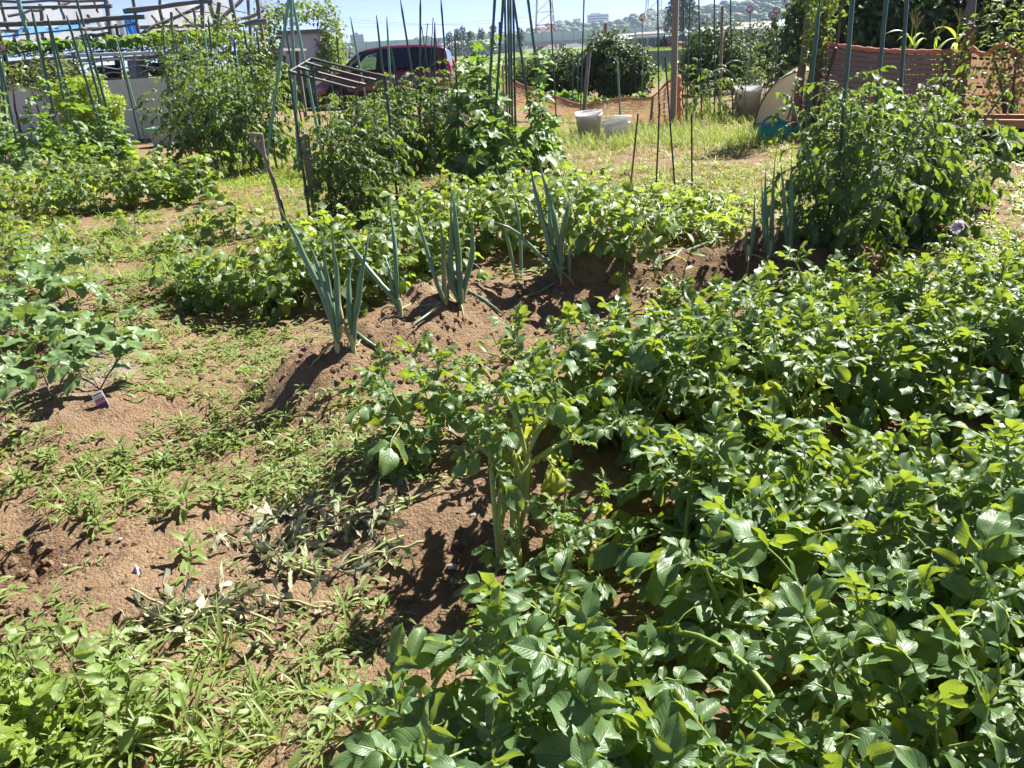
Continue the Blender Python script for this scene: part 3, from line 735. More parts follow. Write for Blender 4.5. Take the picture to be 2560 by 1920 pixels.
def flower_cluster(root, p, n, R, rg):
    for i in range(n):
        d = Vector(rg.normal(0, 1, 3)); d.z = abs(d.z)*.8; d.normalize()
        q = Vector(p)+d*R*rg.uniform(.5, 1.0)
        obj('flower', FLOWER, root, frame(q, d.orthogonal(), d) @ Matrix.Scale(rg.uniform(.9, 1.2), 4))
put_beds()

# ------------------------------------------------------------------ long onions on their ridge
def onion_clump(base, leaves, label, cx=600, cy=400, sc=2.765, sheath=True, r=.0105):
    """leaves: lists of crop pixels from base to tip; each leaf a tube of its own"""
    bp = (cx+base[0]/sc, cy+base[1]/sc); b = P(*bp)
    root = thing('onion_plant', label, 'onion plant', b, 0)
    rg = np.random.default_rng(int(base[0]*3+base[1]))
    for i, lf in enumerate(leaves):
        pts_px = [p for p in lf if not isinstance(p, str)]; kind = next((p for p in lf if isinstance(p, str)), '')
        pp = []
        for j, (x, y) in enumerate(pts_px):
            X, Y = cx+x/sc, cy+y/sc
            if 'f' in kind:
                q = P(X, Y); q = q+[0, 0, .012]
            else:
                q = at(X, Y, b[1]+rg.normal(0, .012)+.02*j*rg.normal(0, 1))
            pp.append(q)
        pp = np.array(pp)
        if 'f' not in kind: pp = np.vstack([b+(pp[0]-b)*.25, pp])
        t = np.linspace(0, len(pp)-1, 15); k = len(pp)
        # smooth the polyline
        pl = np.stack([np.interp(t, range(k), pp[:, c]) for c in range(3)], -1)
        for _ in range(2): pl[1:-1] = .25*pl[:-2]+.5*pl[1:-1]+.25*pl[2:]
        rr = r*(1.15 if 'b' in kind else .8 if 's' in kind else 1.0)*(.62 if 'f' in kind else 1)
        s = np.linspace(0, 1, 15); rad_ = rr*np.clip(.62+.5*np.sin(np.clip(s*1.5, 0, 1)*np.pi*.75), .4, 1.1)*np.clip((1-s)*3.2, .06, 1)
        if 'f' in kind: pl[:, 2] = np.maximum(pl[:, 2], height(pl[:, 0], pl[:, 1])+.006)
        if 'f' not in kind:
            wv = rg.normal(0, .006, (15, 3)); wv[:2] = 0; wv[:, 1] *= 1.5; pl = pl+np.cumsum(wv, 0)*.35
        obj('leaf', MB().tube(rel(root, pl), rad_, 8), root, mats=M_ONIONY if 'y' in kind else M_ONION)
        if 'y' not in kind: obj('dry_tip', MB().tube(rel(root, [pl[-1], pl[-1]+(pl[-1]-pl[-2])*.35, pl[-1]+(pl[-1]-pl[-2])*.6+[rg.normal(0, .01), 0, -.012]]), [rad_[-1]*1.1, .0012, .0006], 5), root, mats=M_ONIONY)
    if sheath:
        top = b+np.array([0, 0, .085])
        for k_ in range(2):
            a_ = rg.uniform(0, 6.28); q_ = path((0, 0, .03), (math.cos(a_), math.sin(a_), .3), rg.uniform(.10, .2), 6, (0, 0, -1.6), .1, rg); q_[:, 2] = np.maximum(q_[:, 2], height(q_[:, 0]+b[0], q_[:, 1]+b[1])-b[2]+.004)
            obj('withered_leaf', MB().tube(q_, [.006, .006, .005, .005, .004, .001], 5), root, mats=M_ONIONY)
        obj('sheath', MB().tube(rel(root, [b-[0, 0, .03], b+[0, 0, .02], b+[0.003, 0, .05], top]), [r*1.15, r*1.25, r*1.15, r*.95], 10), root, mats=M_SHEATH)
    return root
onion_clump((672, 1310), [[(655, 1190), (580, 960), (470, 720), (350, 490), (265, 290), 'b'], [(660, 1180), (600, 960), (520, 700), (465, 580)], [(665, 1180), (640, 1000), (590, 780), (545, 500)], [(690, 1150), (670, 950), (640, 700), (620, 430)], [(690, 1180), (700, 1120), (672, 1090), 'ys']], 'onion clump with tall leaning blue-green leaves on the end of the ridge')
onion_clump((785, 1335), [[(775, 1240), (720, 1100), (705, 930), (695, 770), 'ys'], [(780, 1210), (765, 1000), (760, 830), (810, 650)], [(790, 1210), (830, 1000), (870, 760), (935, 420), 'b'], [(800, 1200), (870, 1262), (980, 1335), (1075, 1385), 'f']], 'onion with one leaf fallen over and pale roots exposed on the ridge end')
onion_clump((1110, 1080), [[(1070, 960), (960, 830), (820, 650), (680, 430), 'b'], [(1070, 960), (1045, 860), (1030, 740), (1010, 650), 's'], [(1080, 950), (1070, 750), (1050, 500), (1040, 300)]], 'slender onion with one straight leaf and one long slanting leaf')
onion_clump((1415, 990), [[(1400, 970), (1340, 820), (1270, 560), (1205, 290)], [(1410, 970), (1395, 750), (1380, 520), (1360, 380), 's'], [(1415, 980), (1410, 750), (1420, 450), 'ys'], [(1430, 960), (1440, 820), 's'], [(1410, 995), (1300, 1085), (1170, 1175), 'f'], [(1400, 985), (1330, 1010), (1190, 1040), 'fs']], 'onion clump with a dry straw coloured leaf and two leaves lying downhill')
onion_clump((1530, 1035), [[(1510, 930), (1440, 720), (1450, 560), (1450, 150), 'b'], [(1525, 930), (1500, 700), (1475, 400), (1445, 170), 'b'], [(1545, 920), (1590, 750), (1610, 550), (1605, 380)], [(1500, 930), (1460, 800), (1435, 650)], [(1580, 920), (1700, 992), (1850, 1105), 'f']], 'stout onion with a thick white base on the ridge crest', r=.0125)
onion_clump((1925, 855), [[(1920, 830), (1870, 620), (1820, 400), (1790, 300)], [(1940, 840), (1945, 600), (1920, 400), (1880, 160)]], 'two leaved onion standing just behind the ridge crest')
K = dict(cx=1200)
onion_clump((560, 810), [[(540, 800), (480, 560), (400, 250), (330, -90), 'b'], [(555, 790), (530, 500), (440, 200), (375, -10), 'b'], [(565, 780), (560, 560), (600, 350), (650, 200), 'b'], [(550, 780), (510, 600), (480, 400), (475, 180)], [(490, 740), (350, 590), (200, 460), (80, 420), 's'], [(620, 820), (605, 720), (610, 600), (690, 490), 's'], [(540, 850), (400, 930), (180, 1050), 'fs']], 'tallest onion clump with long leaves rising above the ridge', r=.0125, **K)
onion_clump((1150, 775), [[(1180, 745), (1400, 650), (1600, 570), (1700, 540), 'f'], [(1160, 760), (1350, 700), (1600, 610), 'fy']], 'fallen onion whose leaves lie flat along the ridge', sheath=False, **K)
onion_clump((1850, 690), [[(1845, 680), (1840, 560), (1840, 430), 's'], [(1860, 680), (1890, 480), (1905, 230)], [(1830, 640), (1800, 590), (1790, 540), 's']], 'short onion with thin leaves near the far end of the ridge', **K)
onion_clump((1995, 655), [[(1980, 650), (1955, 400), (1945, 100)], [(1995, 640), (1985, 300), (1985, 40), 'b'], [(2005, 640), (2010, 350), (2040, -50), 'b'], [(2010, 620), (2050, 520), (2090, 420), 's']], 'upright onion clump with three spear straight leaves at the far ridge end', **K)
onion_clump((2130, 690), [[(2130, 670), (2115, 350), (2085, -30), 'b'], [(2140, 670), (2150, 300), (2140, -40), 'b'], [(2160, 660), (2165, 420), (2170, 110)], [(1860, 610), (2050, 690), (2190, 740), 'fs']], 'last onion on the ridge beside the staked tomatoes', **K)
o_ = P(2500/2.765+600, 1330/2.765+400)

# ------------------------------------------------------------------ potato rows further back
def far_rows():
    G = 'potato plants in the row behind the onions'; L = 'bushy potato plant in the row behind the onion ridge'
    for (px, py, s, ye) in [(470, 735, .26, .02), (540, 750, .27, .0), (610, 765, .27, .02), (690, 770, .28, .08), (730, 740, .38, .08), (830, 735, .38, .12), (900, 745, .36, .06), (960, 720, .38, .08), (790, 690, .42, .08), (880, 680, .42, .08), (970, 660, .42, .05), (1060, 660, .42, .0), (1120, 690, .3, .0), (1160, 620, .45, .0), (1240, 610, .45, .0), (1320, 610, .45, 0), (1400, 620, .42, .02), (1480, 630, .42, 0), (1540, 640, .36, 0), (1200, 560, .42, .0), (1290, 555, .42, 0), (1380, 560, .42, 0), (1470, 570, .42, 0), (1080, 590, .42, .05), (1150, 540, .36, .1)]:
        p = P(px, py); potato(p[0], p[1], s, 4, L, G, far=True, yellow=ye, nl=7, spread=.58, ls=1.05 if s < .3 else 1.3)
    p = P(700, 690); potato(p[0], p[1], .36, 4, 'yellowing potato plant beside the stuck spade', None, far=True, yellow=.75, nl=6)
    p = P(745, 670); potato(p[0], p[1], .34, 4, 'half yellowed potato plant next to the upright wooden board', None, far=True, yellow=.4, nl=6)
    G = 'potato plants in the back row by the cucumbers'; L = 'potato plant in the back row in front of the cucumber stakes'
    for (px, py, s) in [(30, 520, .45), (110, 530, .45), (180, 535, .45), (250, 530, .45), (320, 525, .45), (390, 515, .45), (450, 500, .42), (500, 480, .4), (150, 480, .45), (230, 475, .45), (310, 470, .42), (400, 460, .4)]:
        p = P(px, py); potato(p[0], p[1], s, 4, L, G, far=True, yellow=.05, nl=7, spread=.55, ls=1.5)
    p = P(100, 555); potato(p[0], p[1], .4, 3, 'pale yellow-green potato plant at the front corner of the back row', None, far=True, yellow=.55, nl=6)
    p = P(575, 595); potato(p[0], p[1], .3, 4, 'lone small potato plant on the weedy patch between the rows', None, far=True, yellow=.02, nl=6)
    for (px, py, s) in [(60, 640, .2), (150, 612, .22), (420, 640, .18), (330, 590, .2), (260, 655, .17), (480, 590, .2), (20, 590, .22)]:
        p = P(px, py); potato(p[0], p[1], s, 3, 'low leafy clump in the weedy strip behind the sweet potatoes', 'low clumps in the weedy strip', far=True, yellow=.03, nl=6, ls=1.0, cat='weed clump')
    # melon-like lobed plants on the right of the row
    G = 'melon plants with lobed leaves'; L = 'sprawling melon plant with bright lobed leaves beside the short stakes'
    for (px, py) in [(1560, 530), (1640, 545), (1710, 560), (1770, 560), (1600, 590), (1690, 600), (1760, 615), (1800, 590)]:
        p = P(px, py); root = thing('melon_plant', L, 'melon plant', p, 0, G); rg = np.random.default_rng(px)
        for i in range(5):
            a = i*1.26+rg.uniform(0, 1); pts = path((0, 0, 0), (math.cos(a), math.sin(a), 1.0), .34, 6, (0, 0, -.7), .06, rg)
            shoot(root, pts, .005, 6, MEL_L, M_TSTEM, rg, .15, 1.25, .8, (55, 40), .75, stem_n=4)
far_rows()

def sweet_potatoes():
    G = 'sweet potato plants on the left ridge'; L = 'sweet potato plant with grey-green heart leaves trailing over the ridge'
    for (px, py, n) in [(20, 770, 4), (110, 740, 4), (190, 770, 4), (60, 850, 4), (150, 860, 4), (40, 690, 4), (120, 690, 3), (10, 930, 3), (270, 860, 3)]:
        p = P(px, py); root = thing('sweet_potato_plant', L, 'sweet potato', p, 0, G); rg = np.random.default_rng(px+py)
        for i in range(n):
            a = i*6.28/n+rg.uniform(0, 1); pts = path((0, 0, 0), (math.cos(a), math.sin(a), .9), .30, 6, (0, 0, -.9), .08, rg)
            shoot(root, pts, .0035, 7, SWE_L, M_SSTEM, rg, .1, 1.1, .7, (50, 40), .8, stem_n=5)
    for (px, py, lab) in [(130, 1000, 'young sweet potato plant at the front tip of the ridge'), (250, 975, 'sweet potato plant leaning over the white ash by the red label')]:
        p = P(px, py); root = thing('sweet_potato_plant', lab, 'sweet potato', p); rg = np.random.default_rng(px)
        for i in range(3):
            a = i*2.1+rg.uniform(0, 1); pts = path((0, 0, 0), (math.cos(a)*.6, math.sin(a)*.6, 1), .24, 6, (0, 0, -.3), .08, rg)
            shoot(root, pts, .0035, 7, SWE_L, M_SSTEM, rg, .25, 1.05, .7, (55, 40), .75, stem_n=5)
sweet_potatoes()

# ------------------------------------------------------------------ tomatoes and cucumbers
def tomato(x, y, h, ns, label, group=None, nl=15, lean=.22, s=1.0, flowers=3, t0=.08):
    rg = np.random.default_rng(int(abs(x*7919+y*3571)*10) % 2**31)
    root = thing('tomato_plant', label, 'tomato plant', (x, y, hz(x, y)-.01), 0, group)
    for i in range(ns):
        a = i*6.283/ns+rg.uniform(-.6, .6)
        pts = path((math.cos(a)*.03, math.sin(a)*.03, 0), (math.cos(a)*lean*rg.uniform(.3, 1.4), math.sin(a)*lean*rg.uniform(.3, 1.4), 1), h*rg.uniform(.82, 1.08), 9, (0, 0, 0), .06, rg)
        shoot(root, pts, .009, nl, TOM_L, M_TSTEM, rg, t0, 1.4*s, .8*s, (85, 40), .6, stem_n=6, jit=.35)
        for j in range(flowers):
            q = pts[rg.integers(5, 8)]
            obj('flower_truss', FLOW_Y, root, Matrix.Translation(Vector(q)+Vector(rg.normal(0, .05, 3))) @ Matrix.Rotation(rg.uniform(0, 6), 4, 'Z'))
    return root
_fy = MB()
for k in range(5):
    leaflet(_fy, .016, .006, Matrix.Translation((.012*math.cos(k*2.4), .012*math.sin(k*2.4), .012*(k % 3))) @ Matrix.Rotation(k*1.3, 4, 'Z') @ Matrix.Rotation(-.6, 4, 'X'), np.random.default_rng(k), prof_lance, .1, .4, 0, 2, 2)
FLOW_Y = _fy.mesh('flower_truss', mat('tomato_flower', (0.8, 0.6, 0.04), 0.5, trans=.3, tr=(.9, .7, .05)))
def tomatoes():
    G = 'staked tomato plants on the right'
    for i, (px, py, h, ns) in enumerate([(2060, 590, .9, 4), (2140, 600, .95, 4), (2220, 610, .95, 4), (2300, 600, .9, 4), (2100, 560, 1.0, 4), (2200, 560, 1.05, 4), (2290, 565, .9, 4)]):
        p = P(px, py); tomato(p[0], p[1], h, ns, 'tall bushy tomato plant tied among thick green stakes beside the net fence', G, nl=24, lean=.27, flowers=2, s=1.15)
    # one long arm reaching to the upper right
    p = P(2270, 590); root = thing('tomato_plant', 'tomato plant with a long bare arm reaching over the path', 'tomato plant', p); rg = np.random.default_rng(12)
    for (tx, ty, nl) in ((2420, 170, 12), (2520, 215, 11), (2480, 395, 10)):
        e = at(tx, ty, p[1]+.1); m = (p+e)/2+[0.05, 0, .12]; t = np.linspace(0, 1, 10)[:, None]
        shoot(root, rel(root, (1-t)**2*p+2*t*(1-t)*m+t*t*e), .011, nl, TOM_L, M_TSTEM, rg, .35, 1.2, .6, (75, 40), .6, r1=.006)
    G = 'tomato bushes by the panel wall'
    for (px, py, h) in [(500, 425, 1.35), (570, 430, 1.5), (640, 435, 1.5), (700, 425, 1.35), (540, 405, 1.4), (620, 405, 1.4)]:
        p = P(px, py); tomato(p[0], p[1], h, 3, 'dense dark tomato bush with bare lower stems near the pale panel wall', G, nl=32, lean=.26, s=1.4, flowers=1, t0=.3)
    G = 'tomato plants under the pipe frame'
    for (px, py, h) in [(850, 560, .95), (900, 560, 1.05), (950, 545, 1.0)]:
        p = P(px, py); tomato(p[0], p[1], h, 3, 'leafy tomato plant growing inside the dark pipe frame', G, nl=30, lean=.17, flowers=2, s=1.05)
    G = 'tomato plants in front of the red car'
    for (px, py, h) in [(950, 430, 1.0), (1010, 435, 1.1), (1070, 430, 1.15), (1110, 425, 1.05), (900, 425, .95), (980, 410, 1.05)]:
        p = P(px, py); tomato(p[0], p[1], h, 3, 'tomato plant in the staked row before the red car', G, nl=30, lean=.22, s=1.25, flowers=1, t0=.22)
tomatoes()
M_YFLOW = mat('yellow_petal', (0.8, 0.5, 0.03), 0.5, trans=.3, tr=(.9, .6, .05))
_yf = MB()
for k in range(5): leaflet(_yf, .026, .02, Matrix.Rotation(k*1.2566, 4, 'Z') @ Matrix.Rotation(.5, 4, 'X'), np.random.default_rng(k), prof_ovate, .1, .5, .1, 2, 3)
YFLOW = _yf.mesh('flower', M_YFLOW)
def cucumber(x, y, h, label, group, n=16, s=1.0, top=None, fl=2, wide=.12):
    rg = np.random.default_rng(int(abs(x*7919+y*2477)*10) % 2**31)
    root = thing('cucumber_plant', label, 'cucumber plant', (x, y, hz(x, y)-.01), 0, group)
    pts = path((0, 0, 0), (rg.normal(0, .08), rg.normal(0, .05), 1), h, 10, (0, 0, .1), .10, rg)
    if top is not None: pts[:, :2] += np.linspace(0, 1, 10)[:, None]*np.asarray(top)[None]
    shoot(root, pts, .006, n, CUC_L, M_TSTEM, rg, .04, 1.25*s, .7*s, (80, 55), .45, stem_n=5, jit=.4)
    for k in range(2):
        a = rg.uniform(0, 6.28)
        shoot(root, path((0, 0, h*.1), (math.cos(a), math.sin(a), .6), h*.4, 6, (0, 0, .2), .1, rg), .005, 5, CUC_L, M_TSTEM, rg, .2, 1.15*s, .8*s, (75, 60), .5, stem_n=4, jit=.4)
    for k in range(fl):
        q = pts[rg.integers(2, 8)]+rg.normal(0, .06, 3)
        obj('flower', YFLOW, root, Matrix.Translation(q) @ Matrix.Rotation(1.2, 4, 'X'))
    return root
def cucumbers():
    G = 'cucumber plants on the centre stakes'
    for (px, py, h) in [(1150, 470, .9), (1205, 470, 1.4), (1235, 468, 1.45), (1270, 450, 1.35), (1330, 445, 1.25), (1375, 435, .95), (1250, 460, 1.3), (1220, 475, 1.2), (1290, 470, .5), (1180, 480, .5), (1350, 420, .55)]:
        p = P(px, py); cucumber(p[0], p[1], h, 'cucumber vine with big drooping leaves climbing the tall centre stakes', G, 28, 1.45)
    G = 'cucumber plants along the left trellis'
    for (px, py, h) in [(20, 430, 1.1), (80, 430, 1.2), (150, 425, 1.25), (210, 420, 1.2), (270, 415, .8), (310, 425, .55), (110, 450, .8), (230, 440, .8), (40, 400, 1.2), (330, 400, .5)]:
        p = P(px, py); cucumber(p[0], p[1], h, 'cucumber plant with yellow flowers on the tied green stake trellis', G, 20, 1.6, fl=3)
cucumbers()
# ------------------------------------------------------------------ weeds
WEEDY = [(600, 1150, 420, 110, 1.0), (330, 1210, 280, 100, .8), (720, 1085, 280, 65, .9), (150, 1740, 330, 190, .75), (340, 1570, 260, 70, .35), (640, 1640, 190, 90, .4), (720, 1790, 170, 130, .55), (850, 1590, 100, 70, .5),
         (560, 930, 260, 120, .95), (450, 770, 280, 140, 1.0), (230, 610, 330, 90, 1.0), (880, 1010, 120, 60, .7), (60, 1110, 120, 80, .6), (130, 1200, 150, 70, .8), (980, 1800, 60, 100, .4), (650, 500, 260, 70, .9), (1000, 480, 300, 70, .7), (660, 700, 240, 90, .6),
         (750, 850, 120, 90, .6), (2480, 620, 160, 90, .7), (1650, 690, 250, 40, .25), (2350, 720, 120, 60, .3), (1100, 780, 160, 60, .2)]
BARE = [(250, 1040, 200, 70), (900, 960, 220, 70), (1200, 830, 300, 110), (80, 1420, 190, 90), (780, 1050, 120, 30), (1150, 1450, 230, 90), (560, 960, 80, 30), (480, 1620, 120, 60), (300, 690, 70, 25), (380, 560, 110, 25), (1000, 880, 150, 80), (1450, 740, 200, 60), (650, 1890, 90, 60), (700, 1500, 150, 60)]
def weed_density(px, py):
    d = np.full(np.shape(px), .10)
    for cx, cy, rx, ry, s in WEEDY:
        e = ((px-cx)/rx)**2+((py-cy)/ry)**2
        d = np.maximum(d, s*np.clip(1.35-e*.8, 0, 1))
    for cx, cy, rx, ry in BARE:
        e = ((px-cx)/rx)**2+((py-cy)/ry)**2
        d = d*np.clip(.10+e*.75, .12, 1)
    d = np.where(py < 560, np.maximum(d, .6), d)
    d = np.where((px < -40) | (px > 2600), .5, d)
    return d
def blade_t(seed, n, L, W, spread, droop, prof=prof_blade, nu=2, nv=4, stem=0.0, fold=.35):
    rg = np.random.default_rng(seed); mb = MB()
    for i in range(n):
        a = i*2.4+rg.uniform(-.4, .4); el = rg.uniform(*spread)
        Yd = (math.cos(a)*math.cos(el), math.sin(a)*math.cos(el), math.sin(el))
        z = stem*i/n
        leaflet(mb, L*rg.uniform(.55, 1.1), W*rg.uniform(.8, 1.2), frame((math.cos(a)*.006, math.sin(a)*.006, z), Yd, (0, 0, 1)), rg, prof, fold, droop*rg.uniform(.5, 1.4), .03, nu, nv)
    if stem: mb.tube([(0, 0, -.01), (0, 0, stem)], [.002, .0015], 4, m=1, cap=False)
    return mb
def runner_t(seed, L=.16):
    rg = np.random.default_rng(seed); mb = MB()
    pts = path((0, 0, .01), (0, 1, .25), L, 6, (0, 0, -.35), .12, rg); pts[:, 2] = np.abs(pts[:, 2])+.006
    mb.tube(pts, .0016, 4, m=1, cap=False)
    for i in range(8):
        p = pts[min(i*5//7, 5)]; sd = 1 if i % 2 else -1
        Yd = Vector((sd*rg.uniform(.5, 1), rg.uniform(.2, 1.0), rg.uniform(.1, .7)))
        leaflet(mb, .05*rg.uniform(.7, 1.2), .0125, frame(p, Yd, (0, 0, 1)), rg, prof_lance, .25, .8, .02, 2, 3)
    return mb
def lay(temps, x, y, smin, smax, keep=None, dz=0.0):
    parts = []; n = len(x); which = rng.integers(0, len(temps), n)
    for k, t in enumerate(temps):
        i = which == k
        if not i.any(): continue
        m = int(i.sum())
        parts.append(scatter(t, ground_pts(x[i], y[i], dz), rng.uniform(smin, smax, m)*1.0, rng.uniform(0, 6.28, m), rng.normal(0, .12, (m, 2))))
    return join(parts)
def in_bed(x, y):
    a, _ = seg_d(x, y, BED_A); b, _ = seg_d(x, y, BED_B); c, _ = seg_d(x, y, ONION)
    return ((a < .45) & (x > -.3)) | ((b < .42) & (x > -.3)) | (c < .2)
def weeds():
    R = [runner_t(i) for i in range(4)]; S = [blade_t(10+i, 6, .05, .017, (.15, .8), .6, prof_lance, 2, 3, .02) for i in range(3)]
    Gs = [blade_t(20+i, 8, .09, .009, (.4, 1.3), 1.1, stem=.01) for i in range(4)]; tiny = [blade_t(30+i, 5, .022, .012, (.1, .6), .3, prof_ovate, 2, 2) for i in range(2)]
    def cand(n, y0, y1, half, pw=1.0):
        y = y0+(y1-y0)*rng.random(n)**pw; x = rng.uniform(-1, 1, n)*(half[0]+half[1]*y)
        px, py, w = project(x, y, height(x, y)); d = weed_density(px, py)
        k = (rng.random(n) < d) & (~in_bed(x, y) | (rng.random(n) < .06))
        return x[k], y[k]
    x, y = cand(11000, .85, 5.4, (1.1, .66), 1.15)
    n = len(x); h = rng.permutation(n); a, b, c = h[:int(n*.42)], h[int(n*.42):int(n*.72)], h[int(n*.72):]
    m = join([lay(R, x[a], y[a], .6, 1.15), lay(S, x[b], y[b], .6, 1.25)])
    struct(obj('weed_cover', m, mats=[M_WEED, M_SSTEM]), 'stuff')
    m = lay(Gs, x[c], y[c], .5, 1.1)
    x2, y2 = cand(4200, .85, 4.5, (1.1, .66), 1.2)
    struct(obj('grass_cover', m, mats=[M_GRASS, M_SSTEM]), 'stuff')
    m = lay(tiny, x2, y2, .6, 1.2)
    struct(obj('seedling_cover', m, mats=[M_WEED, M_SSTEM]), 'stuff')
    # middle distance
    x, y = cand(10500, 4.6, 13, (1.5, .72), 1.1)
    n = len(x); h = rng.permutation(n); a, b = h[:int(n*.5)], h[int(n*.5):]
    R1 = [blade_t(40+i, 7, .07, .02, (.2, .9), .7, prof_lance, 2, 2, .03) for i in range(3)]
    struct(obj('weed_cover', lay(R1, x[a], y[a], .8, 1.6), mats=[M_WEED, M_SSTEM]), 'stuff')
    G1 = [blade_t(50+i, 7, .13, .010, (.5, 1.4), .9, nv=2) for i in range(3)]
    struct(obj('grass_cover', lay(G1, x[b], y[b], .6, 1.4), mats=[M_GRASS, M_SSTEM]), 'stuff')
    # dry yellowish grass along the path and the tall grass by the net fence
    def fill(n, quad, temps, s0, s1, name, mt, dens=None):
        X, Y = [], []
        px = rng.uniform(quad[0], quad[2], n); py = quad[1]+(quad[3]-quad[1])*rng.random(n)
        for a_, b_ in zip(px, py):
            d = ray(a_, b_); t = -CAM_H/d[2]; X.append(d[0]*t); Y.append(d[1]*t)
        struct(obj(name, lay(temps, np.array(X), np.array(Y), s0, s1), mats=mt), 'stuff')
    fill(1200, (1290, 415, 1990, 500), G1, .45, .9, 'dry_grass', [M_DRY, M_SSTEM])
    fill(500, (1290, 415, 1990, 520), R1, .6, 1.1, 'weed_cover', [M_LIME, M_SSTEM])
    G2 = [blade_t(60+i, 12, .30, .010, (.9, 1.5), .7, nv=3) for i in range(3)]
    fill(520, (1290, 322, 1900, 375), G2, .55, 1.0, 'tall_grass', [M_GRASS, M_SSTEM])
    fill(420, (1290, 330, 1990, 395), G1, .8, 1.6, 'dry_grass', [M_DRY, M_SSTEM])
    fill(420, (2000, 330, 2560, 395), R1, 1.0, 2.2, 'weed_cover', [M_WEED, M_SSTEM])
    fill(500, (1330, 255, 1900, 318), G2, .5, .9, 'tall_grass', [M_WEED, M_SSTEM])
    fill(700, (380, 395, 1000, 470), R1, .7, 1.5, 'weed_cover', [M_LIME, M_SSTEM])
    fill(700, (560, 420, 1300, 520), G1, .5, 1.0, 'dry_grass', [M_LIME, M_SSTEM])
    fill(900, (560, 300, 1300, 400), R1, 1.0, 2.0, 'weed_cover', [M_WEED, M_SSTEM])
    # tall field grass behind the car and across the lane
    Xs = rng.uniform(-26, 30, 1300); Ys = rng.uniform(24, 46, 1300)
    G3 = [blade_t(70+i, 8, .8, .045, (1.0, 1.5), .5, nv=2) for i in range(2)]
    struct(obj('field_grass', lay(G3, Xs, Ys, .5, 1.1), mats=[M_GRASS, M_SSTEM]), 'stuff')
    # single weeds near the camera
    B = [leaflet(MB(), .11, .011, None, np.random.default_rng(i), prof_blade, .35, .5+.35*i, .02, 2, 7).mesh('blade', M_GRASS) for i in range(4)]
    W = [leaflet(MB(), .065, .018, None, np.random.default_rng(i), prof_lance, .25, .4+.25*i, .04, 4, 6).mesh('leaf', M_WEED) for i in range(4)]
    rg = np.random.default_rng(99)
    def tuft(px, py, s, n, label, group):
        p = P(px, py); root = thing('grass_tuft', label, 'grass', p, 0, group)
        for i in range(n):
            a = i*2.4+rg.uniform(-.4, .4); el = rg.uniform(.5, 1.35)
            Yd = (math.cos(a)*math.cos(el), math.sin(a)*math.cos(el), math.sin(el))
            obj('blade', B[rg.integers(4)], root, frame((math.cos(a)*.006, math.sin(a)*.006, 0), Yd, (0, 0, 1)) @ Matrix.Scale(s*rg.uniform(.6, 1.2), 4))
    def broad(px, py, s, n, label, group):
        p = P(px, py); root = thing('broadleaf_weed', label, 'weed', p, 0, group)
        h = .05*s
        obj('stem', MB().tube([(0, 0, -.01), (.003, 0, h*.5), (0, .004, h)], [.003, .0025, .0015], 5), root, mats=M_SSTEM)
        for i in range(n):
            a = i*2.4; el = .1+.9*i/n
            Yd = (math.cos(a)*math.cos(el), math.sin(a)*math.cos(el), math.sin(el))
            obj('leaf', W[rg.integers(4)], root, frame((0, 0, h*i/n), Yd, (0, 0, 1)) @ Matrix.Scale(s*rg.uniform(.7, 1.15)*(1-.35*i/n), 4))
    for i in range(34):
        px, py = rg.uniform(0, 560), rg.uniform(1600, 1915)
        tuft(px, py, rg.uniform(.8, 1.35), 8, 'broad bladed crabgrass tuft in the thick weed patch at the bed edge', 'crabgrass in the front weed patch')
    for (px, py, s) in [(560, 1670, .9), (520, 1690, .7), (640, 1745, .9), (690, 1720, .6), (780, 1650, .7), (820, 1600, .7), (760, 1740, .9), (700, 1850, 1.0), (640, 1880, 1.0), (880, 1580, .7), (850, 1500, .5), (740, 1420, .5), (870, 1760, .8), (620, 1800, .9), (900, 1850, .9)]:
        tuft(px, py, s, 8, 'small crabgrass tuft standing alone on the bare light brown soil', 'crabgrass on the bare path')
    for (px, py, s) in [(250, 1330, .9), (480, 1400, 1.2), (470, 1280, 1.2), (560, 1260, 1.0), (640, 1230, .9), (690, 1210, .9), (590, 1120, .9), (310, 1140, .9), (780, 1190, .8), (850, 1080, .8), (420, 1170, .9), (130, 1160, .8), (60, 1200, .8), (240, 1290, 1.0), (740, 1130, .8), (900, 1020, .7)]:
        broad(px, py, s*1.3, 12, 'pale green rosette weed with pointed leaves in the trampled path', 'rosette weeds on the path')
    for (px, py, s) in [(860, 1010, 1.0), (900, 1005, .8), (820, 1020, .8), (300, 1250, 1.0), (390, 1230, 1.2), (340, 1200, 1.1), (260, 1220, 1.0), (180, 1270, 1.0), (40, 1200, .9)]:
        tuft(px, py, s, 9, 'light green grass tuft among the weeds beside the onion ridge', 'grass tufts on the path')
    # serrated, three-part leaves in the front corner
    for j, (px, py, s) in enumerate([(130, 1770, 1.15), (250, 1800, 1.25), (350, 1780, 1.1), (60, 1700, 1.0), (440, 1850, 1.1), (200, 1690, 1.1), (330, 1860, 1.2), (130, 1330, .9)]):
        p = P(px, py); root = thing('bidens_weed', 'broad serrated three-part weed on purple stems in the front weed patch' if j < 7 else 'single dark serrated weed beside the dug hollow', 'weed', p, 0, 'serrated weeds in the front patch' if j < 7 else None)
        pts = path((0, 0, 0), (rg.normal(0, .2), rg.normal(0, .2), 1), .13*s, 5, wob=.05, rg=rg)
        shoot(root, pts, .003, 4, BID_L, M_SSTEM, rg, .45, .72*s, .5*s, (70, 45), .75, stem_n=5)
    # pale crinkled plant in the corner
    M_CR = leaf_mat('crinkled_leaf', (0.20, 0.30, 0.04), (0.26, 0.36, 0.06), (0.5, 0.65, 0.06), bump=.9, side=9, vamt=.5, vein=(.34, .42, .14))
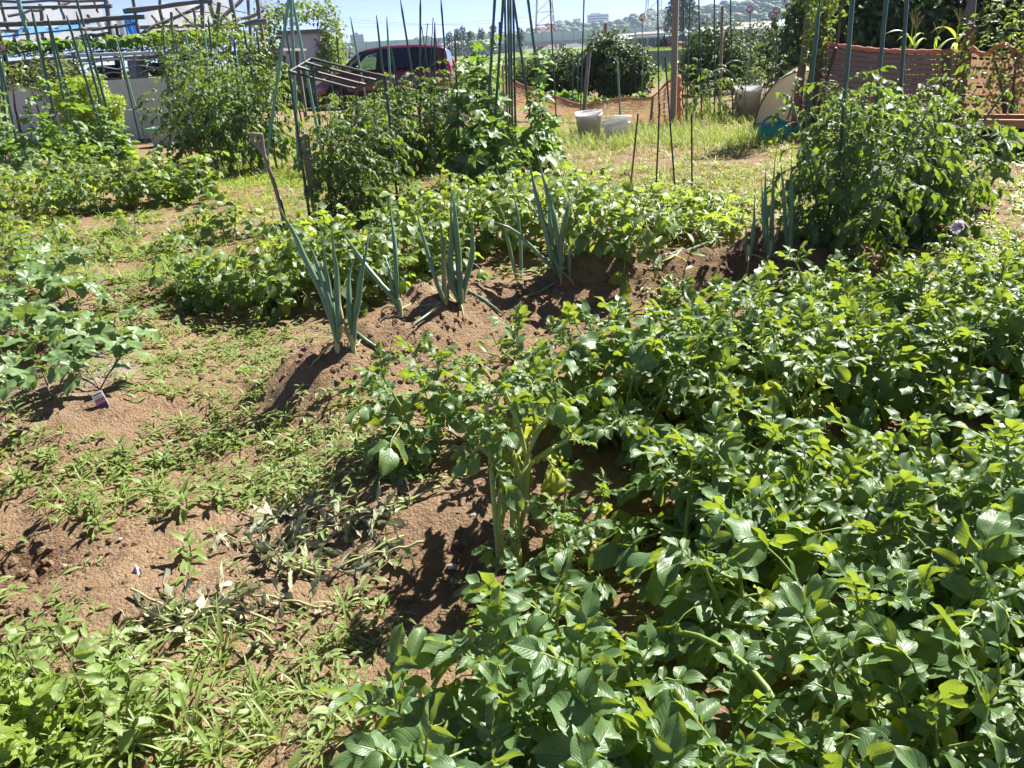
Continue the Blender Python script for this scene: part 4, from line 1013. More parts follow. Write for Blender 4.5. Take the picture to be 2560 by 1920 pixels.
    CR = lib(3, lambda i: compound(300+i, 2, .09, .065, .045, droop=.6, sag=.5, wave=.25, fold=.3, small=False), [M_CR, M_PSTEM])
    for (px, py, lab) in [(150, 1885, 'yellow-green crinkled seedling potato in the front weed patch'), (30, 1850, 'pale crinkled potato sprout at the edge of the weed patch')]:
        p = P(px, py); root = thing('potato_sprout', lab, 'potato plant', p)
        for k in range(4):
            a = k*1.6; shoot(root, path((0, 0, 0), (math.cos(a)*.7, math.sin(a)*.7, 1), .10, 5, rg=rg), .004, 5, CR, M_PSTEM, rg, .3, 1.0, .7, (70, 40), .8)
weeds()

# ------------------------------------------------------------------ pulled, wilted weeds
def wilted():
    rg = np.random.default_rng(4)
    M_WST = mat('wilted_stem', (0.34, 0.36, 0.17), 0.6, c2=(0.26, 0.25, 0.12), scale=12)
    WL = [leaflet(MB(), .11, .028, None, np.random.default_rng(i), prof_lance, .9, 1.6*(-1 if i % 2 else .6), .35, 4, 10, twist=2.2-i*.7, curl=.7).mesh('leaf', M_WILT) for i in range(6)]
    px_stems = [[(690, 1560), (560, 1520), (420, 1545), (300, 1570)], [(830, 1530), (700, 1500), (560, 1490)], [(700, 1625), (640, 1575), (470, 1560), (330, 1580)], [(1010, 1340), (900, 1400), (800, 1440), (730, 1400)], [(1060, 1360), (960, 1385), (860, 1400)], [(900, 1240), (800, 1270), (700, 1290)], [(790, 1440), (700, 1420), (640, 1370), (560, 1340)], [(980, 1290), (900, 1300), (770, 1330)], [(820, 1330), (740, 1350), (660, 1400)], [(760, 1240), (700, 1300), (640, 1330)], [(1100, 1220), (980, 1270), (850, 1290), (720, 1330)], [(330, 1480), (430, 1530), (480, 1560), (520, 1500)]]
    for i, st in enumerate(px_stems):
        pts = np.array([P(x, y, .015) for x, y in st]); t = np.linspace(0, len(st)-1, 14)
        pl = np.stack([np.interp(t, range(len(st)), pts[:, c]) for c in range(3)], -1)
        for _ in range(2): pl[1:-1] = .25*pl[:-2]+.5*pl[1:-1]+.25*pl[2:]
        pl[:, 2] = height(pl[:, 0], pl[:, 1])+.014+.012*np.abs(np.sin(np.arange(14)*.9+i))
        root = thing('wilted_weed', 'pulled knotweed stem with limp grey-green leaves withering on the path', 'wilted weed', pl[0], 0, 'pulled weeds withering on the path')
        obj('stem', MB().tube(rel(root, pl), np.linspace(.0045, .002, 14), 6), root, mats=M_WST)
        for k in range(20):
            q = pl[rg.integers(2, 14)]; a = rg.uniform(0, 6.28)
            q = np.array([q[0]+rg.normal(0, .02), q[1]+rg.normal(0, .02), 0]); q[2] = hz(q[0], q[1])+rg.uniform(.008, .028)
            obj('leaf', WL[rg.integers(6)], root, frame(rel(root, q), (math.cos(a), math.sin(a), rg.normal(-.05, .15)), (rg.normal(0, .6), rg.normal(0, .6), 1)) @ Matrix.Scale(rg.uniform(.5, 1.15), 4))
    # dry sticks and exposed roots
    M_ST = mat('dry_stick', (0.30, 0.22, 0.14), 0.8, c2=(0.2, 0.13, 0.08), scale=15)
    for st, r, lab in [([(1200, 1120), (1100, 1060), (990, 1010)], .004, 'thin dry twig at the edge of the potato bed'), ([(920, 1183), (980, 1215), (1060, 1250)], .0035, 'pale dry stalk lying beside the dark leaved potato'), ([(1310, 1040), (1260, 980), (1200, 905), (1120, 900)], .006, 'brown dead stalk bending out of the bed to the onion ridge'), ([(330, 1115), (350, 1100), (385, 1090)], .0035, 'short dark twig on the sweet potato ridge'), ([(930, 1440), (870, 1490), (790, 1530)], .004, 'straight dry stem beside the withered weeds'), ([(880, 888), (876, 920), (855, 945)], .0022, 'pale exposed onion root hanging down the ridge end'), ([(862, 895), (845, 915), (836, 935)], .0018, 'thin white onion root on the eroded ridge end')]:
        pts = np.array([P(x, y, .012) for x, y in st]); t = np.linspace(0, len(st)-1, 10)
        pl = np.stack([np.interp(t, range(len(st)), pts[:, c]) for c in range(3)], -1)
        pl[:, 2] = np.maximum(pl[:, 2], height(pl[:, 0], pl[:, 1])+r)
        o = obj('dry_stick', MB().tube(pl-pl[0], np.linspace(r, r*.6, 10), 6), M=Matrix.Translation(pl[0]), mats=M_ST); tag(o, lab, 'stick')
    # tall stalks poking out of the bed
    for px, py, tx, ty, lab in [(2085, 790, 2095, 680, 'short brown cut stalk standing in the potato bed'), (2015, 800, 2105, 625, 'pale bare stalk rising slantwise from the potato bed')]:
        b = P(px, py); e = at(tx, ty, b[1]); o = obj('cut_stalk', MB().tube([(0, 0, 0), tuple((e-b)*.5+[.01, 0, 0]), tuple(e-b)], [.008, .007, .004], 7), M=Matrix.Translation(b), mats=M_ST if 'brown' in lab else M_PSTEM); tag(o, lab, 'stalk')
    # thick arching vines lying over the potato bed
    for st, lab in [([(2560, 1330), (2440, 1260), (2360, 1225)], 'thick yellow-green potato stem lying over the near ridge'), ([(2130, 1180), (2105, 1120), (2040, 1110), (1940, 1120)], 'bent pale potato stem arching above the front bed'), ([(1960, 1760), (1850, 1640), (1700, 1560)], 'long potato stem sprawling under the near ridge leaves')]:
        p0 = P(*st[0]); ys = [P(x, y)[1]-.25 for x, y in st]
        pts = np.array([at(x, y, ys[i]) for i, (x, y) in enumerate(st)]); pts = np.vstack([[pts[0, 0]+.05, pts[0, 1]+.05, hz(pts[0, 0], pts[0, 1])], pts, [pts[-1, 0]-.06, pts[-1, 1]+.03, hz(pts[-1, 0]-.06, pts[-1, 1])+.05]])
        t = np.linspace(0, len(pts)-1, 16); pl = np.stack([np.interp(t, range(len(pts)), pts[:, c]) for c in range(3)], -1)
        for _ in range(3): pl[1:-1] = .25*pl[:-2]+.5*pl[1:-1]+.25*pl[2:]
        o = obj('lodged_stem', MB().tube(pl-pl[0], np.linspace(.0055, .004, 16), 8), M=Matrix.Translation(pl[0]), mats=M_PSTEM); tag(o, lab, 'stem')
wilted()

# ------------------------------------------------------------------ knotweeds, silver-leaved plant, other single plants
M_PINK = mat('pink_spike', (0.42, 0.22, 0.24), 0.7, c2=(0.3, 0.14, 0.15), scale=60)
KN = [leaflet(MB(), .14, .034, None, np.random.default_rng(i), prof_lance, .3, .7+.2*i, .08, 4, 9).mesh('leaf', M_WEED) for i in range(3)]
def knotweed(px, py, stems, label, s=1.0):
    b = P(px, py); root = thing('knotweed', label, 'weed', b); rg = np.random.default_rng(px)
    for (tx, ty, n, spike) in stems:
        e = at(tx, ty, b[1]+rg.normal(0, .04)); t = np.linspace(0, 1, 8)[:, None]; m = (b+e)/2+rg.normal(0, .025, 3)
        pts = rel(root, (1-t)**2*b+2*t*(1-t)*m+t*t*e)
        obj('stem', MB().tube(pts, np.linspace(.0045, .002, 8), 6), root, mats=M_SSTEM)
        for i in range(n):
            k = min(1+i*6//max(n, 1), 6); leaf_at(root, KN[rg.integers(3)], pts[k], pts[k+1]-pts[k], i*2.6+rg.normal(0, .3), rad(60), s*rg.uniform(.6, 1.05), rg, .7)
        if spike:
            q = pts[-1]; d = Vector(pts[-1]-pts[-2]).normalized(); c = [q+np.array(d)*.012*k+np.array([0, 0, -.0012*k*k*spike]) for k in range(8)]
            sp_ = MB()
            for k in range(40):
                c0 = c[k % 8]+rg.normal(0, .0035, 3); sp_.merge(lump(k), Matrix.Translation(c0) @ Matrix.Scale(.0035, 4))
            obj('flower_spike', sp_, root, mats=M_PINK)
knotweed(1700, 745, [(1575, 445, 5, 1), (1745, 590, 6, 0), (1640, 690, 5, 0), (1590, 560, 3, 0)], 'tall knotweed with pink seed spikes growing beside the onion ridge')
knotweed(2140, 690, [(2115, 530, 5, .5), (2210, 500, 3, 1), (2270, 560, 5, .3), (2060, 640, 5, 0)], 'knotweed with a drooping pink seed spike before the right tomatoes')
knotweed(1290, 905, [(1230, 830, 4, 0), (1260, 860, 5, 0), (1200, 880, 3, 0)], 'slender knotweed at the corner of the potato bed facing the onions', .8)
knotweed(1360, 690, [(1345, 590, 8, 0), (1375, 620, 6, 0)], 'rosette topped knotweed behind the tallest onion', .8)
M_SILV = leaf_mat('silver_leaf', (0.36, 0.42, 0.36), (0.48, 0.53, 0.48), (0.4, 0.5, 0.2), rough=.5, tfac=.3, vein=(.5, .55, .5))
SIL = lib(3, lambda i: polar_leaf(400+i, MELON_R, [0, .8, -.8, 1.6, -1.6], .17, .2, .2, .25, droop=.7, pr=.008), [M_SILV, M_TSTEM])
b_ = P(2430, 520); r_ = thing('squash_plant', 'squash plant with silvery white drooping leaves beside the right tomatoes', 'squash plant', b_)
rg_ = np.random.default_rng(3)
shoot(r_, path((0, 0, 0), (.1, 0, 1), .42, 6, rg=rg_), .014, 5, SIL, M_TSTEM, rg_, .3, 1.15, .8, (75, 50), .35)
shoot(r_, path((.05, 0, 0), (.5, .1, 1), .45, 6, rg=rg_), .012, 7, PUMP_L, M_TSTEM, rg_, .2, .9, .7, (75, 50), .4)
shoot(r_, path((-.05, 0, 0), (-.4, .1, 1), .35, 6, rg=rg_), .012, 5, PUMP_L, M_TSTEM, rg_, .2, .8, .6, (75, 50), .4)
# small ferny pile at the right edge
b_ = P(2530, 405); r_ = thing('carrot_plant', 'feathery green carrot foliage spreading below the tan plastic box', 'carrot plant', b_)
FE = lib(3, lambda i: compound(420+i, 6, .26, .05, .012, prof=prof_lance, droop=.5, sag=.9, nu=2, nv=3, small=False, dec=.97), [M_TOM, M_TSTEM])
for k in range(34):
    a = k*2.4; leaf_at(r_, FE[k % 3], (rng.normal(0, .15), rng.normal(0, .1), 0), (0, 0, 1), a, rad(rng.uniform(25, 75)), rng.uniform(.9, 1.4), rng, .7)
# ------------------------------------------------------------------ stakes, frame, tools
M_GST = mat('green_plastic', (0.030, 0.085, 0.050), 0.35, c2=(0.02, 0.06, 0.035), scale=4, spec=.5, objvar=.25)
M_LST = mat('pale_green_plastic', (0.20, 0.36, 0.27), 0.4, c2=(0.15, 0.28, 0.21), scale=4, objvar=.15)
M_DST = mat('dark_plastic', (0.022, 0.032, 0.030), 0.55, c2=(0.035, 0.04, 0.04), scale=4, spec=.6)
M_WOOD = mat('weathered_wood', (0.30, 0.245, 0.19), 0.85, c2=(0.19, 0.155, 0.12), scale=7, stretch=(6, 6, 1), bump=.4, bscale=25)
M_GREYW = mat('grey_wood', (0.20, 0.185, 0.175), 0.85, c2=(0.11, 0.10, 0.095), scale=7, stretch=(6, 6, 1), bump=.3, bscale=25, objvar=.2)
M_BAMB = mat('bamboo', (0.30, 0.27, 0.15), 0.6, c2=(0.2, 0.17, 0.1), scale=8, objvar=.2)
M_WHITE = mat('white_plastic', (0.84, 0.84, 0.83), 0.45, c2=(0.74, 0.73, 0.71), scale=5, trans=.5, tr=(.9, .9, .9))
M_TIE = mat('white_string', (0.72, 0.72, 0.68), 0.8)
STK = {'g': M_GST, 'l': M_LST, 'd': M_DST, 'w': M_WOOD, 'k': M_GREYW, 'b': M_BAMB}
def stake(b, t, kind, label, group=None, r=.0085, ext=0.0, name='garden_stake', dy=0.0, cat='garden stake'):
    p = P(*b); e = at(t[0], t[1], p[1]+dy)
    d = e-p; L = np.linalg.norm(d); d = d/L; L += ext
    n = max(8, int(L/.11)); s = np.linspace(-.12, L, n)
    rr = np.full(n, r)
    if kind in 'gl':
        rr = r*(1+.10*(np.arange(n) % 2)); rr[-1] = r*.4
    if kind == 'b': rr = r*(1+.18*(np.arange(n) % 3 == 0)+.05*rng.normal(size=n))
    wob = (rng.normal(0, .004, 3) if kind in 'bk' else np.zeros(3))[None]*np.sin(s*2.2)[:, None]
    pts = s[:, None]*d[None]+wob
    o = obj(name, MB().tube(pts, rr, 7), M=Matrix.Translation(p), mats=STK[kind])
    return tag(o, label, cat, group)
GL = 'stakes of the left cucumber trellis'; LL = 'green plastic stake standing in the left cucumber trellis'
for b, t in [((156, 405), (78, 17)), ((165, 410), (82, 40)), ((285, 385), (190, 28)), ((300, 390), (186, -20)), ((215, 400), (117, 36)), ((275, 400), (166, 38)), ((55, 420), (0, 150)), ((25, 410), (-10, 60)), ((190, 395), (121, 60))]:
    stake(b, t, 'g', LL, GL, .019)
GT = 'stakes rising from the wall side tomato bushes'; LT = 'thin stake rising out of the tomato bushes near the pale panel wall'
for b, t, k in [((365, 355), (289, 95), 'l'), ((430, 350), (407, 70), 'g'), ((455, 345), (427, 36), 'g'), ((520, 410), (463, 80), 'l'), ((555, 410), (520, 40), 'g'), ((640, 410), (579, 80), 'l'), ((672, 410), (608, 68), 'g'), ((480, 400), (438, 96), 'g'), ((545, 400), (511, 75), 'l'), ((610, 420), (585, 95), 'g'), ((692, 420), (640, 72), 'g')]:
    stake(b, t, k, LT, GT, .014)
# three long poles tied as a tripod
GP = 'poles of the tall tripod'; LP = 'long pale green pole leaning into the tall tripod'
for b, t in [((660, 440), (722, 0)), ((748, 440), (727, 0)), ((812, 420), (731, -2))]:
    stake(b, t, 'l', LP, GP, .019, ext=.12, name='tripod_pole', cat='pole')
GC = 'stakes around the tomatoes before the car'; LC = 'thin green stake sticking up from the tomato row before the red car'
for b, t, k in [((770, 400), (706, 26), 'g'), ((850, 410), (817, 90), 'g'), ((945, 410), (876, 42), 'l'), ((985, 425), (941, 38), 'g'), ((988, 420), (967, 42), 'l'), ((1070, 425), (1001, 0), 'g'), ((1030, 425), (976, 114), 'g'), ((1050, 432), (1051, -10), 'g'), ((1133, 400), (1102, -5), 'g'), ((1085, 425), (1087, 55), 'g'), ((1150, 462), (1137, 81), 'g'), ((1105, 410), (1054, 66), 'd'), ((1040, 415), (1069, 58), 'd'), ((1060, 415), (1083, 44), 'd'), ((1010, 410), (957, 165), 'g'), ((1128, 410), (1086, 70), 'd'), ((870, 420), (873, 130), 'd')]:
    stake(b, t, k, LC, GC, .012 if k != 'd' else .006)
stake((866, 410), (842, 91), 'd', 'dark stake with a white painted band in the tomato row', None, .009)
GM = 'tall stakes of the centre cucumber frame'; LM = 'tall dark green stake of the centre cucumber frame'
for b, t in [((1209, 472), (1237, 0)), ((1226, 468), (1258, 0)), ((1342, 410), (1284, 0)), ((1376, 432), (1320, 0)), ((1270, 400), (1262, 0)), ((1276, 405), (1270, 0)), ((1282, 400), (1276, 0)), ((1290, 400), (1283, 0))]:
    stake(b, t, 'g', LM, GM, .014, ext=.35)
stake((1246, 440), (1249, 55), 'k', 'dark crooked wooden stick inside the centre cucumber frame', None, .014)
GN = 'thin stakes behind the sagging net fence'; LN = 'thin tall stake standing behind the sagging orange net fence'
for b, t in [((1392, 325), (1375, 0)), ((1450, 325), (1460, 0)), ((1648, 320), (1644, 0)), ((1706, 300), (1709, 0)), ((1716, 305), (1725, 0)), ((1754, 300), (1747, 0)), ((1786, 300), (1786, 0)), ((1832, 300), (1826, 0)), ((1432, 290), (1432, 140)), ((1446, 290), (1444, 125))]:
    stake(b, t, 'g', LN, GN, .012, ext=.3 if t[1] < 5 else 0)
GS = 'short stakes in the melon plants'; LS = 'short dark stake standing in the melon plants'
for b, t in [((1576, 470), (1595, 284)), ((1688, 480), (1663, 142)), ((1730, 480), (1729, 285))]:
    stake(b, t, 'd', LS, GS, .009)
s_ = stake((1640, 478), (1649, 258), 'd', 'short dark stake with a white tag tied near its top', None, .009)
GR = 'thick stakes among the right tomatoes'; LR = 'thick green stake rising through the right tomatoes'
for b, t in [((1990, 585), (2049, 8)), ((2085, 575), (2131, 0)), ((2160, 585), (2216, 0)), ((2228, 560), (2267, 0))]:
    stake(b, t, 'g', LR, GR, .0125, ext=.5 if t[1] < 5 else 0)
stake((1858, 305), (1869, 150), 'b', 'orange-red thin stick beside the tall white bucket', None, .008)
bpy.data.objects[-1] if False else None
stake((1455, 330), (1473, 130), 'k', 'split grey wooden stake behind the sagging net', None, .035, name='wooden_stake')
stake((1552, 320), (1543, 142), 'l', 'pale blue-green stake behind the sagging net', None, .016)
stake((1798, 290), (1806, 15), 'w', 'weathered wooden post between the thin stakes', None, .03, name='wooden_post', cat='post')
stake((1682, 322), (1689, -10), 'w', 'tall square wooden post holding the end of the orange net', None, .055, ext=.3, name='wooden_post', cat='post')
stake((1990, 335), (2025, 0), 'k', 'vine wrapped post at the corner of the brown net fence', None, .05, ext=.3, name='wooden_post', cat='post')
stake((2402, 335), (2430, 0), 'k', 'grey metal pole with a dark wire wound round it', None, .055, ext=.4, name='metal_pole', cat='pole')
stake((1510, 226), (1514, 58), 'w', 'wooden post top poking out of the dark camellia shrub', None, .06, name='wooden_post', cat='post')

# trellis cross poles and their ties
def bar(p, q, r, mt, label, cat='pole', name='cross_pole', group=None, n=7):
    p, q = np.array(p), np.array(q); t = np.linspace(0, 1, 8)[:, None]
    o = obj(name, MB().tube(t*(q-p), r, n), M=Matrix.Translation(p), mats=mt)
    return tag(o, label, cat, group)
yT = P(156, 405)[1]
bar(at(-60, 98, yT-.03), at(226, 70, yT-.03), .012, M_GST, 'green plastic cross pole tied across the left cucumber trellis')
bar(at(-60, 330, yT-.05), at(330, 330, yT-.05), .008, M_GST, 'low green cross pole in the leaves of the left cucumber trellis')
def knot(p, s, label, group):
    mb = MB(); rg = np.random.default_rng(int(abs(p[0])*1000))
    t = np.linspace(0, 4*np.pi, 30)
    mb.tube(np.stack([s*.6*np.cos(t), s*.6*np.sin(t), s*.05*(t-6)], -1), s*.10, 5)
    for k in range(3):
        mb.tube(path((0, 0, 0), (rg.normal(), rg.normal()*.3, rg.normal()), s*2.2, 5, (0, 0, -.6), .2, rg), s*.07, 4)
    tag(obj('string_tie', mb, M=Matrix.Translation(p), mats=M_TIE), label, 'string', group)
for px, py in ((92, 84), (211, 70), (95, 92)): knot(at(px, py, yT-.05), .035, 'white string knotted where the trellis pole crosses a stake', 'trellis string ties')
for px, py in ((1225, 185), (1352, 265), (1222, 220)): knot(at(px, py, P(1226, 468)[1]-.02), .03, 'white string tie on the centre cucumber frame', 'centre frame string ties')

def pipe_frame():
    b0 = P(777, 568); root = thing('pipe_frame', 'dark green tubular garden frame with a slanting barred top over tomatoes', 'plant frame', b0)
    yA, yB, yC, yD = b0[1], b0[1]+.25, b0[1]+.35, b0[1]+.75
    A, B, C, D = at(723, 179, yA), at(777, 147, yB), at(963, 192, yC), at(889, 223, yD)
    legs = [(A, at(777, 566, yA)), (B, at(838, 590, yB)), (C, at(1000, 560, yC)), (D, at(905, 470, yD))]
    for t, b in legs:
        b = np.array([b[0], b[1], hz(b[0], b[1])-.05])
        l = obj('leg', MB().tube(rel(root, [b, b+(t-b)*.5, t]), .0115, 8), root, mats=M_DST)
    for p, q in ((A, B), (D, C)):
        obj('end_bar', MB().tube(rel(root, [p, (p+q)/2, q]), .0115, 8), root, mats=M_DST)
    for f in (0, .35, .7, 1):
        p, q = A+(B-A)*f, D+(C-D)*f
        o = obj('top_bar', MB().tube(rel(root, [p, (p+q)/2, q]), .011, 8), root, mats=M_DST)
        for e, w in ((p, q), (q, p)):
            d = (w-e)/np.linalg.norm(w-e); obj('joint', MB().tube(rel(root, [e, e+d*.03, e+d*.075]), .0155, 8), root, mats=M_DST)
pipe_frame()

def spade():
    b = P(716, 575); root = thing('spade', 'old spade with a weathered wooden grip handle stuck upright in the soil', 'spade', b)
    y = b[1]; pts = [b+[-.01, 0, .05], at(700, 515, y), at(692, 480, y), at(661, 388, y), at(645, 352, y)]
    pts = np.array(pts); t = np.linspace(0, 4, 12); pl = np.stack([np.interp(t, range(5), pts[:, i]) for i in range(3)], -1)
    obj('shaft', MB().tube(rel(root, pl), np.linspace(.016, .018, 12), 8), root, mats=M_WOOD)
    k = at(650, 362, y); e1, e2 = at(627, 336, y), at(655, 337, y)
    m1, m2 = at(634, 352, y), at(657, 358, y)
    g = obj('grip', MB().tube(rel(root, [e1+(e1-e2)*.05, e1, e2, e2+(e2-e1)*.05]), [.012, .016, .016, .012], 8), root, mats=M_WOOD)
    for a, m in ((e1, m1), (e2, m2)):
        obj('grip_fork', MB().tube(rel(root, [at(661, 388, y), m, a]), [.016, .014, .012], 7), root, mats=M_WOOD)
    M_IRON = mat('rusty_iron', (0.05, 0.042, 0.038), .6, metal=.4, c2=(.10, .06, .04), scale=12)
    q = MB(); w = .13
    g_ = np.array([[[x*w, -.02*math.cos(x*1.5)+.03, z] for x in np.linspace(-1, 1, 7)] for z in (.05, 0, -.06, -.14)])
    q.grid(g_); q.grid(g_+[0, .006, 0]); q.box((0, .02, .052), (2*w, .03, .008))
    obj('blade', q, root, mats=M_IRON)
    obj('socket', MB().tube([(0, .02, .0), (-.012, .02, .14), (-.02, .02, .26)], [.02, .021, .018], 8), root, mats=M_IRON)
spade()
def board():
    b = P(797, 548); t = at(760, 338, b[1]); d = t-b; L = np.linalg.norm(d)
    X = Vector((1, 0, 0)); Z = Vector(d).normalized(); Y = Z.cross(X).normalized(); X = Y.cross(Z)
    R = np.array([X, Y, Z]).T
    mb = MB(False).box(d*.48, (.085, .03, L*1.02), R); mb.box(d*.985+[.012, 0, .006], (.05, .026, .03), R)
    o = obj('wooden_board', mb, M=Matrix.Translation(b), mats=M_WOOD); tag(o, 'weathered flat wooden board standing in the soil beside the pipe frame', 'wooden board')
board()

# ------------------------------------------------------------------ plant label, scraps
def label_tag():
    M_RED = mat('label_red', (0.45, 0.05, 0.09), .4, c2=(.52, .14, .18), scale=30); M_DK = mat('label_print', (0.06, 0.03, 0.04), .4); M_PK = mat('label_pink', (.62, .25, .32), .4)
    b = P(262, 1022); t = at(240, 980, b[1]+.02)
    root = thing('plant_label', 'white and red plastic plant label stuck slanting in the ash', 'plant label', b)
    Z = Vector(t-b).normalized(); X = Vector((1, .1, .32)).normalized(); Y = Z.cross(X).normalized(); X = Y.cross(Z)
    M = Matrix(((X.x, Y.x, Z.x, 0), (X.y, Y.y, Z.y, 0), (X.z, Y.z, Z.z, 0), (0, 0, 0, 1)))
    L = np.linalg.norm(t-b)*1.0; w = .048
    sh = [(-w*.38, -.03), (w*.38, -.03), (w*.5, L*.25), (w*.5, L*.9), (w*.42, L), (-w*.42, L), (-w*.5, L*.9), (-w*.5, L*.25)]
    v = [(x, s, z) for s in (-.0008, .0008) for x, z in sh]; n = 8
    mb = MB(False).add(v, [[i, (i+1) % n, n+(i+1) % n, n+i] for i in range(n)]+[[0, 1, 2, 7], [7, 2, 3, 6], [3, 4, 5, 6], [10, 9, 8, 15], [11, 10, 15, 14], [14, 13, 12, 11]])
    bd = obj('card', mb, root, M, mats=M_WHITE)
    def pr(x0, x1, z0, z1, mt, nm, off=.0016):
        c4 = [(x0, z0), (x1, z0), (x1, z1), (x0, z1)]
        f = MB(False).add([(a*w, -off, c*L) for a, c in c4], [[0, 1, 2, 3]])
        f.add([(a*w, off, c*L) for a, c in c4], [[3, 2, 1, 0]]); obj(nm, f, root, M, mats=mt)
    pr(-.46, .46, .30, .40, M_RED, 'printed_band'); pr(-.46, .46, .0, .30, M_DK, 'printed_band'); pr(-.44, .44, .42, .64, M_PK, 'printed_panel')
    for i in range(7): pr(-.40+i*.115, -.40+i*.115+.07, .80, .92, M_DK, 'printed_mark', .0018)
    for i in range(4): pr(-.38+i*.2, -.38+i*.2+.13, .68, .74, M_DK, 'printed_mark', .0018)
    for i in range(3): pr(-.36+i*.25, -.36+i*.25+.17, .46, .60, M_RED, 'printed_mark', .0020)
label_tag()
def scrap(px, py, w, l, label, seed):
    p = P(px, py); rg = np.random.default_rng(seed); u, v = np.meshgrid(np.linspace(-.5, .5, 7), np.linspace(-.5, .5, 7), indexing='ij')
    z = .012+.012*np.sin(u*7+seed)+.01*np.cos(v*9)+rg.normal(0, .002, u.shape)
    o = obj('paper_scrap', MB().grid(np.stack([u*w, v*l*(1-.3*u), z], -1)), M=Matrix.Translation(p) @ Matrix.Rotation(seed, 4, 'Z'), mats=M_SCRAP); tag(o, label, 'paper scrap')
M_SCRAP = mat('white_scrap', (.62, .60, .60), .6, c2=(.4, .4, .42), scale=60)
scrap(325, 1672, .09, .045, 'crumpled pale plastic scrap lying in the front weeds', 1)
scrap(345, 1432, .035, .02, 'small torn white scrap on the path by the dug hollow', 2)

# ------------------------------------------------------------------ orange nets
M_NETO = net_mat('orange_net', (0.46, 0.29, 0.19), (0.45, 0.28, 0.17), (.36, .13), 14, 9, .3)
M_NETB = net_mat('brown_net', (0.15, 0.10, 0.09), (0.13, 0.085, 0.075), (.34, .07), 30, 17, .08)  # brown net, its colour also darkened for the backlit, shaded side
M_NETP = mat('net_hem', (0.46, 0.24, 0.18), .75, c2=(.34, .15, .11), scale=25, trans=.3, tr=(.7, .3, .15), bump=.4)
def sag_net():
    b = P(1690, 318); root = thing('net_fence', 'sagging orange mesh net fence slumped between wooden posts', 'net fence', b)
    y = b[1]
    top = [(1262, 186), (1300, 210), (1360, 232), (1410, 248), (1450, 262), (1470, 262), (1530, 248), (1600, 246), (1630, 245), (1660, 215), (1687, 190)]
    bot = [(1262, 262), (1300, 272), (1360, 284), (1410, 290), (1450, 292), (1470, 295), (1530, 300), (1600, 308), (1630, 312), (1660, 314), (1690, 315)]
    ys = np.linspace(b[1]+3.2, b[1], len(top))
    T = np.array([at(a, c, yy) for (a, c), yy in zip(top, ys)]); B = np.array([at(a, c, yy) for (a, c), yy in zip(bot, ys)])
    t = np.linspace(0, len(top)-1, 46)
    T = np.stack([np.interp(t, range(len(top)), T[:, i]) for i in range(3)], -1); B = np.stack([np.interp(t, range(len(top)), B[:, i]) for i in range(3)], -1)
    B[:, 2] = np.maximum(B[:, 2], .03)
    s = np.linspace(0, 1, 12); g = T[:, None]*(1-s)[None, :, None]+B[:, None]*s[None, :, None]
    g[..., 1] += .05*np.sin(t[:, None]*3+s[None]*5)*s[None]-.08*np.sin(np.pi*s)[None]
    uv = np.stack([np.repeat(t[:, None]/10, 12, 1), np.repeat(s[None], 46, 0)], -1)
    obj('net', MB().grid(rel(root, g), uv=uv), root, mats=M_NETO)
    hem = T.copy(); hem[:, 2] += .01*np.sin(t*5)
    obj('hem', MB().tube(rel(root, hem), .010+.010*np.abs(np.sin(t*2.2)), 7), root, mats=M_NETP)
    # bunched net wound round the tall post
    P0, P1 = at(1694, 190, y-.09), at(1698, 312, y-.09); t = np.linspace(0, 1, 24)
    rr = .07+.02*np.sin(t*30)+.015*rng.normal(size=24)
    obj('bunched_net', MB().tube(rel(root, P0[None]*(1-t)[:, None]+P1[None]*t[:, None]), rr*.75, 9), root, mats=M_NETP)
    for (bx, by, tx, ty) in ((1625, 318, 1632, 240), (1262, 275, 1256, 165)):
        p = at(bx, by, y+.05 if bx > 1500 else ys[0]); q = at(tx, ty, p[1]); p[2] = 0
        obj('post', MB().tube(rel(root, [p, q]), .022, 7), root, mats=M_WOOD)
sag_net()
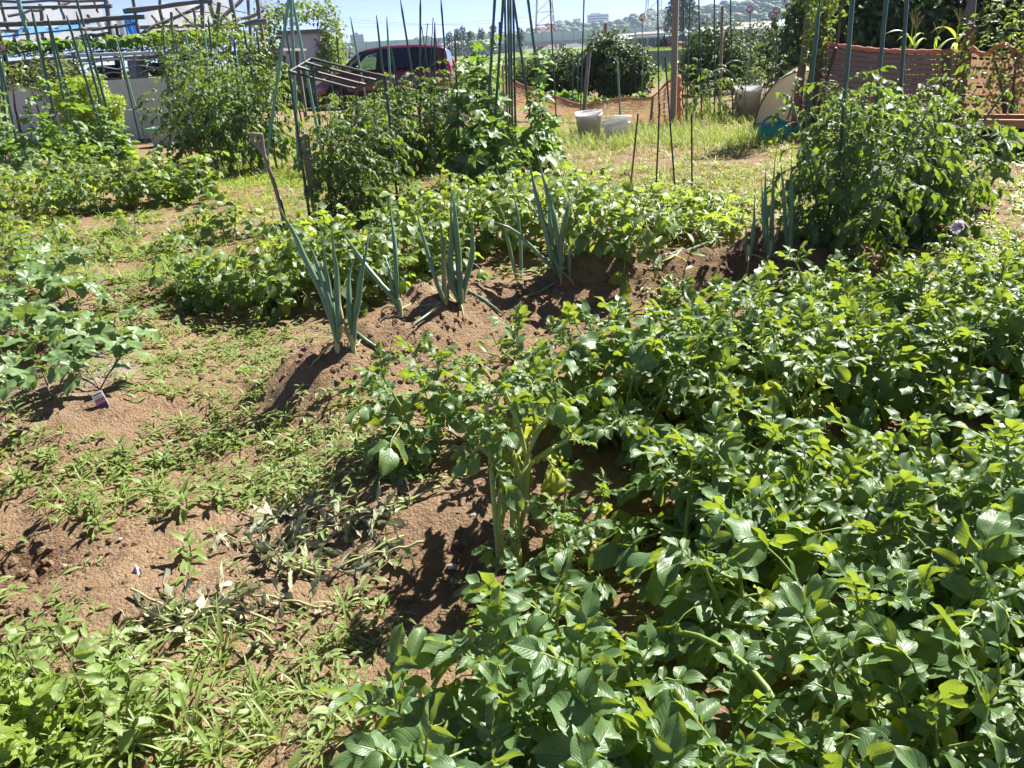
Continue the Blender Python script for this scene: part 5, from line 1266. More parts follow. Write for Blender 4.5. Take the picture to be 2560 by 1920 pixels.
def brown_net():
    b = P(2000, 338); root = thing('net_fence', 'taut reddish brown mesh net fence behind the right tomatoes', 'net fence', b); y0 = b[1]
    c0, c1 = at(2045, 105, y0), at(2395, 128, y0-1.1); g0, g1 = at(1985, 335, y0), at(2395, 345, y0-1.1)
    def sheet(A, Bt, C, Dd, n, k, nm, mt, su, amp=.03):
        u, v = np.meshgrid(np.linspace(0, 1, n), np.linspace(0, 1, k), indexing='ij'); u, v = u[..., None], v[..., None]
        g = (A*(1-u)+Bt*u)*(1-v)+(C*(1-u)+Dd*u)*v
        g[..., 1] += amp*np.sin(u[..., 0]*17)*(.3+v[..., 0])+amp*.6*np.sin(v[..., 0]*9+u[..., 0]*5)
        g[..., 2] -= .05*np.sin(np.pi*u[..., 0])*(1-v[..., 0])
        obj(nm, MB().grid(rel(root, g), uv=np.stack([u[..., 0]*su, 1-v[..., 0]], -1)), root, mats=mt)
        return g
    g0[2] = max(g0[2], .03); g1[2] = .03
    A2 = np.array([c0[0]-.02, c0[1], c0[2]])
    g = sheet(A2, c1, g0, g1, 40, 14, 'net', M_NETB, 1.6)
    top = g[:, 0]; obj('hem', MB().tube(rel(root, top), .02+.015*np.abs(np.sin(np.arange(40)*.9)), 7), root, mats=M_NETP)
    obj('side_fold', MB().tube(rel(root, [at(2005, 160, y0-.05), at(1998, 220, y0-.08), at(1990, 300, y0-.06), np.array([g0[0], g0[1], .02])]), [.05, .06, .07, .06], 8), root, mats=mat('net_fold', (.27, .11, .085), .75, c2=(.18, .075, .06), scale=18))
    c2, g2 = at(2600, 120, y0-1.9), at(2620, 330, y0-1.9); g2[2] = .03
    sheet(c1, c2, g1, g2, 24, 12, 'net', M_NETO, .8, .06)  # sunlit stretch of the same fence, given the lighter net colour
    t = np.linspace(0, 1, 20)[:, None]; hm = c1*(1-t)+c2*t; hm[:, 2] += .05*np.sin(t[:, 0]*14)
    obj('hem', MB().tube(rel(root, hm), .02+.015*np.abs(np.sin(np.arange(20)*1.3)), 7), root, mats=M_NETP)
    obj('support_board', MB(False).box(rel(root, at(2398, 240, y0-1.2)), (.13, .04, 1.6)), root, mats=mat('red_board', (.20, .10, .08), .8, var=.3))
brown_net()

# ------------------------------------------------------------------ buckets, watering can, box
def bucket(px, py, w, h, label, lid=False, tilt=(0, 0)):
    p = P(px, py); root = thing('bucket', label, 'bucket', p); root.rotation_euler = (tilt[0], tilt[1], 0)
    r = w/2
    pr = [(0, .004), (r*.8, .004), (r*.82, .0), (r*.98, h*.80), (r*1.05, h*.80), (r*1.06, h*.83), (r*.99, h*.835), (r*1.0, h*.95), (r*1.06, h*.955), (r*1.06, h), (r*.98, h), (r*.95, h*.9), (r*.78, .03), (0, .03)]
    obj('body', MB().lathe(pr, 28), root, mats=M_WHITE)
    if lid:
        obj('lid', MB().lathe([(r*1.13, h*.97), (r*1.14, h*1.03), (r*1.02, h*1.05), (r*.95, h*1.02), (0, h*1.02)], 28), root, Matrix.Rotation(rad(9), 4, 'Y') @ Matrix.Translation((-.03, 0, .03)), mats=M_WHITE)
        obj('rim', MB().lathe([(r*.99, h*.70), (r*1.1, h*.71), (r*1.1, h*.75), (r*.99, h*.76)], 28), root, mats=M_WHITE)
    else:
        t = np.linspace(0, np.pi, 14); R = r*1.07
        obj('handle', MB().tube(np.stack([R*np.cos(t), -R*np.sin(t)*.85, h*.9-.04*np.sin(t)], -1), .006, 6), root, mats=M_WHITE)
        obj('contents', MB().lathe([(0, h*.86), (r*.9, h*.87)], 20), root, mats=mat('murky_straw', (.30, .22, .12), .8, var=.4, scale=20))
    return root
bucket(1474, 345, .40, .40, 'white plastic bucket full to the brim beside a lidded tub', tilt=(0, rad(-3)))
bucket(1545, 350, .40, .31, 'white plastic pickling tub with a loose lid near the net fence', lid=True, tilt=(rad(-4), rad(-8)))
bucket(1866, 298, .46, .56, 'tall white bucket standing by the cream plastic tunnel')
def watering_can():
    M_TEAL = mat('teal_plastic', (0.035, 0.30, 0.20), .35, c2=(.025, .24, .16), scale=5, trans=.12, tr=(.05, .5, .35))
    p = P(1935, 356); root = thing('watering_can', 'teal green plastic watering can lying in the grass by the tunnel', 'watering can', p)
    k = .44/.30
    prof = [(0, 0), (.11, 0), (.118, .02), (.115, .12), (.10, .16), (.06, .175), (.055, .172)]
    b = MB().lathe(prof, 24); V = b.V[0]; V[:, 0] *= 1.35; obj('body', b, root, Matrix.Scale(k, 4), mats=M_TEAL)
    t = np.linspace(0, 1, 14); a = np.pi*(1-t)
    obj('handle', MB().tube(np.stack([-.035+.085*np.cos(a), 0*t, .155+.075*np.sin(a)], -1), .013, 8), root, Matrix.Scale(k, 4), mats=M_TEAL)
    obj('spout', MB().tube([(.12, 0, .05), (.18, 0, .09), (.23, 0, .15), (.25, 0, .155)], [.03, .024, .016, .02], 10), root, Matrix.Scale(k, 4), mats=M_TEAL)
    obj('filler_neck', MB().tube([(.055, 0, .15), (.075, 0, .19)], [.05, .052], 14, cap=False), root, Matrix.Scale(k, 4), mats=M_TEAL)
watering_can()
def tan_box():
    M_TAN = mat('tan_plastic', (0.46, 0.23, 0.09), .45, c2=(.36, .17, .07), scale=4, trans=.15, tr=(.6, .3, .1)); M_BAG = mat('black_bag', (.012, .014, .022), .3, spec=.7, bump=.8, bscale=12)
    p = P(2490, 395)+[.16, .22, 0]; root = thing('plastic_box', 'tan plastic tub frame with black bag lining beside the path', 'plastic box', p, rad(-38))
    w, d, h = .38, .30, .32
    rim = [(-w, -d), (-w*.55, -d*1.15), (w*.55, -d*1.15), (w, -d), (w, d), (-w, d)]
    for (x, y) in ((-w*.9, -d*.9), (w*.9, -d*.9), (w*.9, d*.9), (-w*.9, d*.9)):
        obj('leg', MB(False).box((x*.94, y*.94, h*.5), (.075, .06, h)), root, mats=M_TAN)
    for (a, c) in (((-w, -d), (w, -d)), ((w, -d), (w, d)), ((w, d), (-w, d)), ((-w, d), (-w, -d))):
        a, c = np.array(a), np.array(c); m = (a+c)/2; L = np.linalg.norm(c-a)+.05; an = math.atan2(*(c-a)[::-1])
        R = np.array(Matrix.Rotation(an, 3, 'Z'))
        q = MB(False).box((m[0], m[1], h+.03), (L, .06, .07), R); q.box((m[0], m[1], h+.073), (L+.03, .085, .016), R)
        obj('rim', q, root, mats=M_TAN)
    u, v = np.meshgrid(np.linspace(-1, 1, 14), np.linspace(-1, 1, 12), indexing='ij')
    zz = h*.80-.25*np.exp(-((u/.55)**2+(v/.55)**2)); zz = zz+.02*np.sin(u*14)*np.cos(v*11)
    bag = MB().grid(np.stack([u*w*.9, v*d*.9, zz], -1))
    th = np.linspace(0, 2*np.pi, 28); zs = np.linspace(0, 1, 8)
    Wg = np.stack([np.stack([w*.84*np.cos(th)**1*(1-.15*np.sin(z*3)), d*.84*np.sin(th)*(1-.1*np.sin(z*3)), np.full_like(th, .03+z*h*.85)], -1) for z in zs], 1); Wg[..., 0] += .02*np.sin(np.arange(28)*2.1)[:, None]
    bag.grid(Wg); obj('bag_lining', bag, root, mats=M_BAG)
tan_box()
def cream_tunnel():
    M_CR = mat('cream_film', (0.66, 0.60, 0.47), .4, c2=(.55, .50, .40), scale=3, trans=.35, tr=(.8, .74, .58), bump=.3, bscale=4)
    p = P(1960, 325); root = thing('plastic_tunnel', 'cream plastic film row tunnel with an arched end and wooden edge', 'plastic tunnel', p); y = p[1]
    a0, a1, tp = at(1888, 312, y), at(2075, 312, y), at(2030, 180, y)
    R = (a1[0]-a0[0])/2*1.15; cx = a0[0]+R; Hh = at(2000, 176, y)[2]-.08
    th = np.linspace(np.pi, 0, 20); rho = np.linspace(0, 1, 6)
    end = np.stack([np.stack([cx+R*r*np.cos(th), np.full_like(th, y)+.03*np.sin(th*5)*r, .08+Hh*r*np.sin(th)], -1) for r in rho], 1)
    obj('end_sheet', MB().grid(rel(root, end)), root, mats=M_CR)
    L = np.linspace(0, 2.2, 8); sk = np.stack([np.stack([cx+R*np.cos(th)+.42*l, np.full_like(th, y+l), .08+Hh*np.sin(th)*(1-.03*math.sin(l*6))], -1) for l in L], 1)
    obj('cover_sheet', MB().grid(rel(root, sk)), root, mats=M_CR)
    for l in (0, 1.1, 2.2): obj('hoop', MB().tube(rel(root, np.stack([cx+(R+.012)*np.cos(th)+.42*l, np.full_like(th, y+l-.01), .06+(Hh+.012)*np.sin(th)], -1)), .012, 6), root, mats=M_DST)
    obj('edge_board', MB(False).box(rel(root, (cx, y-.06, .06)), (2*R+.1, .04, .13)), root, mats=M_GREYW)
    q0, q1 = at(1968, 300, y-.1), at(2003, 200, y-.1)
    obj('prop_stick', MB().tube(rel(root, [q0, q1]), .015, 6), root, mats=M_GREYW)
cream_tunnel()
def hoops():
    for i, (px, py, w, h) in enumerate([(1795, 300, 1.0, .85), (1830, 285, 1.1, .95), (1925, 262, 1.0, .75), (1950, 258, .9, .8)]):
        p = P(px, py); th = np.linspace(0, np.pi, 16)
        o = obj('tunnel_hoop', MB().tube(np.stack([w/2*np.cos(th), .2*np.cos(th), h*np.sin(th)], -1), .010, 6), M=Matrix.Translation(p), mats=M_LST)
        tag(o, 'thin bare tunnel hoop over the vegetables behind the net', 'hoop', 'bare tunnel hoops')
hoops()
def row_cover(px, py, L, w, h, rz, label, seed):
    p = P(px, py); root = thing('row_cover', label, 'row cover', p, rz)
    th = np.linspace(0, np.pi, 14); ls = np.linspace(-L/2, L/2, 22)
    g = np.stack([np.stack([np.full_like(th, l), w/2*np.cos(th), (h*(.78+.22*abs(math.cos(l*3+seed))))*np.sin(th)+.01*np.sin(th*9+l*5)], -1) for l in ls])
    e0 = np.stack([g[0]*np.array([1, r, r])+np.array([-.05*(1-r), 0, 0]) for r in np.linspace(0, 1, 4)], 1)
    obj('cover_sheet', MB().grid(g), root, mats=M_FLEECE); obj('end_sheet', MB().grid(e0), root, mats=M_FLEECE)
    for l in np.arange(-L/2, L/2+.1, 1.0): obj('hoop', MB().tube(np.stack([np.full_like(th, l), (w/2+.01)*np.cos(th), (h+.01)*np.sin(th)*.99], -1), .008, 5), root, mats=M_LST)
M_FLEECE = mat('fleece', (.62, .64, .60), .6, c2=(.5, .53, .5), scale=6, trans=.3, tr=(.75, .78, .72), bump=.3, bscale=10)
row_cover(1140, 300, 1.3, .8, .6, rad(8), 'white fleece row cover tunnel beside the tomatoes', 0)
row_cover(1225, 200, 5, 1.3, .8, rad(4), 'long white plastic row tunnel out beyond the red car', 2)
row_cover(1125, 195, 3, 1.4, .9, rad(4), 'pale plastic tunnel end just behind the red car', 4)
# ------------------------------------------------------------------ red car
def car():
    M_PAINT = mat('dark_red_paint', (0.115, 0.007, 0.016), .28, c2=(.095, .006, .012), scale=2, coat=.8, spec=.6); M_BLK = mat('black_trim', (.015, .015, .016), .5); M_TYRE = mat('tyre_rubber', (.02, .02, .02), .8)
    M_RIM = mat('alloy', (.5, .5, .52), .3, metal=.9); M_GL = glass_mat('clear_glass', (.72, .78, .76), .04); M_GLD = glass_mat('tinted_glass', (.05, .06, .07), .06); M_TAIL = mat('tail_red', (.42, .02, .015), .15, coat=.6); M_CLR = mat('lamp_clear', (.6, .62, .65), .1, coat=.6); M_SEAT = mat('seat_cloth', (.05, .05, .055), .9)
    p = P(970, 262); root = thing('car', 'dark red hatchback car parked beyond the tomato rows', 'car', p, rad(177))
    # local: +X = front, Y across, length 4.1 m, centre at origin
    xs = np.array([-2.03, -1.98, -1.75, -1.2, -.5, .3, .9, 1.3, 1.7, 1.95, 2.05])
    top = np.array([.72, .98, 1.02, 1.03, 1.02, 1.00, .99, .94, .84, .70, .58]); bot = np.array([.36, .28, .24, .22, .2, .2, .2, .22, .22, .24, .3]); hw = np.array([.70, .79, .83, .845, .845, .845, .84, .82, .76, .66, .52])
    sec = []
    for x, t, b, w in zip(xs, top, bot, hw):
        zs = np.array([b, b, b+.10*(t-b), b+.5*(t-b), b+.8*(t-b), t-.01, t]); ys = np.array([0, .82, .97, 1.0, .985, .90, 0])*w
        sec.append(np.concatenate([np.stack([np.full(7, x), -ys, zs], -1), np.stack([np.full(5, x), ys[5:0:-1], zs[5:0:-1]], -1)]))
    sec = np.array(sec); sec = np.concatenate([sec, sec[:, :1]], 1)
    mb = MB().grid(sec); obj('body', mb, root, mats=M_PAINT)
    for i in (0, -1):
        r = sec[i][:-1]; c = r.mean(0); obj('end_panel', MB().add(np.vstack([c, r]), t=[[0, 1+j, 1+(j+1) % 12] for j in range(12)]), root, mats=M_PAINT)
    # roof shell
    rx = np.array([-1.92, -1.75, -1.0, -.2, .35, .62]); rz = np.array([1.46, 1.55, 1.60, 1.60, 1.54, 1.46]); rw = np.array([.56, .60, .62, .62, .60, .57])
    g = np.stack([np.stack([np.full(7, x), w*np.array([-1, -.93, -.6, 0, .6, .93, 1]), z+np.array([-.07, -.015, .015, .025, .015, -.015, -.07])], -1) for x, z, w in zip(rx, rz, rw)])
    gi = g-[0, 0, .03]; obj('roof', MB().grid(g).grid(gi[:, ::-1]), root, mats=M_PAINT)
    def quad(nm, pts, mt, th=.012):
        for s in (-1, 1):
            q = np.array([(x, s*y, z) for x, y, z in pts]); n = len(q); off = np.array([0, -s*th, 0])
            m = MB(False); k = q.mean(0)
            m.add(np.vstack([k, q]), t=[[0, 1+j, 1+(j+1) % n] for j in range(n)]); m.add(np.vstack([k+off, q+off]), t=[[0, 1+(j+1) % n, 1+j] for j in range(n)])
            m.add(np.vstack([q, q+off]), [[j, (j+1) % n, n+(j+1) % n, n+j] for j in range(n)]); obj(nm, m, root, mats=mt)
    # pillars between belt (y .80, z 1.0) and roof (y .60, z 1.5)
    quad('front_pillar', [(1.22, .74, .97), (1.10, .76, .98), (.42, .60, 1.50), (.60, .58, 1.46)], M_PAINT, .04)
    quad('centre_pillar', [(.10, .79, 1.0), (-.02, .79, 1.0), (-.06, .62, 1.54), (.02, .62, 1.54)], M_BLK, .04)
    quad('rear_pillar', [(-.98, .79, 1.02), (-1.10, .79, 1.02), (-1.06, .62, 1.54), (-.98, .62, 1.54)], M_BLK, .04)
    quad('tail_pillar', [(-1.70, .78, 1.02), (-1.98, .74, 1.0), (-1.88, .57, 1.46), (-1.66, .60, 1.50)], M_PAINT, .04)
    quad('front_side_window', [(1.08, .765, .985), (.10, .795, 1.0), (.03, .62, 1.53), (.42, .605, 1.50)], M_GL)
    quad('rear_side_window', [(-.03, .795, 1.0), (-.97, .795, 1.02), (-.97, .62, 1.53), (-.06, .62, 1.53)], M_GLD)
    quad('quarter_window', [(-1.11, .79, 1.02), (-1.70, .78, 1.02), (-1.66, .605, 1.50), (-1.07, .62, 1.53)], M_GLD)
    w = MB(False).add([(1.2, -.72, .97), (1.2, .72, .97), (.6, .56, 1.46), (.6, -.56, 1.46)], [[0, 1, 2, 3]]).add([(1.19, -.72, .965), (1.19, .72, .965), (.59, .56, 1.455), (.59, -.56, 1.455)], [[3, 2, 1, 0]]); obj('windscreen', w, root, mats=M_GL)
    w = MB(False).add([(-2.0, -.70, .99), (-2.0, .70, .99), (-1.9, .54, 1.46), (-1.9, -.54, 1.46)], [[3, 2, 1, 0]]).add([(-1.99, -.70, .985), (-1.99, .70, .985), (-1.89, .54, 1.455), (-1.89, -.54, 1.455)], [[0, 1, 2, 3]]); obj('rear_window', w, root, mats=M_GLD)
    for s in (-1, 1):
        for x in (1.28, -1.28):
            wh = obj('wheel', MB().lathe([(.19, -.10), (.29, -.10), (.315, -.07), (.315, .07), (.29, .10), (.19, .10)], 26), root, Matrix.Translation((x, s*.76, .315)) @ Matrix.Rotation(rad(90), 4, 'X'), mats=M_TYRE)
            rm = MB().lathe([(.20, -.09), (.20, .09)], 26); rm.lathe([(0, .03), (.05, .03), (.05, -.03), (0, -.03)], 12)
            for k in range(7):
                a = k*6.283/7; rm.box((.115*math.cos(a), .115*math.sin(a), 0), (.17, .035, .03), np.array(Matrix.Rotation(a, 3, 'Z')))
            obj('rim', rm, wh, Matrix.Translation((0, 0, s*-.05)), mats=M_RIM)
            arch = np.linspace(0, np.pi, 16); obj('wheel_arch', MB().tube(np.stack([x+.35*np.cos(arch), np.full(16, s*.835), .30+.36*np.sin(arch)], -1), .02, 6), root, mats=M_BLK)
        obj('mirror', MB().tube([(1.0, s*.80, 1.05), (1.0, s*.90, 1.07), (1.0, s*.98, 1.07)], [.05, .085, .06], 8), root, mats=M_PAINT)
        obj('tail_light', MB().tube([(-1.98, s*.73, .80), (-1.99, s*.735, .95), (-1.95, s*.715, 1.10), (-1.92, s*.68, 1.22)], [.06, .075, .06, .03], 8), root, mats=M_TAIL)
        obj('headlight', MB().tube([(1.98, s*.50, .66), (1.82, s*.66, .74), (1.6, s*.76, .80)], [.05, .07, .03], 8), root, mats=M_CLR)
        for x in (-.02, -1.0): obj('door_seam', MB(False).box((x, s*.846, .62), (.012, .006, .7)), root, mats=M_BLK)
        for x in (.08, -.85): obj('door_handle', MB(False).box((x, s*.855, .90), (.18, .03, .03)), root, mats=M_PAINT)
        for x in (.25, -.75):
            st = MB().box((x, s*.36, .80), (.5, .48, .2)); st.box((x-.25, s*.36, 1.08), (.14, .46, .55)); st.box((x-.28, s*.36, 1.42), (.1, .24, .16)); obj('seat', st, root, mats=M_SEAT)
    obj('bumper', MB(False).box((-2.02, 0, .42), (.12, 1.46, .26)), root, mats=M_PAINT); obj('bumper', MB(False).box((2.0, 0, .36), (.14, 1.1, .2)), root, mats=M_PAINT)
    obj('antenna', MB().tube([(-1.6, 0, 1.58), (-1.75, 0, 1.75)], .006, 5), root, mats=M_BLK)
car()

# ------------------------------------------------------------------ panel wall, planter, bean fence
def panel_wall():
    M_PAN = mat('concrete_panel', (0.70, 0.67, 0.61), .85, c2=(.60, .57, .51), scale=2.5, bump=.15, bscale=30, objvar=.06)
    p = P(300, 352); root = thing('panel_wall', 'low wall of pale grey panels behind the cucumbers', 'wall', p); y = p[1]
    x0, x1 = at(30, 300, y)[0], at(545, 300, y)[0]; ht = at(300, 197, y)[2]; n = 5; w = (x1-x0)/n
    for i in range(n):
        for j in range(2):
            obj('panel', MB(False).box(rel(root, (x0+w*(i+.5), y, ht*(.25+.5*j)+(.0 if j else 0))), (w-.03, .06, ht/2-.025)), root, mats=M_PAN)
    for i in range(n+1): obj('post', MB(False).box(rel(root, (x0+w*i, y+.055, ht/2)), (.06, .05, ht)), root, mats=M_GREYW)
    obj('coping', MB(False).box(rel(root, ((x0+x1)/2, y+.02, ht+.012)), (x1-x0, .12, .02)), root, mats=M_GREYW)
    return y, ht, x0, x1
WY, WH, WX0, WX1 = panel_wall()
p_ = P(440, 362); r_ = thing('planter', 'grey-green plastic planter trough at the foot of the panel wall', 'planter', p_)
M_PLT = mat('planter_plastic', (.40, .46, .38), .5, c2=(.33, .38, .31), scale=5); M_PLTG = mat('planter_rim', (.22, .42, .27), .45)
pw, pd, ph = .80, .36, .30
q = MB(False); q.add([(s*pw/2*k, t*pd/2*k, z) for z, k in ((0, .86), (ph, 1)) for s, t in ((-1, -1), (1, -1), (1, 1), (-1, 1))], [[0, 1, 5, 4], [1, 2, 6, 5], [2, 3, 7, 6], [3, 0, 4, 7], [3, 2, 1, 0]])
obj('trough', q, r_, mats=M_PLT)
q = MB(False)
for c, d in (((0, -pd/2, ph), (pw+.08, .05, .05)), ((0, pd/2, ph), (pw+.08, .05, .05)), ((-pw/2, 0, ph), (.05, pd-.05, .05)), ((pw/2, 0, ph), (.05, pd-.05, .05))): q.box(c, d)
obj('rim', q, r_, mats=M_PLTG); obj('potting_soil', MB(False).box((0, 0, ph-.06), (pw-.06, pd-.06, .04)), r_, mats=M_SOIL)

# leaf masses for far, small-leaved plants: one joined part per plant
def leaf_cards(seed, n, rfun, size, prof=prof_ovate, fold=.3, droop=.4, up=.45):
    """n small leaves spread through a volume; rfun(rg) -> point, outward normal"""
    rg = np.random.default_rng(seed); T = [leaflet(MB(), 1, .55, None, rg, prof, fold, droop, .1, 2, 2) for _ in range(3)]
    out = MB()
    for t in T:
        V, Q, _, _, _, UV = t.arrays(); k = n//3
        PN = [rfun(rg) for _ in range(k)]; Pp = np.array([a for a, _ in PN]); Nn = np.array([b for _, b in PN])
        Z = Nn*(1-up)+np.array([0, 0, 1])*up+rg.normal(0, .45, (k, 3)); Z /= np.linalg.norm(Z, axis=1)[:, None]
        A = rg.normal(0, 1, (k, 3))+Nn*.7; Y = A-Z*np.sum(A*Z, 1)[:, None]; Y /= np.linalg.norm(Y, axis=1)[:, None]; X = np.cross(Y, Z)
        s = size*rg.uniform(.6, 1.3, k)
        W = (V[None, :, 0, None]*X[:, None]+V[None, :, 1, None]*Y[:, None]+V[None, :, 2, None]*Z[:, None])*s[:, None, None]+Pp[:, None]
        m = len(V); out.add(W.reshape(-1, 3), (Q[None]+(np.arange(k)*m)[:, None, None]).reshape(-1, 4), uv=np.tile(UV, (k, 1)))
    return out
def blob_fn(c, r, bump=.3, seed=0, shell=.35, zmin=.05):
    c, r = np.array(c), np.array(r)
    def f(rg):
        while True:
            d = rg.normal(0, 1, 3); d /= np.linalg.norm(d)
            k = 1+bump*mnoise.noise(Vector(d*2.2+seed*7.3))*1.6
            p = c+d*r*k*(1-shell*rg.random()**1.6)
            if p[2] > zmin: return p, d
    return f
def shrub(name, px, py, blobs, n, size, mt, label, cat, group=None, y=None, seed=0, twigs=6, gaps=.35):
    p = P(px, py) if y is None else np.array([at(px, py, y)[0], y, 0])
    root = thing(name, label, cat, p, 0, group); rg = np.random.default_rng(seed)
    tot = sum(b[1][0]*b[1][2] for b in blobs); mb = MB()
    for i, (c, r) in enumerate(blobs):
        mb.merge(leaf_cards(seed*31+i, int(n*r[0]*r[2]/tot), blob_fn(c, r, .42, seed+i, gaps), size))
    o = obj('crown', mb, root, mats=mt); o['kind'] = 'stuff'
    tw = MB()
    for i in range(twigs):
        c, r = blobs[i % len(blobs)]; e = np.array(c)+rg.normal(0, .35, 3)*np.array(r); b0 = np.array([c[0]*.3+rg.normal(0, .05), c[1]*.3, -.05])
        tw.tube([b0, (b0+e)/2+rg.normal(0, .05, 3), e], [.03, .02, .008], 6)
    obj('trunk', tw, root, mats=M_BARK)
    return root
# lime green round kochia
p_ = P(265, 372)
shrub('kochia_bush', 250, 372, [((0, 0, .62), (.52, .48, .60))], 8500, .065, M_LIME, 'bright lime green egg shaped kochia bush by the panel wall', 'bush', seed=3, gaps=.2)
# dark shrubs behind the net
shrub('camellia_shrub', 1400, 250, [((0, 0, .6), (.95, .8, .58)), ((-.5, 0, .5), (.75, .7, .5)), ((.5, .1, .6), (.7, .7, .5))], 7000, .12, M_HEDGE, 'low dark glossy camellia shrub behind the sagging net', 'shrub', seed=5)
shrub('camellia_shrub', 1532, 245, [((0, 0, .8), (.85, .8, .75)), ((.4, 0, .6), (.65, .7, .6)), ((-.1, .1, 1.1), (.5, .6, .42))], 7500, .12, M_HEDGE, 'taller dark camellia shrub with a post poking out of its top', 'shrub', seed=6)
shrub('leafy_shrub', 1775, 235, [((0, 0, .95), (.7, .7, .85)), ((.5, 0, .7), (.7, .7, .65)), ((-.3, 0, .6), (.55, .6, .55))], 5200, .12, M_HEDGE, 'loose dark shrub among the thin stakes behind the net', 'shrub', seed=7)
shrub('leafy_shrub', 1880, 215, [((0, 0, .9), (1.6, .8, .8)), ((1.2, 0, .8), (1.2, .8, .7))], 5200, .12, M_HEDGE, 'spreading dark shrub below the tall allium heads', 'shrub', seed=8)
for i, (px, w, h) in enumerate([(2090, 1.5, 2.3), (2180, 1.5, 2.2), (2270, 1.6, 2.5), (2350, 1.5, 2.6), (2470, 1.6, 2.2), (2560, 1.6, 2.3)]):
    shrub('hedge_shrub', px, 230, [((0, 0, h*.55), (w*.75, .9, h*.5)), ((w*.3, 0, h*.8), (w*.4, .6, h*.28)), ((-w*.35, 0, h*.7), (w*.4, .6, h*.3))], 3900, .15, M_HEDGE, 'evergreen shrub of the tall dark hedge behind the brown net', 'hedge', 'shrubs of the right hedge', y=15.5+.6*(i % 2), seed=20+i)
shrub('vine_tangle', 2560, 345, [((-.5, 0, .9), (.6, .25, .7)), ((0.1, 0, .8), (.6, .3, .8))], 1500, .07, M_VINE, 'yellowing vine tangle over the far end of the net fence', 'vine', y=9.9, seed=31)
shrub('vine_tangle', 2010, 335, [((.1, 0, 1.9), (.28, .25, .7)), ((.05, 0, 1.2), (.22, .2, .5)), ((.2, 0, 2.6), (.35, .3, .5))], 1700, .075, M_VINE, 'climbing vine with pale yellow leaves wrapped round the corner post', 'vine', y=11.4, seed=32, gaps=.6)
# vegetables behind the net: broad leaves
for i, (px, py, s) in enumerate([(1385, 275, 1.1), (1420, 285, 1.3), (1450, 280, 1.0), (1350, 280, .9), (1500, 290, .9), (1600, 270, .9)]):
    p = P(px, py); root = thing('leafy_vegetable', 'broad leaved vegetable in the patch behind the sagging net', 'vegetable', p, 0, 'vegetables behind the net')
    for k in range(9): leaf_at(root, PUMP_L[k % 4], (0, 0, 0), (0, 0, 1), k*2.4, rad(rng.uniform(10, 60)), s*rng.uniform(.9, 1.5), rng, .5)
for i, (px, py) in enumerate([(1720, 300), (1745, 295), (1780, 300), (1810, 305), (1840, 300), (1900, 275), (1925, 270), (1765, 280)]):
    p = P(px, py); tomato(p[0], p[1], .95, 2, 'bushy pepper plant under the bare hoops behind the net', 'pepper plants under the hoops', nl=9, s=1.2, flowers=0)
# alliums gone to seed
M_ALL = mat('allium_purple', (0.30, 0.12, 0.20), .8, c2=(.18, .07, .10), scale=30); M_ALLB = mat('allium_seed', (.34, .24, .17), .8, c2=(.2, .12, .09), scale=30)
_h = MB(); _rg = np.random.default_rng(0)
for k in range(90):
    d = _rg.normal(0, 1, 3); d /= np.linalg.norm(d); _h.merge(lump(k % 9), Matrix.Translation(d*_rg.uniform(.75, 1.0)) @ Matrix.Scale(.16, 4))
ALLH = _h.mesh('flower_head', M_ALL); ALLB = _h.mesh('flower_head', M_ALLB)
for px, py, hx, hy, m_ in [(1868, 285, 1875, 24, ALLH), (1926, 280, 1930, 40, ALLH), (1932, 282, 1941, 27, ALLH), (1965, 278, 1973, 19, ALLH), (1872, 282, 1874, 77, ALLH), (1602, 290, 1605, 45, ALLB), (30, 390, 2, 118, ALLH)]:
    p = P(px, py); e = at(hx, hy, p[1])
    lab, grp = ('purple allium head on a tall bare stem above the vegetables', 'allium heads by the right vegetables') if px > 1700 else ('brown seeding allium head on a tall stem behind the net', None) if px > 1000 else ('purple allium head beside the left cucumber trellis', None)
    root = thing('allium', lab, 'allium', p, 0, grp)
    obj('stem', MB().tube(rel(root, [p, (p+e)/2+[.03, 0, 0], e]), [.012, .011, .009], 6), root, mats=M_ONION)
    obj('flower_head', m_, root, Matrix.Translation(rel(root, e)) @ Matrix.Scale(.065, 4))
# corn behind the brown net
CORN = [leaflet(MB(), .6, .07, None, np.random.default_rng(i), prof_blade, .3, 1.3+.3*i, .05, 2, 9).mesh('leaf', M_LIME) for i in range(3)]
for i, (px, tx, ty) in enumerate([(2262, 2282, 62), (2300, 2290, 75), (2395, 2398, 55), (2330, 2345, 85)]):
    yy = P(2050, 330)[1]+.5; e = at(tx, ty, yy); root = thing('corn_plant', 'young corn plant with arching leaves rising above the brown net', 'corn plant', (e[0], yy, 0), 0, 'corn behind the net'); h = e[2]
    obj('stem', MB().tube([(0, 0, 0), (0.02, 0, h*.5), (0, 0, h)], [.016, .013, .005], 7), root, mats=M_LIME)
    for k in range(8): leaf_at(root, CORN[k % 3], (0, 0, h*(.35+.07*k)), (0, 0, 1), k*3.0+rng.normal(0, .3), rad(35), rng.uniform(.8, 1.1), rng, .3)
    tas = MB()
    for k in range(6): tas.tube(path((0, 0, h), (rng.normal(0, .4), rng.normal(0, .4), 1), .2, 4, rg=rng), .004, 4)
    obj('tassel', tas, root, mats=M_DRY)

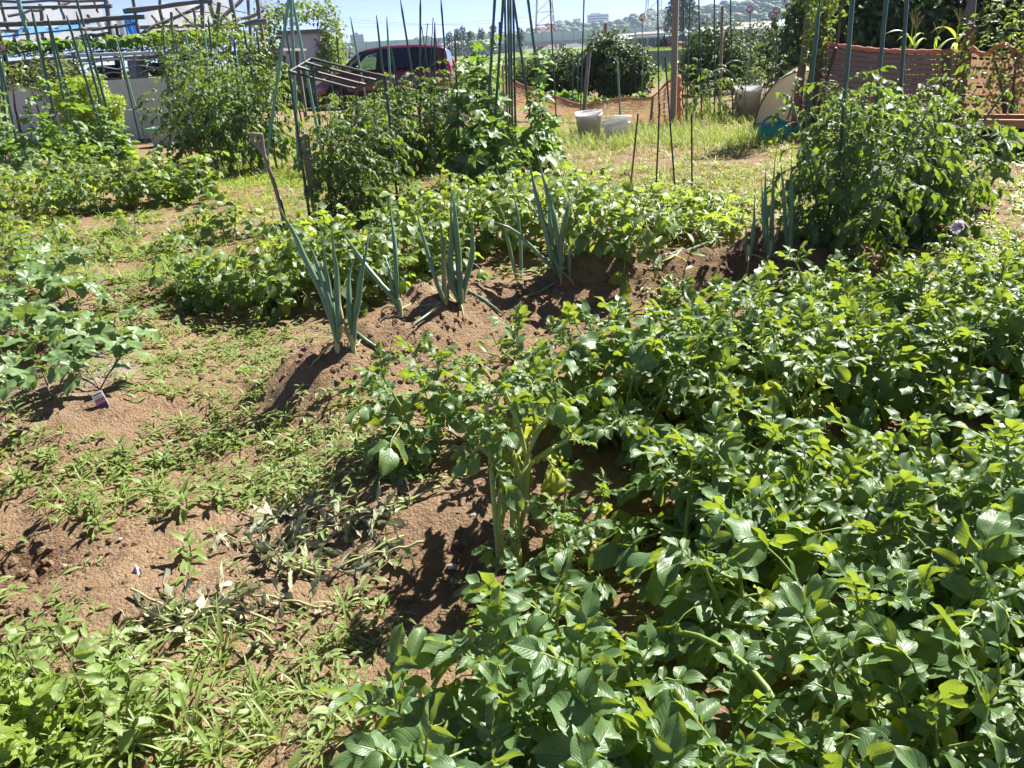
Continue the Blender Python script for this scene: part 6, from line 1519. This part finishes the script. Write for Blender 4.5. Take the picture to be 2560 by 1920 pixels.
# ------------------------------------------------------------------ left arbour
def arbor():
    y = WY+1.6; M_TARP = mat('blue_tarp', (.06, .22, .62), .4, c2=(.04, .16, .5), scale=4, trans=.4, tr=(.12, .38, .85), bump=.3, bscale=6); M_FILM = mat('white_film', (.52, .54, .58), .45, c2=(.44, .46, .5), scale=3, trans=.35, tr=(.5, .53, .58), bump=.25, bscale=4)
    b = np.array([at(281, 300, y)[0], y, 0]); root = thing('pole_arbor', 'rickety arbour of grey poles and beams over the pumpkin shelf', 'arbor', b)
    def beam(p, q, r, dy=0.0, dq=None, mt=None, nm='beam'):
        P0, P1 = at(p[0], p[1], y+dy), at(q[0], q[1], y+(dy if dq is None else dq)); t = np.linspace(0, 1, 6)[:, None]; g = P0*(1-t)+P1*t; g[1:-1] += rng.normal(0, .012, (4, 3))
        obj(nm, MB().tube(rel(root, g), r*(1+.12*rng.normal(size=6)), 7), root, mats=mt or M_GREYW)
    for p, q, r in [((-80, 66), (362, 42), .05), ((310, 28), (532, 3), .05), ((478, 85), (668, 52), .055), ((-80, 22), (280, 15), .035), ((-80, 4), (262, 1), .03), ((230, 75), (345, 58), .03), ((200, 92), (272, 84), .05), ((360, 80), (470, 78), .03)]: beam(p, q, r)
    for p, q, r in [((257, -30), (300, 200), .055), ((500, -30), (515, 200), .05), ((514, -30), (541, 68), .05), ((548, 6), (541, 68), .045), ((572, -30), (615, 200), .05), ((0, 0), (22, 75), .035), ((327, -30), (368, 190), .035), ((-12, 45), (25, 200), .05), ((640, -20), (668, 160), .045), ((428, 30), (448, 200), .03), ((290, 60), (312, 190), .03), ((484, 20), (492, 80), .03), ((236, 0), (246, 32), .025)]: beam(p, q, r, .05, nm='post')
    for p, q, r in [((359, 82), (505, 14), .035), ((541, 62), (612, -10), .04), ((560, 64), (660, 26), .03), ((545, 62), (640, 38), .028), ((440, 22), (480, 60), .025), ((145, 0), (160, 46), .03), ((130, 22), (190, 0), .035), ((470, 26), (560, 34), .012), ((330, 95), (400, 55), .025), ((510, 2), (640, 40), .012), ((20, 40), (110, 22), .03)]: beam(p, q, r, .1, .6, nm='brace')
    beam((44, -20), (78, 130), .045, -.1, mt=M_LST, nm='post')
    # depth: the same frame two metres further back
    for p, q, r in [((-60, 80), (600, 62), .04), ((100, 10), (110, 160), .04), ((400, -10), (412, 160), .04), ((620, 0), (632, 150), .04)]: beam(p, q, r, 2.2, nm='post' if abs(p[0]-q[0]) < 60 else 'beam')
    for x in (60, 220, 380, 560): beam((x, 40), (x+14, 58), .03, 0, 2.2, nm='rafter')
    def tarp(pts, dy, label, mt, nm='tarp', sag=.1):
        A, Bp, C, D = [at(px, py, y+dy+d) for px, py, d in pts]; u, v = np.meshgrid(np.linspace(0, 1, 16), np.linspace(0, 1, 9), indexing='ij'); u, v = u[..., None], v[..., None]
        g = (A*(1-u)+Bp*u)*(1-v)+(D*(1-u)+C*u)*v; g[..., 2] -= sag*np.sin(np.pi*u[..., 0])+.03*np.sin(u[..., 0]*21+v[..., 0]*6); g[..., 1] += .06*np.sin(u[..., 0]*15)
        o = obj(nm, MB().grid(g-A), M=Matrix.Translation(A), mats=mt); tag(o, label, 'tarp')
    tarp([(66, 66, 0), (232, 40, 0), (235, 56, .6), (70, 80, .6)], .15, 'long blue tarp strip sagging under the arbour beam', M_TARP)
    tarp([(6, 78, 0), (62, 62, 0), (66, 70, .5), (12, 92, .5)], .15, 'crumpled blue tarp corner at the end of the arbour', M_TARP)
    tarp([(308, 46, 0), (332, 46, 0), (352, 92, .1), (318, 92, .1)], .2, 'bright blue tarp hanging down as a flap', M_TARP, sag=.01)
    tarp([(235, 44, 0), (308, 46, 0), (318, 92, .1), (262, 96, .1)], .25, 'white plastic sheet hanging next to the blue flap', M_FILM, sag=.02)
    tarp([(365, 10, 0), (560, -10, 0), (600, 72, .4), (365, 88, .4)], 2.4, 'large cloudy white film stretched on the back of the arbour', M_FILM, sag=.05)
    tarp([(-60, 20, 0), (250, -10, 0), (262, 100, .4), (-60, 110, .4)], 2.5, 'pale translucent film wall behind the blue tarps', M_FILM, sag=.05)
    return y
AY = arbor()
def bean_fence():
    y = WY+.25; b = np.array([at(250, 300, y)[0], y, 0]); root = thing('rope_fence', 'pole and rope shelf fence above the panel wall', 'fence', b)
    t = np.linspace(0, 1, 30)[:, None]
    def rope(p, q, sag, r, mt, nm):
        g = at(*p, y)*(1-t)+at(*q, y)*t; g[:, 2] -= sag*np.sin(np.pi*t[:, 0]*3)**2; obj(nm, MB().tube(rel(root, g), r*(1+.25*(np.arange(30) % 2)), 6), root, mats=mt)
    M_ROPE = mat('rope', (.52, .50, .46), .85, c2=(.16, .15, .14), scale=60)
    M_PIPE = mat('pale_pipe', (.52, .53, .54), .4, c2=(.38, .39, .4), scale=4)
    rope((-60, 166), (190, 140), 0, .035, M_GREYW, 'rail'); rope((150, 140), (512, 128), 0, .035, M_PIPE, 'rail')
    for p, q, s in [((-50, 172), (440, 138), .05), ((150, 170), (440, 160), .06), ((180, 188), (480, 165), .08), ((-40, 195), (250, 200), .05)]: rope(p, q, s, .014, M_ROPE, 'rope')
    for x in (15, 60, 185, 250, 300, 335, 448, 500): 
        g = np.array([at(x, 132, y), at(x+16, 215, y)]); obj('post', MB().tube(rel(root, g), .05 if x in (185, 448) else .02, 7), root, mats=M_GREYW)
    # clutter in the shade of the shelf
    for i, (x, yy, w, h, c) in enumerate([(60, 180, .5, .45, (.02, .02, .02)), (110, 178, .5, .4, (.35, .37, .4)), (345, 178, .35, .5, (.35, .45, .55)), (180, 180, .3, .42, (.45, .46, .5)), (410, 172, .6, .25, (.05, .05, .05)), (270, 182, .5, .3, (.03, .03, .03))]):
        e = at(x, yy, y+.7); o = MB(); k = [(w*.42, 0), (w*.5, .04), (w*.5, h*.8), (w*.44, h), (w*.4, h), (0, h*.95)]; o.lathe(k, 14)
        tag(obj('storage_tub', o, M=Matrix.Translation((e[0], e[1], max(e[2]-h/2, .0))), mats=mat('tub%d' % i, c, .6)), ['squat black tub at the far end under the pumpkin shelf', 'grey tub under the pumpkin shelf', 'pale blue drum under the pumpkin shelf', 'white sack shaped tub against the shelf post', 'flat black crate-like tub at the shelf end', 'low black tub in the shade of the shelf'][i], 'tub')
    bd = MB(False).box((0, 0, 0), (8.4, 2.2, .05)); tag(obj('shelf_boards', bd, M=Matrix.Translation((at(250, 138, y+1.2)[0], y+1.25, at(250, 138, y)[2]-.07)), mats=M_GREYW), 'grey board shelf carrying the pumpkin vines', 'shelf')
    for sx in (-4.0, -1.4, 1.4, 4.0):
        o = MB(False).box((0, 0, 0), (.08, .08, 1.65)); tag(obj('shelf_post', o, M=Matrix.Translation((at(250, 138, y+1.2)[0]+sx, y+2.2, .8)), mats=M_GREYW), 'square post holding up the pumpkin shelf', 'post', 'shelf posts')
bean_fence()
def pumpkins():
    y = WY+1.1; z0 = at(250, 130, WY+.25)[2]
    for i, x in enumerate(range(-30, 560, 42)):
        e = at(x, 120, y+.3*(i % 2)); z = z0-.02; root = thing('pumpkin_vine', 'pumpkin vine with big upright leaves on the raised shelf', 'pumpkin plant', (e[0], e[1], z), 0, 'pumpkin vines on the shelf'); rg = np.random.default_rng(i)
        obj('stem', MB().tube(path((-.3, 0, .03), (1, .2, .1), .7, 6, rg=rg), .012, 6), root, mats=M_TSTEM)
        for k in range(14): leaf_at(root, PUMP_L[rg.integers(4)], (rg.uniform(-.4, .4), rg.uniform(-.5, .4), .02), (0, 0, 1), rg.uniform(0, 6.28), rad(rg.uniform(5, 40)), rg.uniform(.9, 1.35), rg, .5, jit=.4)
        if i % 4 == 1: obj('flower', YFLOW, root, Matrix.Translation((0, -.3, .3)) @ Matrix.Scale(2.6, 4))
    shrub('bean_vine', 60, 300, [((-.6, 0, 1.35), (.9, .25, .4)), ((.8, 0, 1.3), (1.0, .25, .35))], 900, .11, M_VINE, 'yellowing bean vine with an orange flower hanging on the rope fence', 'vine', y=WY-.15, seed=41, gaps=.6)
    shrub('grape_vine', 590, 300, [((-.9, 0, 1.6), (.8, .4, .55)), ((.1, 0, 1.7), (.7, .4, .6)), ((.6, 0, 1.1), (.45, .35, .8))], 2600, .10, M_VINE, 'grape vine climbing the end of the pole arbour', 'vine', y=WY+.4, seed=42, gaps=.6)
    shrub('backing_bushes', 250, 300, [((-2.5, 0, .8), (1.8, .5, .75)), ((0, 0, .8), (1.8, .5, .75)), ((2.3, 0, .8), (1.6, .5, .75))], 2000, .12, M_HEDGE, 'added dark bushes backing the darkness under the pumpkin shelf', 'bush', y=WY+1.6, seed=43)  # plants added as a dark backing for the gloom below the rail
pumpkins()
def shed():
    y = 26.0; c = at(760, 140, y); root = thing('shed', 'small pale shed smothered in green ivy beyond the tripod', 'shed', (c[0], y, 0))
    zt = at(760, 84, y)[2]; w = at(795, 100, y)[0]-at(700, 100, y)[0]
    M_SH = mat('shed_panel', (.50, .53, .56), .5, c2=(.42, .45, .48), scale=3)
    obj('wall', MB(False).box((0, .6, zt*.5), (w*.96, 1.2, zt)), root, mats=M_SH)
    obj('roof', MB(False).box((0, .5, zt+.05), (w*1.08, 1.6, .1)), root, mats=M_GREYW)
    for s in (-.25, .25): obj('wall_panel', MB(False).box((s*w*.94, -.012, zt*.5), (w*.44, .02, zt*.96)), root, mats=M_SH)
    shrub('ivy', 760, 240, [((-.9, .3, 1.9), (.6, .7, 1.0)), ((0, .6, 2.75), (1.15, .7, .32)), ((1.05, .5, 1.9), (.42, .7, 1.1)), ((0, -.1, .55), (1.2, .35, .6)), ((.95, 0, 1.3), (.4, .4, .8))], 4600, .14, M_VINE, 'thick ivy growing over the small pale shed', 'ivy', y=y, seed=51, gaps=.5)
shed()
# ------------------------------------------------------------------ far background
M_STEELW = mat('pylon_white', (.62, .63, .66), .5); M_STEELR = mat('pylon_red', (.55, .06, .05), .5); M_STEELG = mat('pylon_grey', (.48, .50, .54), .5)
def pylon(px, pyb, y, wb, wt, H, bands, label, r=.22, arms=()):
    c = at(px, pyb, y); root = thing('pylon', label, 'pylon', (c[0], y, 0)); n = 9; zs = np.linspace(0, H, n+1)
    w = lambda z: (wb*(1-z/H)+wt*z/H)/2
    for i in range(n):
        mt = bands[i % len(bands)]; m = MB(); z0, z1 = zs[i], zs[i+1]
        C0 = [(s*w(z0), t*w(z0), z0) for s, t in ((-1, -1), (1, -1), (1, 1), (-1, 1))]; C1 = [(s*w(z1), t*w(z1), z1) for s, t in ((-1, -1), (1, -1), (1, 1), (-1, 1))]
        for k in range(4):
            m.tube([C0[k], C1[k]], r, 5); j = (k+1) % 4
            m.tube([C0[k], C1[j]], r*.5, 4); m.tube([C0[j], C1[k]], r*.5, 4); m.tube([C1[k], C1[j]], r*.5, 4)
        obj('lattice_section', m, root, mats=mt)
    for z, L in arms:
        m = MB()
        for s in (-1, 1):
            for t in (-1, 1): m.tube([(s*w(z), t*w(z), z), (s*L, 0, z+.8)], r*.6, 4); m.tube([(s*w(z+2), t*w(z+2), z+2.2), (s*L, 0, z+.8)], r*.5, 4)
            m.tube([(s*L, 0, z+.8), (s*L, 0, z-2)], r*.8, 5)
        obj('cross_arm', m, root, mats=bands[-1])
    return root
pylon(1365, 150, 420, 10.5, 3.0, 52, [M_STEELR, M_STEELR, M_STEELW, M_STEELW, M_STEELR, M_STEELR, M_STEELW, M_STEELW, M_STEELR], 'red and white banded lattice pylon rising behind the dark shrubs', .30, [(40, 8)])
pylon(1632, 100, 560, 12, 3.5, 60, [M_STEELW], 'tall white lattice pylon at the foot of the wooded hill', .30, [(46, 9)])
pylon(1702, 95, 760, 12, 3.5, 60, [M_STEELG], 'second pale lattice pylon half hidden by the wooden post', .28, [(46, 9)])
pylon(681, 150, 700, 9, 2.5, 62, [M_STEELG], 'faint grey transmission pylon above the ivy shed', .30, [(38, 9), (46, 8), (54, 7)])
def wires():
    M_W = mat('cable', (.30, .32, .36), .6)
    for i, (a, b) in enumerate([((560, 10), (1330, 70)), ((700, 40), (1340, 55)), ((700, 62), (1345, 40)), ((1240, 75), (1380, -30))]):
        p, q = at(*a, 600), at(*b, 420); t = np.linspace(0, 1, 24)[:, None]; g = p*(1-t)+q*t; g[:, 2] -= 3*np.sin(np.pi*t[:, 0])
        tag(obj('power_line', MB().tube(g-g[0], .06, 4), M=Matrix.Translation(g[0]), mats=M_W), 'thin power line sagging across the pale sky', 'power line', 'power lines')
wires()
def viaduct():
    y = 330; M_BAR = mat('noise_barrier', (.62, .66, .72), .4, c2=(.52, .57, .64), scale=.2, objvar=.08); M_CON = mat('viaduct_concrete', (.45, .45, .45), .85)
    x0, x1 = at(640, 130, y)[0], at(1640, 100, y)[0]; root = thing('viaduct', 'long elevated road with a pale noise barrier wall', 'viaduct', ((x0+x1)/2, y, 0)); L = x1-x0
    obj('deck', MB(False).box((0, 0, 2.9), (L, 9, 1.2)), root, mats=M_CON)
    me = MB(False).box((0, 0, 0), (3.9, .2, 3.1)).mesh('barrier_panel', M_BAR); ps = MB(False).box((0, 0, 0), (.25, .35, 3.4)).mesh('barrier_post', M_CON)
    n = int(L/4)
    for i in range(n):
        obj('barrier_panel', me, root, Matrix.Translation((-L/2+4*i+2, -4.3, 5.1))); obj('barrier_post', ps, root, Matrix.Translation((-L/2+4*i, -4.35, 5.2)))
    for i in range(int(L/24)+1): obj('pier', MB(False).box((-L/2+24*i, 0, 1.15), (2.2, 5, 2.3)), root, mats=M_CON)
viaduct()
def buildings():
    M_TW = mat('tower_glass', (.30, .34, .42), .4, c2=(.36, .40, .47), scale=.2); M_FL = mat('tower_slab', (.5, .53, .58), .6); M_WN = mat('far_window', (.16, .19, .24), .2, spec=.8)
    y = 950; a, b = at(881, 118, y), at(914, 118, y); zt = at(897, 86, y)[2]; root = thing('office_tower', 'distant blue-grey office block standing over the viaduct', 'building', ((a[0]+b[0])/2, y, 0)); w = b[0]-a[0]
    obj('wall', MB(False).box((0, 0, zt/2), (w, 14, zt)), root, mats=M_TW); obj('roof', MB(False).box((-w*.1, 0, zt+1), (w*.4, 6, 2)), root, mats=M_FL)
    for k in range(10): obj('window_band', MB(False).box((0, -7.05, zt*(.08+.09*k)), (w*.94, .2, zt*.05)), root, mats=M_WN)
    y = 1250; a, b = at(1467, 62, y), at(1522, 60, y); z0, zt = at(1495, 70, y)[2], at(1495, 36, y)[2]; root = thing('hill_building', 'white terraced building on the wooded hill', 'building', ((a[0]+b[0])/2, y, z0-18)); w = b[0]-a[0]; H = zt-z0+18
    M_HW = mat('hospital_white', (.68, .69, .72), .6)
    obj('wall', MB(False).box((0, 0, H*.5), (w*.92, 14, H)), root, mats=M_HW); obj('roof', MB(False).box((-w*.1, 0, H+1), (w*.45, 8, 2)), root, mats=M_HW)
    for k in range(6):
        z = H-2.6-3.4*k; obj('balcony', MB(False).box((0, -7.6, z-1.2), (w*(1+.02*k), 1.6, 1.1)), root, mats=M_HW); obj('window_band', MB(False).box((0, -7.1, z), (w*.9, .3, 1.6)), root, mats=M_WN)
    y = 1150; a = at(1442, 60, y); root = thing('hill_building', 'small white block beside the terraced hill building', 'building', (a[0], y, 0)); zt = at(1442, 48, y)[2]
    obj('wall', MB(False).box((0, 0, zt/2), (9, 8, zt)), root, mats=M_HW); obj('roof', MB(False).box((0, 0, zt+.3), (9.6, 8.6, .6)), root, mats=M_HW)
    for k in range(3): obj('window_band', MB(False).box((0, -4.1, zt-3-3.2*k), (7.5, .25, 1.4)), root, mats=M_WN)
    # low houses and sheds before the hill
    M_RF = [mat('roof_%d' % i, c, .7) for i, c in enumerate([(.30, .33, .40), (.42, .44, .48), (.26, .22, .22), (.5, .52, .55)])]
    for i, (px, w, h, y) in enumerate([(1560, 14, 4, 260), (1600, 12, 3.5, 250), (1660, 16, 4, 240), (1720, 14, 3.6, 230), (1780, 16, 4.4, 240), (1850, 16, 4, 220), (1930, 18, 5, 230), (2010, 16, 5, 220), (2120, 16, 5, 210), (2230, 16, 5, 200), (2400, 12, 6, 120), (2530, 10, 6.0, 90), (1265, 14, 8, 380), (1180, 20, 5, 300)]):
        c = at(px, 100, y); root = thing('far_house', 'low pale house with a shallow roof in the row before the wooded hill' if px < 2390 and px > 1500 else 'pale roofed house behind the right hedge' if px > 2000 else 'low pale building beyond the viaduct', 'house', (c[0], y, 0), 0, 'houses before the hill' if 1500 < px < 2390 else 'houses behind the right hedge' if px > 2000 else 'low buildings by the viaduct')
        obj('wall', MB(False).box((0, 0, h*.35), (w, 8, h*.7)), root, mats=M_HW if i % 3 else M_FL)
        obj('roof', MB(False).add([(-w*.54, -4.5, h*.7), (w*.54, -4.5, h*.7), (w*.54, 4.5, h*.7), (-w*.54, 4.5, h*.7), (-w*.5, 0, h), (w*.5, 0, h)], [[0, 1, 5, 4], [2, 3, 4, 5], [3, 2, 1, 0]], [[0, 4, 3], [1, 2, 5]]), root, mats=M_RF[i % 4])
        for k in (-.3, 0, .3): obj('window', MB(False).box((k*w, -4.05, h*.38), (w*.14, .15, h*.25)), root, mats=M_WN)
buildings()
def hills():
    M_HILL = mat('hill_ground', (.05, .075, .03), .95, scale=.05); M_FOR = [leaf_mat('forest_%d' % i, a, b, c, rough=.7, tfac=.2, spec=.2) for i, (a, b, c) in enumerate([((.030, .058, .02), (.05, .085, .026), (.10, .16, .03)), ((.045, .08, .022), (.07, .11, .03), (.14, .2, .03))])]
    prof = [(640, 138, 1350), (900, 126, 1350), (1020, 104, 1300), (1060, 98, 1280), (1100, 104, 1260), (1180, 86, 1200), (1260, 92, 1180), (1340, 74, 1150), (1400, 56, 1120), (1450, 60, 1120), (1530, 58, 1080), (1590, 40, 1020), (1640, 26, 960), (1720, 22, 900), (1800, 8, 820), (1900, -6, 760), (2050, -20, 700), (2300, -35, 640), (2700, -60, 560), (3100, -60, 520)]
    R = np.array([at(a, b, y) for a, b, y in prof]); s = np.linspace(0, len(R)-1, 160); R = np.stack([np.interp(s, range(len(R)), R[:, i]) for i in range(3)], -1)
    v = np.linspace(0, 1, 14); shp = np.sin(v*np.pi/2)**1.1
    g = np.stack([np.stack([R[:, 0]*(.80+.2*vv), R[:, 1]*(.80+.2*vv), np.maximum(R[:, 2]-9, 1)*ss-1.5+2*fbm(R[:, 0]*.05+vv*5, R[:, 1]*.05, 2)], -1) for vv, ss in zip(v, shp)], 1)
    bk = g[:, -1].copy(); bk[:, :2] *= 1.10; bk[:, 2] = -1.5; g = np.concatenate([g, bk[:, None]], 1)
    struct(obj('wooded_hills', MB().grid(g), mats=M_HILL))
    # forest: crowns as leafy lumps
    rg = np.random.default_rng(8)
    def crown(seed):
        r = np.random.default_rng(seed); mb = MB()
        for k in range(7):
            d = r.normal(0, .55, 3); d[2] = abs(d[2]); mb.merge(lump(seed*9+k, .3), Matrix.Translation(d) @ Matrix.Scale(r.uniform(.35, .7), 4))
        for k in range(14):
            d = r.normal(0, 1, 3); d /= np.linalg.norm(d); d[2] = abs(d[2]); leaflet(mb, .3, .2, frame(d*r.uniform(.7, 1.1), tuple(r.normal(0, 1, 3)), tuple(d)), r, nu=2, nv=2)
        mb.smooth = False; return mb
    for j in range(2):
        parts = []
        for k in range(3):
            n = 200; i = rg.integers(0, 160, n); q = 1-rg.random(n)**1.7*.75; pts = []
            for a, vv in zip(i, q):
                f = vv*13; c = min(int(f), 12); pts.append(g[a, c]*(1-(f-c))+g[a, c+1]*(f-c))
            pts = np.array(pts); pts[:, :2] += rg.normal(0, 4, (n, 2)); sc = rg.uniform(5.5, 9.5, n)*(pts[:, 1]/1000*.4+.6)
            parts.append(scatter(crown(j*3+k), pts, sc, rg.uniform(0, 6.28, n)))
        m = join(parts); struct(obj('hill_forest', m, mats=M_FOR[j]), 'stuff')
hills()
# cypress trees and other trees that stand out
M_CYP = leaf_mat('cypress_leaf', (.022, .05, .026), (.035, .068, .03), (.06, .1, .03), rough=.6, tfac=.15)
def conifer(px, py, y, h, w, label, group=None, seed=0, n=700, sz=.5):
    c = at(px, py, y); root = thing('conifer_tree', label, 'tree', (c[0], y, 0), 0, group)
    def f(rg):
        z = rg.random()**.8; r = w/2*(.35+.65*math.sin(min(z*2.2+.25, 1)*math.pi*.5)*(1-z)**.55)*(1-.4*rg.random()**2); a = rg.uniform(0, 6.28); return np.array([r*math.cos(a), r*math.sin(a), .4+z*(h-.4)]), np.array([math.cos(a), math.sin(a), .3])
    o = obj('crown', leaf_cards(seed, n, f, sz, up=.2), root, mats=M_CYP); o['kind'] = 'stuff'
    obj('trunk', MB().tube([(0, 0, -.1), (0, 0, h*.85)], [w*.06, w*.02], 7), root, mats=M_BARK)
for i, px in enumerate((1125, 1146, 1160, 1178, 1205, 1235, 1302)): conifer(px, 120, 230+6*(i % 3), 6.2+.8*(i % 3), 3.0, 'dark clipped conifer in the line before the viaduct', 'conifers before the viaduct', 60+i, 500, .55)
conifer(1702, 100, 190, 12.0, 8.5, 'broad dark conifer beside the tall wooden post', None, 70, 1500, .9)
conifer(2300, 80, 60, 5.2, 3.2, 'dark pointed conifer above the right hedge', None, 71, 900, .4); conifer(2480, 70, 70, 6.6, 4.6, 'rounded dark conifer behind the grey metal pole', None, 72, 900, .5)
# farm shed fence, rice seedlings, tractor
M_FEN = mat('far_fence', (.12, .12, .13), .8); M_RAIL = mat('far_rail', (.60, .62, .66), .5)
y = 150; a, b = at(1570, 110, y)[0], at(2030, 80, y)[0]; r_ = thing('far_fence', 'dark boarded fence with a white rail across the far field', 'fence', ((a+b)/2, y, 0))
nb = 40
bm_ = MB(False).box((0, 0, 0), ((b-a)/nb-.08, .12, 2.0)).mesh('board', M_FEN)
for k in range(nb): obj('board', bm_, r_, Matrix.Translation((-(b-a)/2+(b-a)/nb*(k+.5), 0, 1.0)))
obj('rail', MB(False).box((0, -.12, 2.5), (b-a, .1, .35)), r_, mats=M_RAIL)
for k in range(14): obj('post', MB(False).box((-(b-a)/2+(b-a)/14*(k+.5), -.05, 1.25), (.14, .1, 2.5)), r_, mats=M_RAIL)
xs_ = rng.uniform(0, 1, 900); ys_ = rng.uniform(58, 75, 900)
xa, xb = at(1500, 130, 66)[0], at(1740, 130, 66)[0]
struct(obj('rice_seedlings', scatter(blade_t(77, 9, .9, .06, (1.1, 1.5), .3, nv=2), np.stack([xa+(xb-xa)*xs_, ys_, 0*xs_], -1), rng.uniform(.8, 1.2, 900), rng.uniform(0, 6.28, 900)), mats=[M_GRASS, M_SSTEM]), 'stuff')
c_ = at(1570, 150, 46); q = MB(False).box((0, 0, .45), (14, .2, .9)); r_ = thing('low_wall', 'low grey retaining wall before the bright green rice bed', 'wall', (at(1620, 150, 40)[0], 40, 0)); obj('wall', q, r_, mats=mat('low_wall_grey', (.30, .32, .33), .8)); obj('coping', MB(False).box((0, -.02, .93), (14.1, .35, .06)), r_, mats=mat('low_wall_top', (.5, .48, .42), .8))
def tractor():
    y = 84; c = at(1668, 128, y); root = thing('tractor', 'small farm tractor with a pink sunshade roof in the far field', 'tractor', (c[0], y, 0)); M_B = mat('tractor_body', (.35, .08, .06), .5); M_K = mat('tractor_tyre', (.02, .02, .02), .8); M_R = mat('sunshade', (.62, .16, .22), .5)
    obj('body', MB().box((.9, 0, .95), (1.5, .7, .6)).box((-.2, 0, .8), (1.2, .6, .35)), root, mats=M_B)
    obj('sunshade', MB().box((-.1, 0, 2.55), (2.3, 1.4, .07)).box((-.1, 0, 2.6), (1.9, 1.1, .06)), root, mats=M_R)
    for x in (-.9, .7): obj('roof_post', MB().tube([(x, 0, .9), (x, 0, 2.52)], .03, 6), root, mats=M_K)
    for s in (-1, 1):
        for x, r in ((-.6, .62), (1.3, .38)): obj('wheel', MB().lathe([(0, -.13), (r*.9, -.13), (r, -.08), (r, .08), (r*.9, .13), (0, .13)], 18), root, Matrix.Translation((x, s*.6, r)) @ Matrix.Rotation(rad(90), 4, 'X'), mats=M_K)
    obj('seat', MB().box((-.45, 0, 1.05), (.45, .5, .12)).box((-.68, 0, 1.3), (.1, .5, .5)), root, mats=M_K)
    # the driver: one skinned body
    me = bpy.data.meshes.new('person'); V = [(-.42, 0, 1.18), (-.40, 0, 1.40), (-.36, 0, 1.62), (-.34, 0, 1.74), (-.31, 0, 1.86), (-.28, 0, 1.96), (-.36, .19, 1.62), (-.16, .26, 1.40), (.12, .20, 1.38), (-.36, -.19, 1.62), (-.16, -.26, 1.40), (.12, -.20, 1.38), (-.02, .13, 1.20), (.06, .14, .80), (.18, .14, .76), (-.02, -.13, 1.20), (.06, -.14, .80), (.18, -.14, .76)]
    E_ = [(0, 1), (1, 2), (2, 3), (3, 4), (4, 5), (2, 6), (6, 7), (7, 8), (2, 9), (9, 10), (10, 11), (0, 12), (12, 13), (13, 14), (0, 15), (15, 16), (16, 17)]
    me.from_pydata(V, E_, []); ro = [.15, .14, .15, .06, .10, .085, .07, .05, .04, .07, .05, .04, .085, .06, .05, .085, .06, .05]
    po = bpy.data.objects.new('person', me); COL.objects.link(po); po.location = (c[0], y, 0)
    po.modifiers.new('skin', 'SKIN'); sv = me.skin_vertices[0].data
    for i, r in enumerate(ro): sv[i].radius = (r, r)
    sv[0].use_root = True; sm = po.modifiers.new('sub', 'SUBSURF'); sm.levels = sm.render_levels = 1
    me.materials.append(mat('dark_clothes', (.05, .05, .09), .9)); tag(po, 'person in dark clothes sitting on the far tractor', 'person')
tractor()
# bushes and tall growth at mid distance that hide the lane
for i, (px, y, w, h) in enumerate([(560, 29, 3.0, 1.1), (650, 30, 3.2, 1.0), (1230, 34, 4.5, 1.0), (1330, 36, 4.0, 1.1), (1110, 40, 4.0, .9), (1850, 32, 4, 1.0), (1960, 34, 4.0, 1.2), (2050, 30, 3.5, 1.3), (860, 34, 4.0, .9), (980, 36, 4, .9)]):
    shrub('field_bush', px, 150, [((-w*.25, 0, h*.5), (w*.35, .8, h*.5)), ((w*.25, .3, h*.45), (w*.35, .8, h*.5))], 900, .16, M_VINE if i % 2 else M_POTM, 'low leafy bush at the edge of the lane beyond the plots', 'bush', 'bushes along the lane', y=y, seed=80+i, twigs=4)

# ------------------------------------------------------------------ haze
hm, hnt, hout = newmat('haze_air')
hv = hnt.nodes.new('ShaderNodeVolumePrincipled'); hv.inputs['Color'].default_value = (.56, .70, 1.0, 1); hv.inputs['Density'].default_value = HAZE; hv.inputs['Anisotropy'].default_value = 0.3
hnt.links.new(hv.outputs[0], hout.inputs['Volume'])
hb = MB(False).box((0, 820, 48.0), (3500, 1720, 100)); o = obj('haze', hb, mats=hm); struct(o, 'stuff')
